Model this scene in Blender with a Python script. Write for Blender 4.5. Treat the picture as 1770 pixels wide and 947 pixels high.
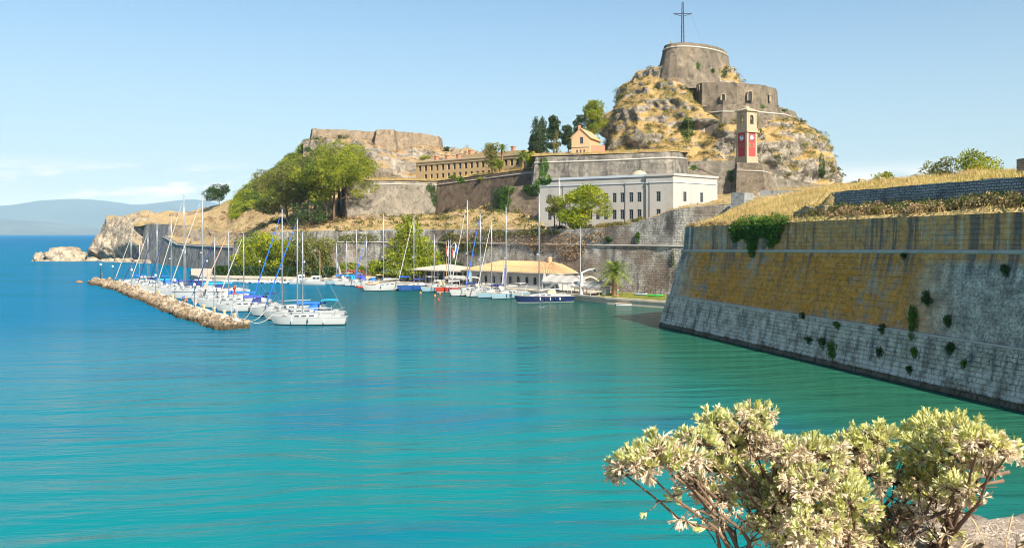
import bpy, bmesh, math, random
import numpy as np
from mathutils import Vector, Matrix, noise
from mathutils.bvhtree import BVHTree
random.seed(7); rng = np.random.default_rng(7)
for o in list(bpy.data.objects): bpy.data.objects.remove(o)
SC = bpy.context.scene
COL = SC.collection
R = math.radians
# ---------------------------------------------------------------- camera
F, H, CX, CY = 1500.0, 13.0, 885.0, 404.0        # focal length in photo pixels, eye height, principal column, horizon row
cam_d = bpy.data.cameras.new('camera'); cam = bpy.data.objects.new('camera', cam_d); COL.objects.link(cam)
cam.location = (0, 0, H); cam.rotation_euler = (R(90), 0, 0)
cam_d.sensor_width = 36; cam_d.lens = F/1770*36; cam_d.shift_y = -(473.5-CY)/1770
cam_d.clip_start = 0.1; cam_d.clip_end = 80000
cam_d.dof.use_dof = True; cam_d.dof.focus_distance = 170; cam_d.dof.aperture_fstop = 9
SC.camera = cam
SC.cycles.filter_width = 1.0
# ---------------------------------------------------------------- light
SUN_EL, SUN_H = R(39), Vector((0.5, -0.866))      # sun from the right, behind the viewer
SUN_H.normalize()
SDIR = Vector((SUN_H.x*math.cos(SUN_EL), SUN_H.y*math.cos(SUN_EL), math.sin(SUN_EL)))
sl = bpy.data.lights.new('sun', 'SUN'); sl.energy = 5.0; sl.angle = R(0.53); sl.color = (1.0, 0.93, 0.82)
so = bpy.data.objects.new('sun', sl); COL.objects.link(so)
so.rotation_euler = SDIR.to_track_quat('Z', 'Y').to_euler(); so.location = (60, -60, 120)
W = bpy.data.worlds.new('World'); SC.world = W; W.use_nodes = True
wn = W.node_tree; wn.nodes.clear()
SC.view_settings.view_transform = 'Standard'; SC.view_settings.look = 'None'
SC.view_settings.gamma = 1; SC.view_settings.use_curve_mapping = False
SC.view_settings.exposure = 1.08
# node helper -----------------------------------------------------
class NT:
    def __init__(s, nt): s.nt = nt
    def n(s, typ, props=None, **ins):
        nd = s.nt.nodes.new(typ)
        for k, v in (props or {}).items(): setattr(nd, k, v)
        for k, v in ins.items(): s.set(nd, k, v)
        return nd
    def set(s, nd, k, v):
        if k.startswith('i') and k[1:].isdigit(): sock = nd.inputs[int(k[1:])]
        else: sock = nd.inputs[k.replace('_', ' ')]
        if isinstance(v, bpy.types.NodeSocket): s.nt.links.new(v, sock)
        elif isinstance(v, bpy.types.Node): s.nt.links.new(v.outputs[0], sock)
        else: sock.default_value = v
    def math(s, op, a, b=0.0, c=0.0, clamp=False):
        nd = s.nt.nodes.new('ShaderNodeMath'); nd.operation = op; nd.use_clamp = clamp
        s.set(nd, 'i0', a); s.set(nd, 'i1', b)
        if op in ('MULTIPLY_ADD', 'SMOOTH_MIN', 'COMPARE', 'WRAP'): s.set(nd, 'i2', c)
        return nd.outputs[0]
    def mix(s, f, a, b, blend='MIX'):
        nd = s.nt.nodes.new('ShaderNodeMix'); nd.data_type = 'RGBA'; nd.blend_type = blend; nd.clamp_factor = True
        s.set(nd, 'i0', f)
        for i, v in ((6, a), (7, b)):
            if isinstance(v, tuple) and len(v) == 3: v = (*v, 1)
            s.set(nd, 'i%d' % i, v)
        return nd.outputs[2]
    def ramp(s, x, lo, hi, a=0.0, b=1.0):
        nd = s.nt.nodes.new('ShaderNodeMapRange'); nd.interpolation_type = 'SMOOTHSTEP'
        s.set(nd, 'i0', x); nd.inputs[1].default_value = lo; nd.inputs[2].default_value = hi
        nd.inputs[3].default_value = a; nd.inputs[4].default_value = b
        return nd.outputs[0]
    def noise(s, vec, scale, detail=4, rough=0.55, dist=0.0):
        return s.n('ShaderNodeTexNoise', None, Vector=vec, Scale=scale, Detail=detail, Roughness=rough, Distortion=dist).outputs[0]
    def vscale(s, vec, sc):
        nd = s.nt.nodes.new('ShaderNodeVectorMath'); nd.operation = 'MULTIPLY'
        s.set(nd, 'i0', vec); nd.inputs[1].default_value = sc
        return nd.outputs[0]
    def vadd(s, a, b):
        nd = s.nt.nodes.new('ShaderNodeVectorMath'); nd.operation = 'ADD'
        s.set(nd, 'i0', a); s.set(nd, 'i1', b); return nd.outputs[0]
    def dot(s, vec, v):
        nd = s.nt.nodes.new('ShaderNodeVectorMath'); nd.operation = 'DOT_PRODUCT'
        s.set(nd, 'i0', vec); nd.inputs[1].default_value = v; return nd.outputs[1]
    def comb(s, x, y, z):
        nd = s.nt.nodes.new('ShaderNodeCombineXYZ'); s.set(nd, 'i0', x); s.set(nd, 'i1', y); s.set(nd, 'i2', z); return nd.outputs[0]
    def sep(s, v):
        nd = s.nt.nodes.new('ShaderNodeSeparateXYZ'); s.set(nd, 'i0', v); return nd.outputs
# sky: physical sky with a scatter of fair-weather cloud all round the horizon
t = NT(wn)
sky = t.n('ShaderNodeTexSky', dict(sky_type='NISHITA', sun_disc=False, sun_elevation=SUN_EL,
          sun_rotation=math.atan2(SUN_H.x, SUN_H.y), altitude=0, air_density=1.0, dust_density=0.1, ozone_density=1.7))
tc = t.n('ShaderNodeTexCoord').outputs['Generated']
sx, sy, sz = t.sep(tc)
t.set(sky, 'Vector', t.comb(sx, sy, t.math('MAXIMUM', sz, 0.012)))
az = t.math('ARCTAN2', sx, sy)
cv = t.comb(t.math('MULTIPLY', az, 9.0), t.math('MULTIPLY', sz, 42.0), 1.7)
cn = t.noise(cv, 1.0, 6, 0.55, 0.2)
band = t.math('MULTIPLY', t.ramp(sz, 0.03, 0.045), t.ramp(sz, 0.055, 0.082, 1, 0))
cm = t.math('MULTIPLY', t.math('MULTIPLY', t.ramp(cn, 0.44, 0.56), band), 0.9)
skyc = t.mix(t.ramp(sz, 0.0, 0.34, 0.85, 0.12), sky.outputs[0], (4.5, 4.8, 5.15))
cc = t.mix(cm, skyc, (8.6, 7.4, 6.9))
cc = t.mix(1.0, cc, (0.85, 1.02, 1.08), 'MULTIPLY')
bg = t.n('ShaderNodeBackground', None, Color=cc, Strength=0.066)
t.n('ShaderNodeOutputWorld', None, Surface=bg)
# ---------------------------------------------------------------- geometry helpers
def P(px, py, D): return Vector(((px-CX)/F*D, D, H-(py-CY)/F*D))
def G(px, D, z=0.0): return Vector(((px-CX)/F*D, D, z))
def tag(o, label=None, cat=None, group=None, kind=None):
    if label: o['label'] = label
    if cat: o['category'] = cat
    if group: o['group'] = group
    if kind: o['kind'] = kind
    return o
def thing(name, label, cat, loc=(0, 0, 0), rz=0.0, group=None):
    o = bpy.data.objects.new(name, None); COL.objects.link(o); o.empty_display_size = 0.3
    o.location = loc; o.rotation_euler = (0, 0, rz)
    return tag(o, label, cat, group)
def link(name, me, mat=None, parent=None, loc=None, rot=None, scale=None):
    o = bpy.data.objects.new(name, me); COL.objects.link(o)
    if mat and not me.materials: me.materials.append(mat)
    if parent: o.parent = parent
    if loc is not None: o.location = loc
    if rot is not None: o.rotation_euler = rot
    if scale is not None: o.scale = scale
    return o
class MB:
    """collects faces of one mesh"""
    def __init__(s): s.v = []; s.f = []; s.uv = []; s.mi = []; s.cur = 0
    def face(s, pts, uv=None):
        b = len(s.v); s.v.extend([tuple(p) for p in pts]); s.f.append(tuple(range(b, b+len(pts))))
        s.uv.append(uv or [(0, 0)]*len(pts)); s.mi.append(s.cur)
    def box(s, c, size, rz=0.0, taper=1.0):
        cx, cy, cz = c; a, b, h = size[0]/2, size[1]/2, size[2]/2
        co, si = math.cos(rz), math.sin(rz); vs = []
        for z, k in ((-h, 1.0), (h, taper)):
            for x, y in ((-a, -b), (a, -b), (a, b), (-a, b)):
                x *= k; y *= k
                vs.append((cx+x*co-y*si, cy+x*si+y*co, cz+z))
        n = len(s.v); s.v.extend(vs)
        for q in ((0, 3, 2, 1), (4, 5, 6, 7), (0, 1, 5, 4), (1, 2, 6, 5), (2, 3, 7, 6), (3, 0, 4, 7)):
            s.f.append(tuple(n+i for i in q)); s.uv.append([(0, 0)]*4); s.mi.append(s.cur)
        return s
    def tube(s, path, radii, sides=6, cap=True):
        path = [Vector(p) for p in path]
        if not hasattr(radii, '__len__'): radii = [radii]*len(path)
        n0 = len(s.v); up = Vector((0, 0, 1))
        for i, p in enumerate(path):
            d = (path[min(i+1, len(path)-1)]-path[max(i-1, 0)])
            if d.length < 1e-9: d = Vector((0, 0, 1))
            d.normalize()
            a = d.cross(up) if abs(d.z) < 0.95 else d.cross(Vector((1, 0, 0)))
            a.normalize(); b = d.cross(a)
            for k in range(sides):
                an = 2*math.pi*k/sides
                s.v.append(tuple(p+(a*math.cos(an)+b*math.sin(an))*radii[i]))
        for i in range(len(path)-1):
            for k in range(sides):
                k2 = (k+1) % sides
                s.f.append((n0+i*sides+k, n0+i*sides+k2, n0+(i+1)*sides+k2, n0+(i+1)*sides+k)); s.uv.append([(0, 0)]*4); s.mi.append(s.cur)
        if cap:
            s.f.append(tuple(n0+k for k in range(sides))[::-1]); s.uv.append([(0, 0)]*sides); s.mi.append(s.cur)
            m = n0+(len(path)-1)*sides
            s.f.append(tuple(m+k for k in range(sides))); s.uv.append([(0, 0)]*sides); s.mi.append(s.cur)
        return s
    def grid(s, rows, uvs=None, flip=False, closed=False):
        n0 = len(s.v); nu = len(rows[0])
        for r in rows: s.v.extend([tuple(p) for p in r])
        for i in range(len(rows)-1):
            for j in range(nu if closed else nu-1):
                j2 = (j+1) % nu
                q = [(i, j), (i, j2), (i+1, j2), (i+1, j)]
                if flip: q = q[::-1]
                s.f.append(tuple(n0+a*nu+b for a, b in q))
                s.uv.append([uvs[a][b] for a, b in q] if uvs else [(0, 0)]*4); s.mi.append(s.cur)
        return s
    def lathe(s, prof, c=(0, 0, 0), sides=10):
        rows = [[(c[0]+r*math.cos(2*math.pi*k/sides), c[1]+r*math.sin(2*math.pi*k/sides), c[2]+z) for k in range(sides)] for r, z in prof]
        s.grid(rows, closed=True); return s
    def mesh(s, name, mats, smooth=False, origin=None):
        me = bpy.data.meshes.new(name)
        v = s.v
        if origin is not None: v = [(a-origin[0], b-origin[1], c-origin[2]) for a, b, c in v]
        me.from_pydata(v, [], s.f)
        if not isinstance(mats, (list, tuple)): mats = [mats]
        for m in mats: me.materials.append(m)
        if any(s.mi): me.polygons.foreach_set('material_index', s.mi)
        if any(any(q != (0, 0) for q in u) for u in s.uv[:50]):
            l = me.uv_layers.new(name='UVMap')
            l.data.foreach_set('uv', [c for u in s.uv for q in u for c in q])
        if smooth: me.polygons.foreach_set('use_smooth', [True]*len(me.polygons))
        me.validate(); me.update()
        return me
    def build(s, name, mats, parent=None, smooth=False, origin=None):
        if parent is None and origin is None:
            a = np.array(s.v); lo, hi = a.min(0), a.max(0)
            origin = ((lo[0]+hi[0])/2, (lo[1]+hi[1])/2, lo[2])
        return link(name, s.mesh(name, mats, smooth, origin), None, parent, loc=origin)
def npmesh(name, verts, nper, tint=None, mat=None):
    """verts (N*nper,3): N separate polygons of nper corners each"""
    n = len(verts)//nper
    me = bpy.data.meshes.new(name)
    me.vertices.add(len(verts)); me.vertices.foreach_set('co', np.ascontiguousarray(verts, dtype=np.float32).ravel())
    me.loops.add(len(verts)); me.loops.foreach_set('vertex_index', np.arange(len(verts), dtype=np.int32))
    me.polygons.add(n); me.polygons.foreach_set('loop_start', np.arange(0, len(verts), nper, dtype=np.int32))
    me.polygons.foreach_set('loop_total', np.full(n, nper, dtype=np.int32))
    if tint is not None:
        a = me.attributes.new('tint', 'FLOAT', 'FACE'); a.data.foreach_set('value', np.ascontiguousarray(tint, dtype=np.float32))
    if mat: me.materials.append(mat)
    me.update(calc_edges=True); return me
def fbm(x, y, z, o=4): return noise.fractal(Vector((x, y, z)), 1.0, 2.0, o)
def lerp(a, b, t): return a+(b-a)*t
def interp(x, xs, ys):
    if x <= xs[0]: return ys[0]
    for i in range(len(xs)-1):
        if x <= xs[i+1]: return lerp(ys[i], ys[i+1], (x-xs[i])/(xs[i+1]-xs[i]))
    return ys[-1]
def sstep(x, a, b):
    t = min(1, max(0, (x-a)/(b-a))); return t*t*(3-2*t)
# ---------------------------------------------------------------- materials
MATS = {}
def newmat(name):
    m = bpy.data.materials.new(name); m.use_nodes = True; m.node_tree.nodes.clear(); MATS[name] = m
    return m, NT(m.node_tree)
def out(t, bsdf, disp=None):
    o = t.n('ShaderNodeOutputMaterial'); t.nt.links.new(bsdf.outputs[0], o.inputs[0])
def bump(t, h, strength, dist, normal=None):
    b = t.n('ShaderNodeBump', None, Height=h, Strength=strength, Distance=dist)
    if normal is not None: t.set(b, 'Normal', normal)
    return b.outputs[0]
def plain(name, col, rough=0.5, metal=0.0, var=0.08, scale=3.0, spec=0.5):
    m, t = newmat(name)
    pos = t.n('ShaderNodeNewGeometry').outputs['Position']
    k = t.noise(pos, scale, 3)
    c = t.mix(k, tuple(min(1, c*(1-var)) for c in col), tuple(min(1, c*(1+var)) for c in col))
    b = t.n('ShaderNodeBsdfPrincipled', None, Base_Color=c, Roughness=rough, Metallic=metal)
    b.inputs['Specular IOR Level'].default_value = spec
    out(t, b); return m
def foliage(name, dark, light, transl=0.3, yellow=None, rough=0.55):
    m, t = newmat(name)
    a = t.n('ShaderNodeAttribute', dict(attribute_name='tint')).outputs['Fac']
    pos = t.n('ShaderNodeNewGeometry').outputs['Position']
    c = t.mix(t.ramp(a, 0.0, 1.0), dark, light)
    if yellow: c = t.mix(t.ramp(t.noise(pos, 0.30, 3), 0.46, 0.66, 0, 0.75), c, yellow)
    b = t.n('ShaderNodeBsdfPrincipled', None, Base_Color=c, Roughness=rough); b.inputs['Specular IOR Level'].default_value = 0.25
    tr = t.n('ShaderNodeBsdfTranslucent', None, Color=c)
    mx = t.n('ShaderNodeMixShader', None, i0=transl, i1=b.outputs[0], i2=tr.outputs[0])
    out(t, mx); return m
def stone(name, c1, c2, bw=0.7, bh=0.35, streak=0.5, streakcol=(0.05, 0.05, 0.048), green=0.0, pale=0.4, mortar=0.55, bstr=0.5, warm=None):
    """weathered masonry; UV in metres"""
    m, t = newmat(name)
    uv = t.n('ShaderNodeUVMap').outputs[0]
    pos = t.n('ShaderNodeNewGeometry').outputs['Position']
    wob = t.vadd(uv, t.vscale(t.n('ShaderNodeTexNoise', None, Vector=pos, Scale=1.3, Detail=2).outputs[1], (0.25, 0.2, 0)))
    br = t.n('ShaderNodeTexBrick', dict(offset=0.5, squash=1.0), Vector=wob, Scale=1.0)
    br.inputs['Color1'].default_value = (0, 0, 0, 1); br.inputs['Color2'].default_value = (1, 1, 1, 1); br.inputs['Mortar'].default_value = (.5, .5, .5, 1)
    for k, v in (('Mortar Size', 0.035), ('Brick Width', bw), ('Row Height', bh), ('Mortar Smooth', 0.4), ('Bias', 0.0)): br.inputs[k].default_value = v
    n1 = t.noise(pos, 0.22, 5, 0.6); n2 = t.noise(pos, 2.2, 4, 0.65); n3 = t.noise(pos, 9, 3)
    base = t.mix(t.math('MULTIPLY_ADD', br.outputs[0], 0.3, t.ramp(n2, 0.32, 0.66, -0.15, 0.85)), c1, c2)
    base = t.mix(t.ramp(t.noise(pos, 0.55, 6, 0.72), 0.51, 0.62, 0, 0.7), base, tuple(c*0.5 for c in c1))
    base = t.mix(t.ramp(t.noise(t.vadd(pos, (31.0, 7.0, 3.0)), 0.42, 6, 0.7), 0.53, 0.64, 0, 0.6), base, tuple(min(.8, c*1.3) for c in c2))
    base = t.mix(t.ramp(n1, 0.5, 0.7, 0, pale), base, tuple(min(0.75, c*1.45) for c in c2))
    if warm: base = t.mix(t.ramp(t.noise(pos, 0.13, 4), 0.48, 0.62, 0, 0.7), base, warm)
    base = t.mix(t.math('MULTIPLY', br.outputs[1], mortar), base, tuple(c*0.35 for c in c1))
    u, v, _ = t.sep(uv)
    st = t.noise(t.vadd(t.comb(t.math('MULTIPLY', u, 0.42), t.math('MULTIPLY', v, 0.06), 3.1), t.vscale(t.n('ShaderNodeTexNoise', None, Vector=pos, Scale=0.5, Detail=3).outputs[1], (0.8, 0, 0))), 1.0, 5, 0.7)
    pat = t.noise(pos, 0.12, 3)
    sm = t.math('MULTIPLY', t.ramp(st, 0.42, 0.62), t.ramp(pat, 0.3, 0.6))
    base = t.mix(t.math('MULTIPLY', sm, streak), base, streakcol)
    base = t.mix(t.math('MULTIPLY', t.ramp(n2, 0.60, 0.72), 0.65), base, tuple(c*0.3 for c in c1))
    if green: base = t.mix(t.math('MULTIPLY', t.ramp(t.noise(pos, 0.35, 5, 0.65), 0.56, 0.66), green), base, (0.05, 0.07, 0.02))
    h = t.math('ADD', t.math('MULTIPLY', br.outputs[1], -0.6), t.math('ADD', n2, t.math('MULTIPLY', n3, 0.3)))
    b = t.n('ShaderNodeBsdfPrincipled', None, Base_Color=base, Roughness=0.9, Normal=bump(t, h, min(1, bstr+.3), 0.4))
    b.inputs['Specular IOR Level'].default_value = 0.2
    out(t, b); return m
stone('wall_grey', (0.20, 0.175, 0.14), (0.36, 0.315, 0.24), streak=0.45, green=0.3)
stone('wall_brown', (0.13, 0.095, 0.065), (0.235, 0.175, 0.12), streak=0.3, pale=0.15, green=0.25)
stone('wall_dark', (0.20, 0.18, 0.15), (0.34, 0.31, 0.25), streak=0.85, streakcol=(0.06, 0.057, 0.055), pale=0.3)
stone('wall_tan', (0.26, 0.195, 0.13), (0.41, 0.32, 0.215), streak=0.25, pale=0.3, green=0.25)
stone('wall_citadel', (0.165, 0.13, 0.092), (0.31, 0.25, 0.175), streak=0.45, pale=0.4, green=0.25)
stone('wall_harbour', (0.29, 0.27, 0.235), (0.52, 0.49, 0.42), bw=1.1, bh=0.5, streak=0.9, streakcol=(0.055, 0.055, 0.06), green=0.35, pale=0.6, mortar=0.7, bstr=0.8, warm=(0.22, 0.155, 0.10))
stone('wall_slate', (0.24, 0.25, 0.25), (0.46, 0.47, 0.46), bw=0.5, bh=0.26, streak=0.2, pale=0.3, mortar=0.9, bstr=0.9)
stone('wall_sea', (0.19, 0.185, 0.17), (0.34, 0.33, 0.29), streak=0.7, streakcol=(0.05, 0.052, 0.055), pale=0.3)
stone('rubble', (0.30, 0.25, 0.18), (0.48, 0.40, 0.30), bw=0.45, bh=0.25, streak=0.15, mortar=0.5)
def rock(name, r1, r2, grass1, grass2, thr=(0.45, 0.72), green=(0.07, 0.09, 0.02), gr=0.5, sc=1.0, wet=None):
    m, t = newmat(name)
    g = t.n('ShaderNodeNewGeometry'); pos = g.outputs['Position']
    nz = t.sep(g.outputs['Normal'])[2]
    n1 = t.noise(pos, 0.09*sc, 6, 0.62); n2 = t.noise(pos, 0.5*sc, 6, 0.65); n3 = t.noise(pos, 2.6*sc, 4, 0.7)
    vo = t.n('ShaderNodeTexVoronoi', dict(feature='DISTANCE_TO_EDGE'), Vector=t.vadd(pos, t.vscale(t.n('ShaderNodeTexNoise', None, Vector=pos, Scale=0.6*sc).outputs[1], (6, 6, 6))), Scale=0.22*sc).outputs[0]
    crack = t.ramp(vo, 0.0, 0.10, 1, 0)
    rk = t.mix(t.ramp(n2, 0.3, 0.7), r1, r2)
    rk = t.mix(t.ramp(t.noise(pos, 0.35*sc, 6, 0.75), 0.50, 0.62, 0, 0.65), rk, tuple(c*0.45 for c in r1))
    rk = t.mix(t.math('MULTIPLY', crack, 0.45), rk, tuple(c*0.25 for c in r1))
    rk = t.mix(t.ramp(n3, 0.58, 0.72, 0, 0.6), rk, tuple(c*0.35 for c in r1))
    gc = t.mix(t.ramp(n3, 0.3, 0.7), grass1, grass2)
    gc = t.mix(t.math('MULTIPLY', t.ramp(n1, 0.52, 0.62), gr), gc, green)
    k = t.math('ADD', nz, t.math('MULTIPLY', t.math('SUBTRACT', n2, 0.5), 0.9))
    k = t.ramp(t.math('ADD', k, t.math('MULTIPLY', t.math('SUBTRACT', n1, 0.5), 0.8)), *thr)
    c = t.mix(k, rk, gc)
    if wet: c = t.mix(t.ramp(t.math('ADD', t.sep(pos)[2], t.math('MULTIPLY', n3, 0.5)), wet[0], wet[1], 0.88, 0), c, (0.06, 0.042, 0.02))
    h = t.math('ADD', t.math('MULTIPLY', crack, -0.3), t.math('ADD', n2, t.math('MULTIPLY', n3, 0.45)))
    b = t.n('ShaderNodeBsdfPrincipled', None, Base_Color=c, Roughness=0.95, Normal=bump(t, h, 0.9, 0.9/sc)); b.inputs['Specular IOR Level'].default_value = 0.15
    out(t, b); return m
rock('citadel_rock', (0.24, 0.205, 0.155), (0.44, 0.39, 0.315), (0.33, 0.22, 0.085), (0.46, 0.32, 0.135), (0.26, 0.48), gr=0.7)
rock('dry_slope', (0.27, 0.19, 0.12), (0.44, 0.33, 0.22), (0.34, 0.235, 0.11), (0.54, 0.40, 0.21), (0.45, 0.9), green=(0.20, 0.18, 0.05), gr=0.55)
rock('red_slope', (0.38, 0.25, 0.15), (0.50, 0.36, 0.22), (0.36, 0.22, 0.10), (0.48, 0.33, 0.17), (0.3, 0.8), gr=0.4)
rock('cliff_pale', (0.32, 0.26, 0.19), (0.50, 0.42, 0.31), (0.38, 0.28, 0.15), (0.46, 0.35, 0.2), (0.75, 1.0), gr=0.3)
rock('fort_cliff', (0.22, 0.19, 0.15), (0.38, 0.33, 0.26), (0.34, 0.22, 0.105), (0.42, 0.30, 0.155), (0.6, 0.9), gr=0.3)
rock('lawn_grass', (0.3, 0.3, 0.1), (0.3, 0.3, 0.1), (0.17, 0.19, 0.03), (0.27, 0.26, 0.05), (-2, -1), gr=0.2)
rock('bastion_grass', (0.36, 0.26, 0.13), (0.48, 0.36, 0.20), (0.38, 0.27, 0.10), (0.54, 0.40, 0.17), (-0.4, 0.3), green=(0.20, 0.20, 0.035), gr=0.9)
rock('mole_rock', (0.26, 0.185, 0.11), (0.50, 0.40, 0.285), (0.5, 0.42, 0.3), (0.5, 0.42, 0.3), (3, 4), sc=1.8, wet=(0.55, 1.2))
rock('ledge_rock', (0.42, 0.33, 0.25), (0.66, 0.55, 0.44), (0.5, 0.4, 0.3), (0.5, 0.4, 0.3), (3, 4), sc=14)
plain('mole_paving', (0.52, 0.45, 0.36), 0.9, var=0.3, scale=0.8); plain('quay_stone', (0.46, 0.40, 0.31), 0.9, var=0.35, scale=0.6)
plain('wet_stone', (0.10, 0.085, 0.05), 0.5, var=0.4)
def plaster(name, col, stain=0.5, stcol=(0.3, 0.28, 0.24)):
    m, t = newmat(name)
    pos = t.n('ShaderNodeNewGeometry').outputs['Position']; x, y, z = t.sep(pos)
    s = t.noise(t.comb(t.math('MULTIPLY', t.math('ADD', x, y), 0.8), 0.0, t.math('MULTIPLY', z, 0.12)), 1.0, 5, 0.65)
    n = t.noise(pos, 0.5, 5, 0.6); f = t.noise(pos, 6, 3)
    c = t.mix(t.math('MULTIPLY', t.ramp(s, 0.48, 0.68), stain), col, stcol)
    c = t.mix(t.ramp(n, 0.52, 0.75, 0, stain*0.8), c, tuple(k*0.72 for k in col))
    c = t.mix(t.ramp(f, 0.6, 0.75, 0, 0.2), c, stcol)
    b = t.n('ShaderNodeBsdfPrincipled', None, Base_Color=c, Roughness=0.85, Normal=bump(t, n, 0.15, 0.1)); b.inputs['Specular IOR Level'].default_value = 0.25
    out(t, b); return m
plaster('plaster_white', (0.375, 0.36, 0.33), 0.5, (0.27, 0.25, 0.215)); plaster('plaster_ochre', (0.43, 0.31, 0.16), 0.6, (0.2, 0.155, 0.1))
plaster('plaster_orange', (0.52, 0.33, 0.18), 0.4, (0.36, 0.26, 0.17)); plaster('plaster_red', (0.36, 0.06, 0.055), 0.4, (0.22, 0.06, 0.05))
plaster('plaster_cream', (0.45, 0.375, 0.255), 0.6, (0.27, 0.22, 0.16)); plaster('roof_lead', (0.42, 0.47, 0.52), 0.5, (0.30, 0.34, 0.38))
plaster('brick_red', (0.42, 0.20, 0.12), 0.4, (0.36, 0.25, 0.18)); plaster('stone_grey', (0.34, 0.35, 0.34), 0.5, (0.2, 0.2, 0.2))
plaster('plaster_tower', (0.36, 0.30, 0.20), 0.7, (0.2, 0.16, 0.11)); plaster('tile_tan', (0.47, 0.30, 0.15), 0.6, (0.33, 0.20, 0.11)); plaster('roof_felt', (0.46, 0.41, 0.34), 0.5, (0.45, 0.38, 0.3))
plain('window_glass', (0.03, 0.038, 0.045), 0.12, var=0.3); plain('window_frame', (0.11, 0.13, 0.15), 0.6); plain('dark_void', (0.03, 0.028, 0.025), 0.9)
plain('gelcoat', (0.37, 0.385, 0.375), 0.25, var=0.03); plain('deck_white', (0.37, 0.36, 0.335), 0.5, var=0.06); plain('navy_paint', (0.012, 0.022, 0.07), 0.2)
plain('blue_paint', (0.02, 0.07, 0.22), 0.25); plain('red_paint', (0.36, 0.045, 0.03), 0.3); plain('paleblue_paint', (0.20, 0.31, 0.36), 0.3); plain('grey_paint', (0.36, 0.37, 0.35), 0.35)
plain('boot_navy', (0.015, 0.03, 0.09), 0.3); plain('boot_dark', (0.03, 0.035, 0.04), 0.4); plain('teak', (0.40, 0.27, 0.14), 0.6)
plain('alloy', (0.46, 0.48, 0.50), 0.35, metal=0.55, var=0.05); plain('wire', (0.22, 0.23, 0.24), 0.6, metal=0.2); plain('steel_white', (0.42, 0.43, 0.43), 0.4)
plain('canvas_blue', (0.012, 0.12, 0.52), 0.75); plain('canvas_cyan', (0.01, 0.27, 0.66), 0.75); plain('canvas_navy', (0.015, 0.028, 0.12), 0.8); plain('canvas_violet', (0.045, 0.07, 0.44), 0.8)
plain('canvas_white', (0.37, 0.355, 0.32), 0.8, var=0.05); plain('canvas_tan', (0.58, 0.42, 0.22), 0.8); plain('fender_white', (0.8, 0.8, 0.76), 0.5); plain('cabin_glass', (0.025, 0.03, 0.04), 0.1)
plain('rope', (0.60, 0.52, 0.38), 0.9); plain('orange_paint', (0.75, 0.19, 0.03), 0.5); plain('yellow_paint', (0.8, 0.52, 0.03), 0.5); plain('rubber_grey', (0.55, 0.56, 0.56), 0.6); plain('rubber_black', (0.03, 0.03, 0.03), 0.6)
plain('lamp_iron', (0.035, 0.07, 0.09), 0.5); plain('globe_white', (0.85, 0.85, 0.82), 0.3); plain('salmon', (0.62, 0.30, 0.19), 0.7); plain('green_paint', (0.02, 0.32, 0.06), 0.5)
plain('skin', (0.48, 0.27, 0.17), 0.6); plain('hair', (0.05, 0.03, 0.02), 0.7); plain('cloth_blue', (0.01, 0.10, 0.50), 0.8); plain('cloth_red', (0.42, 0.07, 0.05), 0.8); plain('cloth_dark', (0.05, 0.04, 0.05), 0.8); plain('cloth_white', (0.7, 0.68, 0.65), 0.8); plain('cloth_green', (0.03, 0.22, 0.12), 0.8)
plain('bark', (0.13, 0.085, 0.055), 0.95, var=0.4); plain('bark_pine', (0.17, 0.105, 0.07), 0.95, var=0.4); plain('bark_palm', (0.20, 0.12, 0.055), 0.95, var=0.4, scale=8); plain('twig', (0.15, 0.095, 0.06), 0.9, var=0.4, scale=20)
plain('cross_iron', (0.07, 0.085, 0.12), 0.6); plain('clock_face', (0.55, 0.66, 0.74), 0.5); plain('clock_ring', (0.025, 0.035, 0.07), 0.5)
foliage('leaf_pine', (0.06, 0.095, 0.010), (0.33, 0.37, 0.03), 0.42, yellow=(0.42, 0.42, 0.03)); foliage('leaf_dark', (0.018, 0.036, 0.014), (0.085, 0.125, 0.03), 0.25)
foliage('leaf_bright', (0.09, 0.14, 0.010), (0.36, 0.42, 0.022), 0.42, yellow=(0.46, 0.44, 0.02)); foliage('leaf_olive', (0.065, 0.085, 0.016), (0.23, 0.245, 0.05), 0.4, yellow=(0.28, 0.25, 0.06))
foliage('leaf_ivy', (0.025, 0.075, 0.008), (0.13, 0.25, 0.02), 0.35); foliage('leaf_hedge', (0.015, 0.04, 0.008), (0.07, 0.125, 0.018)); foliage('leaf_palm', (0.09, 0.15, 0.02), (0.36, 0.42, 0.08), 0.4)
foliage('scrub_mix', (0.035, 0.05, 0.012), (0.15, 0.155, 0.035), yellow=(0.33, 0.23, 0.08)); foliage('scrub_dry', (0.20, 0.125, 0.065), (0.47, 0.33, 0.17), 0.2); foliage('dry_grass', (0.36, 0.24, 0.085), (0.66, 0.49, 0.20), 0.35, yellow=(0.32, 0.32, 0.06))
foliage('flower_pink', (0.35, 0.05, 0.10), (0.6, 0.14, 0.16)); foliage('leaf_silver', (0.42, 0.44, 0.08), (0.95, 0.93, 0.55), 0.42, yellow=(0.84, 0.78, 0.22)); foliage('leaf_withered', (0.55, 0.40, 0.25), (0.92, 0.82, 0.62), 0.35)
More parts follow.
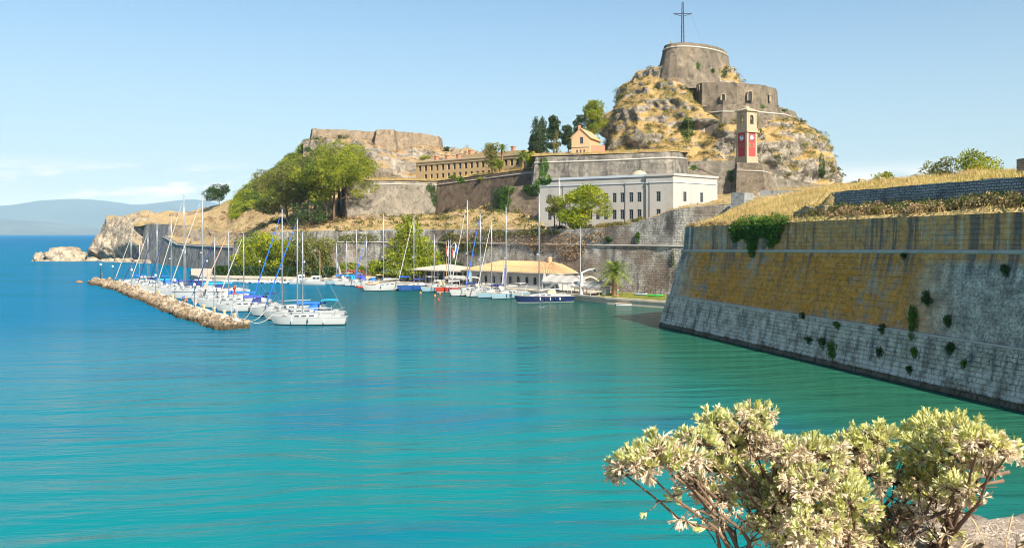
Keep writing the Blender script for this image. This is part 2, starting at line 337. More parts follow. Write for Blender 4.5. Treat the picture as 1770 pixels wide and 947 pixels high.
# water: body colour by sea bed, green wall and hill reflections painted in, long low swell and fine ripple
m, t = newmat('sea_water')
pos = t.n('ShaderNodeNewGeometry').outputs['Position']; x, y, z = t.sep(pos)
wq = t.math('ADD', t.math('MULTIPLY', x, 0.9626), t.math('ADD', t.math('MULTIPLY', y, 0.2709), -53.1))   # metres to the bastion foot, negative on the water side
open_ = t.ramp(t.math('ADD', y, t.math('MULTIPLY', x, -1.25)), 85, 260)
cap_ = t.ramp(open_, 0, 1, 0.50, 0.16)
far = t.ramp(t.math('ADD', y, t.math('MULTIPLY', x, -1.25)), 15, 240)
lown = t.noise(t.vscale(pos, (1, 2.2, 1)), 0.022, 4, 0.55)
c = t.mix(far, (0.0003, 0.168, 0.170), (0.0003, 0.128, 0.245))
c = t.mix(t.ramp(y, 380, 1500, 0, 0.85), c, (0.001, 0.105, 0.255))
c = t.mix(t.ramp(lown, 0.50, 0.64, 0, 0.85), c, (0.0, 0.115, 0.20))
wall_refl = t.ramp(wq, -36, -6)
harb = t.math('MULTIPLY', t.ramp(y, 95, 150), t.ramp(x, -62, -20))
c = t.mix(t.math('MULTIPLY', wall_refl, t.ramp(y, 20, 60, 0.85, 0.95)), c, (0.017, 0.098, 0.055))  # green reflection of the bastion painted into the water colour near its foot
c = t.mix(t.math('MULTIPLY', harb, 0.8), c, (0.010, 0.075, 0.062))  # reflected hill painted in as a dark green harbour colour
patch = t.n('ShaderNodeVectorMath', dict(operation='LENGTH'), i0=t.vscale(t.vadd(t.vadd(pos, t.vscale(t.n('ShaderNodeTexNoise', None, Vector=pos, Scale=0.09, Detail=3).outputs[1], (16, 9, 0))), (1.0, -66.0, 0.0)), (0.075, 0.13, 0))).outputs[1]
c = t.mix(t.math('MULTIPLY', t.ramp(t.math('ADD', patch, t.math('MULTIPLY', lown, 0.9)), 0.7, 1.5, 1, 0), 0.6), c, (0.001, 0.12, 0.22))
swr = t.n('ShaderNodeVectorRotate', dict(rotation_type='Z_AXIS'), Vector=pos); swr.inputs['Angle'].default_value = R(-9)
sw = t.n('ShaderNodeTexNoise', None, Vector=t.vscale(t.vadd(swr.outputs[0], t.vscale(t.n('ShaderNodeTexNoise', None, Vector=pos, Scale=0.03).outputs[1], (14, 14, 0))), (0.10, 0.42, 1)), Scale=1.0, Detail=3, Roughness=0.45).outputs[0]
rp = t.noise(t.vscale(pos, (0.8, 1.9, 1)), 1.0, 4, 0.6)
fr = t.noise(t.vscale(pos, (3.0, 6.0, 1)), 1.0, 3, 0.6)
calm = t.ramp(t.noise(pos, 0.018, 3), 0.35, 0.65, 0.45, 1.0)
n1 = bump(t, sw, 1.0, 0.40)
n2 = bump(t, rp, 0.6, 0.10, n1); t.set(n2.node, 'Strength', t.math('MULTIPLY', calm, 0.8))
n3 = bump(t, fr, 0.7, 0.026, n2)
fz = t.n('ShaderNodeFresnel', None, IOR=1.333, Normal=n3)
fk = t.math('MULTIPLY', t.math('MINIMUM', fz.outputs[0], cap_), t.math('MULTIPLY_ADD', harb, 0.3, 0.7))           # wind ripple keeps a sea from mirroring fully at grazing angles
df = t.n('ShaderNodeBsdfDiffuse', None, Color=c, Normal=n1); gl = t.n('ShaderNodeBsdfGlossy', None, Roughness=0.07, Normal=n3)
b = t.n('ShaderNodeMixShader', None, i0=fk, i1=df.outputs[0], i2=gl.outputs[0])
out(t, b)
M = MATS
# ================================================================ SETTING
GROUND = []
def reg(o):
    me = o.data; mw = Matrix.Translation(o.location)
    GROUND.append(BVHTree.FromPolygons([mw @ v.co for v in me.vertices], [tuple(p.vertices) for p in me.polygons]))
def gz(x, y, default=0.0, zmax=200.0):
    best = None
    for b in GROUND:
        h = b.ray_cast(Vector((x, y, zmax)), Vector((0, 0, -1)))[0]
        if h is not None and (best is None or h.z > best): best = h.z
    return default if best is None else best
def on_view(px, py):
    """first ground point seen through a photo pixel"""
    d = Vector(((px-CX)/F, 1, -(py-CY)/F)).normalized(); best = None
    for b in GROUND:
        h = b.ray_cast(Vector((0, 0, H)), d)[0]
        if h is not None and (best is None or h.length < best.length): best = h
    return best
# sea
mb = MB(); S = 30000
mb.face([(-S, -2000, 0), (S, -2000, 0), (S, S, 0), (-S, S, 0)])
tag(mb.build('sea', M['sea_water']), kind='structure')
# mountains across the strait
plain('mountain_far', (0.075, 0.10, 0.085), 0.95, var=0.35, scale=0.0012); plain('mountain_near', (0.09, 0.11, 0.09), 0.95, var=0.5, scale=0.002)
def ridge(name, D, prof, depth, mat, seed, amp):
    mb = MB(); rows = []; n = 150; xs = [p[0] for p in prof]; ys = [p[1] for p in prof]
    for j in range(13):
        v = j/12; row = []
        for i in range(n+1):
            px = lerp(xs[0], xs[-1], i/n); py = interp(px, xs, ys)
            top = (CY+1.5-py)/F*D
            Dd = D-depth*(1-v)
            x = (px-CX)/F*D; k = sstep(v, 0, 1)**0.9
            z = max(-5, top*k*(1+0.25*fbm(x/1800+seed, v*3, seed, 5)*(1-v)) + amp*fbm(x/900, v*6+seed, 3.3, 5)*v*(0.3 if v > 0.95 else 1.0))
            row.append((x, Dd, z-4 if v == 0 else z))
        rows.append(row)
    rows.append([(x, y+depth*0.8, -5) for x, y, z in rows[-1]])
    mb.grid(rows)
    tag(mb.build(name, mat, smooth=True), kind='structure')
ridge('distant_mountains', 15000, [(-700, 372), (-400, 350), (-200, 362), (-60, 360), (0, 359), (60, 353), (110, 347), (170, 346), (205, 350), (240, 356), (285, 352), (320, 345), (350, 346), (385, 354), (430, 362), (520, 358), (640, 370), (900, 352), (1400, 345), (1800, 365), (2400, 350)], 3800, M['mountain_far'], 1.0, 35)
ridge('distant_hills', 10500, [(-700, 392), (-300, 380), (-80, 378), (0, 377), (40, 380), (90, 384), (140, 391), (185, 397), (230, 402), (300, 405)], 1800, M['mountain_near'], 5.0, 22)
# terrain sheets laid out as rows of (photo column, [(photo row, distance) front to back])
def patch(name, cols, nu, nv, mat, amp=0.4, freq=0.15, rough=None):
    K = len(cols[0][1]); pts = [[P(px, py, D) for py, D in rows] for px, rows in cols]
    xs = [c[0] for c in cols]; mb = MB(); grid = []
    for j in range(nv+1):
        row = []; v = j/nv*(K-1); k = min(int(v), K-2); fv = v-k
        for i in range(nu+1):
            px = lerp(xs[0], xs[-1], i/nu); c = 0
            while c < len(xs)-2 and px > xs[c+1]: c += 1
            fu = (px-xs[c])/(xs[c+1]-xs[c])
            p = pts[c][k].lerp(pts[c+1][k], fu).lerp(pts[c][k+1].lerp(pts[c+1][k+1], fu), fv)
            e = min(1, min(j, nv-j)/2.0+0.15)
            p = p+Vector((0.6*fbm(p.y*freq, p.z*freq, 5.1), 0.6*fbm(p.x*freq, p.z*freq, 2.1), fbm(p.x*freq, p.y*freq, 0.7, 5)))*amp*e
            if rough:
                r_ = abs(noise.turbulence(p*rough[1], 4, False)-0.5)*rough[0]*e
                p = p+Vector((0, -0.7*r_, 0.7*r_))
            row.append(p)
        grid.append(row)
    mb.grid(grid)
    o = mb.build(name, mat, smooth=True); tag(o, kind='structure'); reg(o); return o
patch('headland_cliff', [
    (158, [(453, 427), (449, 426), (446, 426), (444, 427), (446, 445)]), (180, [(453, 420), (438, 414), (424, 414), (412, 420), (412, 445)]),
    (188, [(453, 416), (430, 412), (405, 416), (383, 424), (383, 450)]), (215, [(454, 408), (428, 402), (402, 410), (381, 418), (381, 450)]),
    (245, [(455, 398), (425, 394), (400, 402), (385, 410), (374, 450)]), (270, [(456, 388), (430, 388), (402, 396), (388, 402), (372, 450)])], 60, 40, M['cliff_pale'], 0.7, 0.12, (5.0, 0.07))
west = patch('west_hillside', [
    (232, [(392, 398), (385, 405), (378, 414), (373, 428), (385, 470)]), (262, [(388, 388), (384, 398), (376, 411), (368, 427), (382, 470)]),
    (290, [(389, 378), (383, 392), (374, 408), (366, 426), (380, 470)]), (330, [(390, 368), (380, 385), (372, 405), (365, 425), (378, 470)]),
    (360, [(398, 345), (384, 368), (370, 395), (360, 420), (378, 470)]), (400, [(405, 310), (385, 335), (365, 370), (346, 400), (360, 460)]),
    (440, [(402, 285), (380, 312), (352, 350), (322, 390), (340, 450)]), (480, [(400, 268), (378, 298), (335, 345), (296, 385), (320, 440)]),
    (525, [(400, 257), (382, 280), (330, 335), (258, 374), (280, 430)]), (562, [(399, 253), (380, 278), (325, 332), (254, 374), (262, 430)]),
    (632, [(398, 246), (374, 284), (345, 305), (305, 335), (300, 345)])], 110, 60, M['dry_slope'], 1.3, 0.09)
patch('terrace_grass', [
    (285, [(408, 372), (402, 380), (389, 379)]), (306, [(420, 352), (410, 366), (389, 374.5)]), (343, [(423, 328), (412, 342), (393, 358)]),
    (400, [(425, 297), (415, 304), (404, 311)]), (440, [(425, 279), (415, 282), (401, 286)])], 60, 24, M['dry_slope'], 0.3, 0.2)
patch('harbour_slope', [
    (440, [(412, 276), (402, 280), (390, 305)]), (470, [(401, 264), (390, 275), (378, 300)]), (560, [(399, 252), (388, 265), (380, 280)]), (640, [(398, 246), (385, 265), (372, 289)]),
    (700, [(397, 239.5), (384, 262), (373, 297)]), (755, [(397, 233), (385, 262), (371, 305)]), (800, [(397, 226), (378, 255), (364, 293)]),
    (860, [(397, 215), (375, 240), (348, 276)]), (940, [(397, 203), (385, 225), (360, 260)])], 90, 30, M['dry_slope'], 0.9, 0.13)
patch('barracks_terrace', [
    (925, [(397, 204), (396, 235), (394, 264)]), (1020, [(397, 187), (395, 225), (394, 264)]), (1090, [(389, 178.8), (390, 215), (390, 264)]),
    (1170, [(361, 169.8), (360, 200), (350, 264)]), (1240, [(355, 164.2), (348, 205), (335, 266)]), (1340, [(350, 158), (336, 200), (328, 275)]),
    (1450, [(345, 150), (326, 200), (317, 290)]), (1640, [(335, 138), (318, 200), (312, 300)])], 80, 24, M['dry_slope'], 0.35, 0.15)
patch('upper_terrace', [
    (596, [(311, 283.5), (309.5, 305), (309, 350)]), (755, [(313, 304), (310, 316), (308, 350)]), (850, [(301, 281), (299, 296), (303, 350)]), (935, [(289, 261), (289, 275), (297, 350)])], 60, 20, M['dry_slope'], 0.3, 0.2)
patch('bastion_terrace', [
    (918, [(270, 254), (268, 270), (268, 340)]), (1050, [(266, 248), (264, 262), (262, 340)]), (1165, [(262, 244.5), (260, 262), (255, 340)]), (1192, [(264, 258), (262, 270), (258, 340)])], 40, 20, M['dry_slope'], 0.4, 0.2)
patch('fort_cliff', [
    (525, [(335, 333), (300, 350), (275, 362), (257, 371), (262, 425)]), (600, [(312, 341), (292, 352), (270, 359), (253, 375), (258, 430)]),
    (660, [(312, 343), (290, 355), (276, 362), (263, 379), (266, 430)]), (720, [(310, 346), (284, 360), (274, 368), (267, 385), (270, 435)]),
    (785, [(308, 348), (285, 365), (278, 376), (272, 393), (276, 435)]), (920, [(297, 350), (290, 372), (288, 392), (290, 402), (295, 435)])], 120, 70, M['fort_cliff'], 1.2, 0.1, (6.0, 0.06))
# citadel hill
ZL = [20, 30, 44.8, 54.8, 60.8, 66.8, 73.5, 75.5, 76]; XL = [29.5, 31.5, 32.8, 34.5, 37.9, 41.5, 47.0, 51.0, 60.0]; XR = [121, 118.5, 115.0, 102.0, 92.0, 85.0, 82.0, 79.0, 75.0]
mb = MB(); rows = []; NTH = 300; NZ = 120
for j in range(NZ+1):
    v = j/NZ; z = 20+53.5*v; xl, xr = interp(z, ZL, XL), interp(z, ZL, XR); cx, r = (xl+xr)/2, (xr-xl)/2; row = []
    for i in range(NTH):
        th = 2*math.pi*i/NTH; dx, dy = math.cos(th), math.sin(th)
        p = Vector((cx+r*dx, 322+r*dy*(0.86-0.25*sstep(dx, -.35, .1)*sstep(z, 51, 56)-.08*sstep(z, 54, 60)), z))
        n1 = fbm(p.x*0.055, p.y*0.055, p.z*0.09, 5)
        n2 = noise.ridged_multi_fractal(Vector((p.x*0.09, p.y*0.09, p.z*0.055+4)), 0.9, 2.1, 5, 1.0, 2.0)-1.1
        led = 0.55*math.sin(p.z*0.55+7*n1)
        k = 1.0-0.6*sstep(z, 68, 74)-0.55*sstep(dx, -.2, .2)*sstep(z, 51, 55)*(dy < .3); k = max(.15, k)
        off = (4.2*n1+2.6*n2+led*0.9)*k
        row.append(p+Vector((dx, dy, 0))*off+Vector((0, 0, 1.5*n1*k)))
    rows.append(row)
mb.grid(rows, closed=True)
mb.grid([rows[-1], [Vector((66, 322, 74))]*NTH], closed=True)
citadel = mb.build('citadel_hill', M['citadel_rock'], smooth=True); tag(citadel, kind='structure'); reg(citadel)
# ---------------------------------------------------------------- masonry walls
def wall(name, pts, mat, label, batter=0.08, thick=1.6, rag=0.12, du=1.6, nv=8, cordon=None, coping=None, closed=False, parent=None, seed=0.0):
    """pts: (x, y, z_top, z_foot) walked so that the face is on the right-hand side"""
    pts = [tuple(map(float, p)) for p in pts]; n = len(pts); nor = []
    for i in range(n):
        if closed: a, b = pts[i-1], pts[(i+1) % n]
        else: a, b = pts[max(0, i-1)], pts[min(n-1, i+1)]
        c = pts[i]
        d1 = Vector((c[0]-a[0], c[1]-a[1])); d2 = Vector((b[0]-c[0], b[1]-c[1]))
        if d1.length < 1e-6: d1 = d2
        if d2.length < 1e-6: d2 = d1
        d1.normalize(); d2.normalize(); m1 = Vector((d1.y, -d1.x)); m2 = Vector((d2.y, -d2.x)); m = (m1+m2)
        m.normalize(); m /= max(0.5, m.dot(m1)); nor.append(m)
    if closed: pts = pts+[pts[0]]; nor = nor+[nor[0]]; n += 1
    cols = []; s = 0.0
    for i in range(n-1):
        a, b = pts[i], pts[i+1]; L = math.hypot(b[0]-a[0], b[1]-a[1]); k = max(1, int(L/du))
        for q in range(k+(1 if i == n-2 else 0)):
            f = q/k; cols.append((lerp(a[0], b[0], f), lerp(a[1], b[1], f), lerp(a[2], b[2], f), lerp(a[3], b[3], f), nor[i].lerp(nor[i+1], f), s+L*f))
        s += L
    if closed: cols[-1] = cols[0][:5]+(s,)
    outer = []; uo = []
    for j in range(nv+1):
        v = j/nv; r = []; u = []
        for x, y, zt, zf, m, sd in cols:
            zt2 = zt+rag*fbm(x*0.6, y*0.6, 9.0+seed, 3)
            z = lerp(zf, zt2, v); o = batter*(zt2-z)+0.1*fbm(x*0.35, y*0.35, z*0.35+seed, 3)
            if closed and sd == s: o = batter*(zt2-z)+0.1*fbm(cols[0][0]*0.35, cols[0][1]*0.35, z*0.35+seed, 3)
            r.append((x+m.x*o, y+m.y*o, z)); u.append((sd, z))
        outer.append(r); uo.append(u)
    mb = MB(); mb.grid(outer, uo)
    top_in = [(x-m.x*thick, y-m.y*thick, outer[-1][i][2]) for i, (x, y, zt, zf, m, sd) in enumerate(cols)]
    bot_in = [(x-m.x*thick, y-m.y*thick, zf) for x, y, zt, zf, m, sd in cols]
    tu = [(c[5], 50) for c in cols]; ti = [(c[5], 50+thick) for c in cols]
    mb.grid([outer[-1], top_in], [tu, ti]); mb.grid([top_in, bot_in], [[(c[5], c[2]) for c in cols], [(c[5], c[3]) for c in cols]])
    if not closed:
        for e in (0, -1):
            col = [r[e] for r in outer]
            f = col+[top_in[e], bot_in[e]]; uu = [((p[0]+p[1]), p[2]) for p in f]
            mb.face(f if e == 0 else f[::-1], uu if e == 0 else uu[::-1])
    o = mb.build(name, mat, parent=parent, smooth=False)
    if parent is None: tag(o, label, 'wall')
    def strip(nm, zfun, rad, mt):
        c = MB(); path = []
        for i, (x, y, zt, zf, m, sd) in enumerate(cols):
            z = zfun(zt, zf); q = batter*(zt-z)+rad*0.25
            path.append((x+m.x*q, y+m.y*q, z))
        c.tube(path, rad, 6); b = c.build(nm, mt, parent=None); b.parent = o; b.location = Vector(b.location)-Vector(o.location); return b
    if cordon: strip('cordon', (lambda a, b: cordon[0]) if len(cordon) > 3 else (lambda a, b: a-cordon[0]), cordon[1], cordon[2])
    return o
def W4(px, py, D, zf): p = P(px, py, D); return (p.x, p.y, p.z, zf)
plaster('cordon_stone', (0.42, 0.39, 0.33), 0.4, (0.2, 0.19, 0.17))
CO = M['cordon_stone']
wall('sea_wall', [W4(250, 387, 393, -1), W4(292, 388, 372, -1)], M['wall_sea'], 'tall dark sea wall beside the pale headland cliff', 0.12, seed=1)
wall('sea_wall', [W4(282, 407, 371, -1), W4(307, 421, 350, -1), W4(345, 423, 326, -1), W4(400, 425, 296, -1), W4(445, 425, 276, -1)], M['wall_sea'], 'low grey sea wall below the grassy terraces at the waterside', 0.14, cordon=(0.5, 0.25, CO), seed=2)
wall('retaining_wall', [W4(292, 388, 373, 8), W4(330, 391, 366, 8), W4(347, 393, 358, 8)], M['wall_tan'], 'short retaining wall along the upper edge of the grassy terrace', 0.05, seed=3)
wall('parapet_wall', [W4(238, 375, 409, 15), W4(258, 372, 412, 15)], M['wall_tan'], 'small ruined parapet on top of the pale headland', 0.03, 3.0, seed=4)
wall('parapet_wall', [W4(322, 366, 412, 19), W4(372, 365, 408, 19)], M['wall_tan'], 'long low parapet wall on the ridge left of the lone pine', 0.05, 2.5, seed=5)
wall('parapet_wall', [W4(292, 369, 404, 17), W4(306, 369, 404, 17)], M['wall_tan'], 'short block of ruined wall in the dry grass above the sea wall', 0.03, 2.5, seed=6)
wall('ramp_wall', [W4(355, 392, 352, 10), W4(364, 404, 330, 8)], M['wall_tan'], 'sloping stub of wall beside the stone steps on the terrace', 0.06, seed=7)
wall('ramp_wall', [W4(405, 382, 334, 15), W4(413, 378, 336, 16), W4(426, 392, 312, 12)], M['wall_tan'], 'narrow wall edging the path on the dry slope', 0.05, 0.8, seed=8)
for k, (x0, x1, y, D) in enumerate(((328, 352, 397, 350), (330, 358, 404, 338))):
    wall('terrace_step', [W4(x0, y, D, 6), W4(x1, y, D-2, 6)], M['rubble'], ('upper' if k == 0 else 'lower')+' broad pale stone step on the waterside terrace', 0.0, 7.0, 0.03, seed=9+k)
# harbour wall
HW = [(405, 284, 11.2), (440, 270, 12.0), (470, 262, 13.5), (560, 251, 13.7), (640, 245, 13.8), (700, 238.5, 14), (760, 231, 14), (870, 212, 14), (1000, 190, 14), (1030, 185.5, 14.2), (1085, 178.5, 14.9), (1125, 174, 16.2), (1165, 169.5, 17.8), (1215, 165.5, 18.3), (1300, 160, 18.6)]
wall('harbour_wall', [(*G(px, D).to_2d(), z, 0.3) for px, D, z in HW], M['wall_harbour'], 'long weathered fortress wall rising behind the harbour quay', 0.12, 2.0, 0.25, cordon=(10.6, 0.22, CO, 1), seed=11)
# curtain walls of the middle ring
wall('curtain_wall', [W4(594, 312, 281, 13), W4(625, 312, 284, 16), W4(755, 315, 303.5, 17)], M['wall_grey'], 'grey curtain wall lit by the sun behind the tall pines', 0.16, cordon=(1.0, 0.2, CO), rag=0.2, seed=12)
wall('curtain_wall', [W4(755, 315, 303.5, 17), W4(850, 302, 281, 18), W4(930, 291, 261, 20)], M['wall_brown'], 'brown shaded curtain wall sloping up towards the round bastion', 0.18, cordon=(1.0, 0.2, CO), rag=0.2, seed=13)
wall('flank_wall', [W4(850, 323, 262, 14), W4(870, 322, 252, 14), W4(938, 320, 239, 13)], M['wall_tan'], 'tan flank wall with ivy left of the white building', 0.12, seed=14)
wall('ruined_wall', [W4(760, 392, 258, 12), W4(800, 391, 250, 12), W4(850, 372, 250, 14), W4(866, 368, 250, 14)], M['wall_brown'], 'broken brown wall on the slope below the curtain wall', 0.05, seed=15)
wall('ruined_wall', [W4(770, 376, 268, 14), W4(790, 370, 266, 14), W4(808, 376, 262, 14)], M['wall_tan'], 'small curved ruin in the dry grass below the brown curtain wall', 0.05, rag=0.5, seed=16)
wall('ruined_wall', [W4(608, 375, 275, 14), W4(640, 371, 275, 15), W4(672, 378, 272, 15)], M['wall_tan'], 'low tumbled wall on the dry slope right of the pines', 0.05, rag=0.4, seed=17)
wall('round_bastion', [W4(920, 285, 268, 18), W4(926, 272, 252, 18), W4(1050, 268, 246, 18), W4(1150, 263, 242, 18), W4(1163, 263, 244, 18), W4(1176, 264, 250, 18), W4(1186, 266, 262, 18)], M['wall_dark'], 'massive dark streaked bastion wall above the white building', 0.14, 2.0, 0.2, cordon=(1.6, 0.25, CO), seed=18)
wall('parapet_wall', [W4(1080, 262, 252, 35), W4(1120, 261, 251, 35)], M['wall_tan'], 'low parapet on top of the dark bastion wall', 0.03, 1.5, seed=19)
wall('parapet_wall', [W4(965, 268, 255, 34), W4(1000, 264, 254, 34)], M['wall_tan'], 'low pale parapet in front of the small orange house', 0.03, 1.5, seed=20)
wall('tower_terrace_wall', [W4(1196, 279, 262, 20), W4(1278, 277, 257, 20), W4(1282, 277, 255, 20)], M['wall_grey'], 'grey terrace wall left of the clock tower foot', 0.05, 2.0, seed=21)
wall('tower_bastion', [W4(1274, 281, 254, 20), W4(1316, 282, 251, 20), W4(1326, 285, 258, 20), W4(1328, 286, 268, 20)], M['wall_citadel'], 'battered stone bastion carrying the clock tower', 0.17, 3.0, cordon=(2.4, 0.2, CO), seed=22)
wall('low_wall', [W4(1330, 306, 268, 22), W4(1375, 312, 268, 22), W4(1425, 320, 268, 22)], M['wall_grey'], 'low descending wall below the right end of the citadel rock', 0.03, seed=23)
wall('low_wall', [W4(1410, 320, 262, 22), W4(1448, 322, 258, 22)], M['wall_tan'], 'low broken wall at the right foot of the citadel rock', 0.03, rag=0.5, seed=24)
# west fort on its cliff
wall('west_fort', [W4(538, 224, 395, 48), W4(541, 223, 374, 48), W4(600, 225, 376, 47), W4(648, 228, 379, 46), W4(651, 224, 371, 44), W4(680, 224, 372, 44), W4(684, 227, 380, 44), W4(720, 230, 384, 43), W4(757, 235, 390, 42), W4(764, 240, 420, 42)], M['wall_tan'], 'sunlit fort wall with a projecting corner on the left hilltop', 0.16, 4.0, 0.5, nv=10, seed=25)
wall('ruined_wall', [W4(572, 252, 364, 40), W4(590, 254, 360, 40), W4(622, 256, 358, 40), W4(640, 262, 357, 40), W4(662, 272, 358, 40), W4(690, 276, 358, 40)], M['wall_grey'], 'grey ruined wall stepping down the cliff below the left fort', 0.08, rag=0.7, seed=26)
wall('ruined_wall', [W4(618, 290, 346, 34), W4(665, 276, 350, 34), W4(700, 276, 352, 34), W4(722, 284, 352, 34)], M['wall_grey'], 'grey lower wall below the left fort beside the ochre barracks', 0.15, rag=0.5, seed=27)
# citadel tiers
wall('citadel_tier', [W4(1200, 192, 312, 46), W4(1216, 184, 297, 46), W4(1250, 181, 291, 46), W4(1310, 182, 291, 46), W4(1352, 186, 297, 46), W4(1374, 193, 311, 46), W4(1378, 200, 330, 42)], M['wall_citadel'], 'lower walled tier of the citadel rock behind the clock tower', 0.22, 6.0, 0.35, cordon=(2.4, 0.25, CO), nv=10, seed=28)
ut = wall('gun_battery', [W4(1196, 152, 320, 55), W4(1200, 147, 307, 55), W4(1214, 143, 300, 55), W4(1274, 143, 297, 55), W4(1316, 147, 302, 55), W4(1341, 153, 316, 55), W4(1344, 160, 335, 55)], M['wall_citadel'], 'many-sided gun battery wall with arched ports near the citadel summit', 0.04, 5.0, 0.15, seed=29)
def arch_port(px, py, D, w, h, nrm, parent):
    p = P(px, py, D); d = Vector((-nrm.y, nrm.x, 0)); mb = MB(); pr = []
    for k in range(9): a = math.pi*k/8; pr.append((math.cos(a)*w/2, h*0.5+math.sin(a)*w/2))
    pr = [(w/2, -h/2)]+pr+[(-w/2, -h/2)]; N3 = Vector((nrm.x, nrm.y, 0))
    q = [p+d*a+Vector((0, 0, b)) for a, b in pr]
    mb.face([v+N3*0.42 for v in q])
    o = mb.build('gun_port', M['dark_void']); o.parent = parent; o.location -= parent.location
    fr = MB(); fr.tube([v+N3*0.42 for v in q], 0.28, 5); f = fr.build('port_surround', M['wall_surround']); f.parent = o; f.location = f.location-parent.location-o.location
plaster('wall_surround', (0.33, 0.25, 0.15), 0.4)
arch_port(1250, 170, 297.2, 1.5, 1.6, Vector((-0.22, -0.97)), ut); arch_port(1295, 169, 298.6, 2.3, 2.3, Vector((0.45, -0.89)), ut); arch_port(1329, 172, 308.0, 1.7, 1.8, Vector((0.88, -0.47)), ut); arch_port(1209, 154, 302, 0.9, 1.4, Vector((-0.85, -0.52)), ut)
dr = []; c0 = G(1203, 322)
for k in range(28):
    th = -2*math.pi*k/28*-1
    e1, e2 = Vector((0.66, 0.75)), Vector((-0.75, 0.66)); q = Vector((c0.x, c0.y))+e1*math.cos(th)*17.0+e2*math.sin(th)*9.0
    dr.append((q.x, q.y, 80.8, 64))
drum = wall('citadel_drum', dr, M['wall_citadel'], 'round battered keep crowning the citadel rock', 0.24, 1.2, 0.15, cordon=(1.5, 0.3, CO), closed=True, nv=10, du=2, seed=30)
fl = MB(); fl.face([(x, y, 79.2) for x, y, _, _ in dr]); f = fl.build('roof_deck', M['quay_stone']); f.parent = drum; f.location -= drum.location
# ---------------------------------------------------------------- quay and mole
QF = [(330, 250), (345, 240), (420, 234), (540, 229), (640, 218), (700, 209), (800, 195), (900, 184), (980, 171), (1050, 161), (1160, 151), (1260, 146)]
mb = MB(); front = [G(px, D) for px, D in QF]
back = [G(px, D) for px, D in ((330, 300), (360, 300), (430, 290), (560, 262), (660, 252), (730, 246), (820, 232), (920, 214), (1000, 200), (1080, 190), (1200, 178), (1310, 172))]
zq = 1.0
mb.grid([[(p.x, p.y, -2) for p in front], [(p.x, p.y, zq) for p in front], [(p.x, p.y, zq) for p in back]])
qo = mb.build('quay', M['quay_stone']); tag(qo, kind='structure'); reg(qo)
mb = MB()
for i in range(len(front)-1):
    a, b = front[i], front[i+1]; L = (b-a).length; k = int(L/2.4); d = (b-a).normalized()
    for q in range(k):
        c = a+d*(q+0.5)*L/k; mb.box((c.x+d.y*0.02, c.y-d.x*0.02+0.3, zq+0.06), (L/k-0.04, 0.8, 0.35), math.atan2(d.y, d.x))
cs = mb.build('coping_stone', M['quay_stone'], parent=None); cs.parent = qo; cs.location = cs.location-qo.location; cs['kind'] = 'stuff'
# lawn beside the palm
mb = MB(); a = [G(1032, 166, zq+0.02), G(1090, 160.5, zq+0.02), G(1150, 154.5, zq+0.02), G(1220, 151, zq+0.02)]; bk = [G(1032, 173, zq+0.35), G(1090, 171, zq+0.4), G(1150, 166, zq+0.4), G(1220, 163, zq+0.4)]
mb.grid([a, bk]); lo = mb.build('lawn', M['lawn_grass']); tag(lo, kind='structure'); reg(lo)
MP = [(155, 227.5), (172, 218), (200, 201), (235, 176), (262, 161), (290, 145), (312, 137), (338, 129), (365, 121), (384, 117.5)]
mole_c = [G(px, D) for px, D in MP]
def mole(s):
    """centre-front line of the mole: s in 0..1 -> point, tangent, inward normal"""
    x = s*(len(mole_c)-1); i = min(int(x), len(mole_c)-2); f = x-i
    a = mole_c[max(i-1, 0)]; b = mole_c[i]; c = mole_c[i+1]; d = mole_c[min(i+2, len(mole_c)-1)]
    p = b*(1-f)+c*f; tg = ((c-a)*(1-f)+(d-b)*f).normalized(); return p, tg, Vector((-tg.y, tg.x, 0))
ml = thing('breakwater', 'curved rubble breakwater with a paved top sheltering the yachts', 'breakwater', tuple(mole_c[5]))
def rel(o, par): o.parent = par; o.location = Vector(o.location)-Vector(par.location); return o
rows = [[], [], [], []]
for i in range(61):
    p, tg, nn = mole(i/60)
    for r, (off, z) in zip(rows, ((1.0, -1.5), (1.3, 1.1), (3.5, 1.1), (3.7, -1.5))):
        q = p+nn*off; r.append((q.x, q.y, z+(0.25*fbm(q.x*0.5, q.y*0.5, 1) if z > 0 else 0)))
mb = MB(); mb.grid(rows, flip=True)
for e in (0, -1): mb.face([r[e] for r in rows][::(-1 if e == 0 else 1)])
dk = mb.build('walkway', M['mole_paving']); rel(dk, ml)
walk_b = BVHTree.FromPolygons([Vector(v) for v in mb.v], mb.f); GROUND.append(walk_b)
rocks = []
for k in range(6):
    bm = bmesh.new(); bmesh.ops.create_icosphere(bm, subdivisions=2, radius=1.0)
    for v in bm.verts:
        c = v.co.copy(); n_ = 0.35*fbm(c.x*1.3+k*7, c.y*1.3, c.z*1.3, 3)
        v.co = c*(1+n_); v.co = Vector([max(-0.72, min(0.72, q)) for q in v.co])+Vector([0.05*fbm(c.x*4+k, c.y*4, c.z*4+a_) for a_ in range(3)])
    me = bpy.data.meshes.new('rock'); bm.to_mesh(me); bm.free(); me.materials.append(M['mole_rock']); rocks.append(me)
random.seed(11); nr = 290
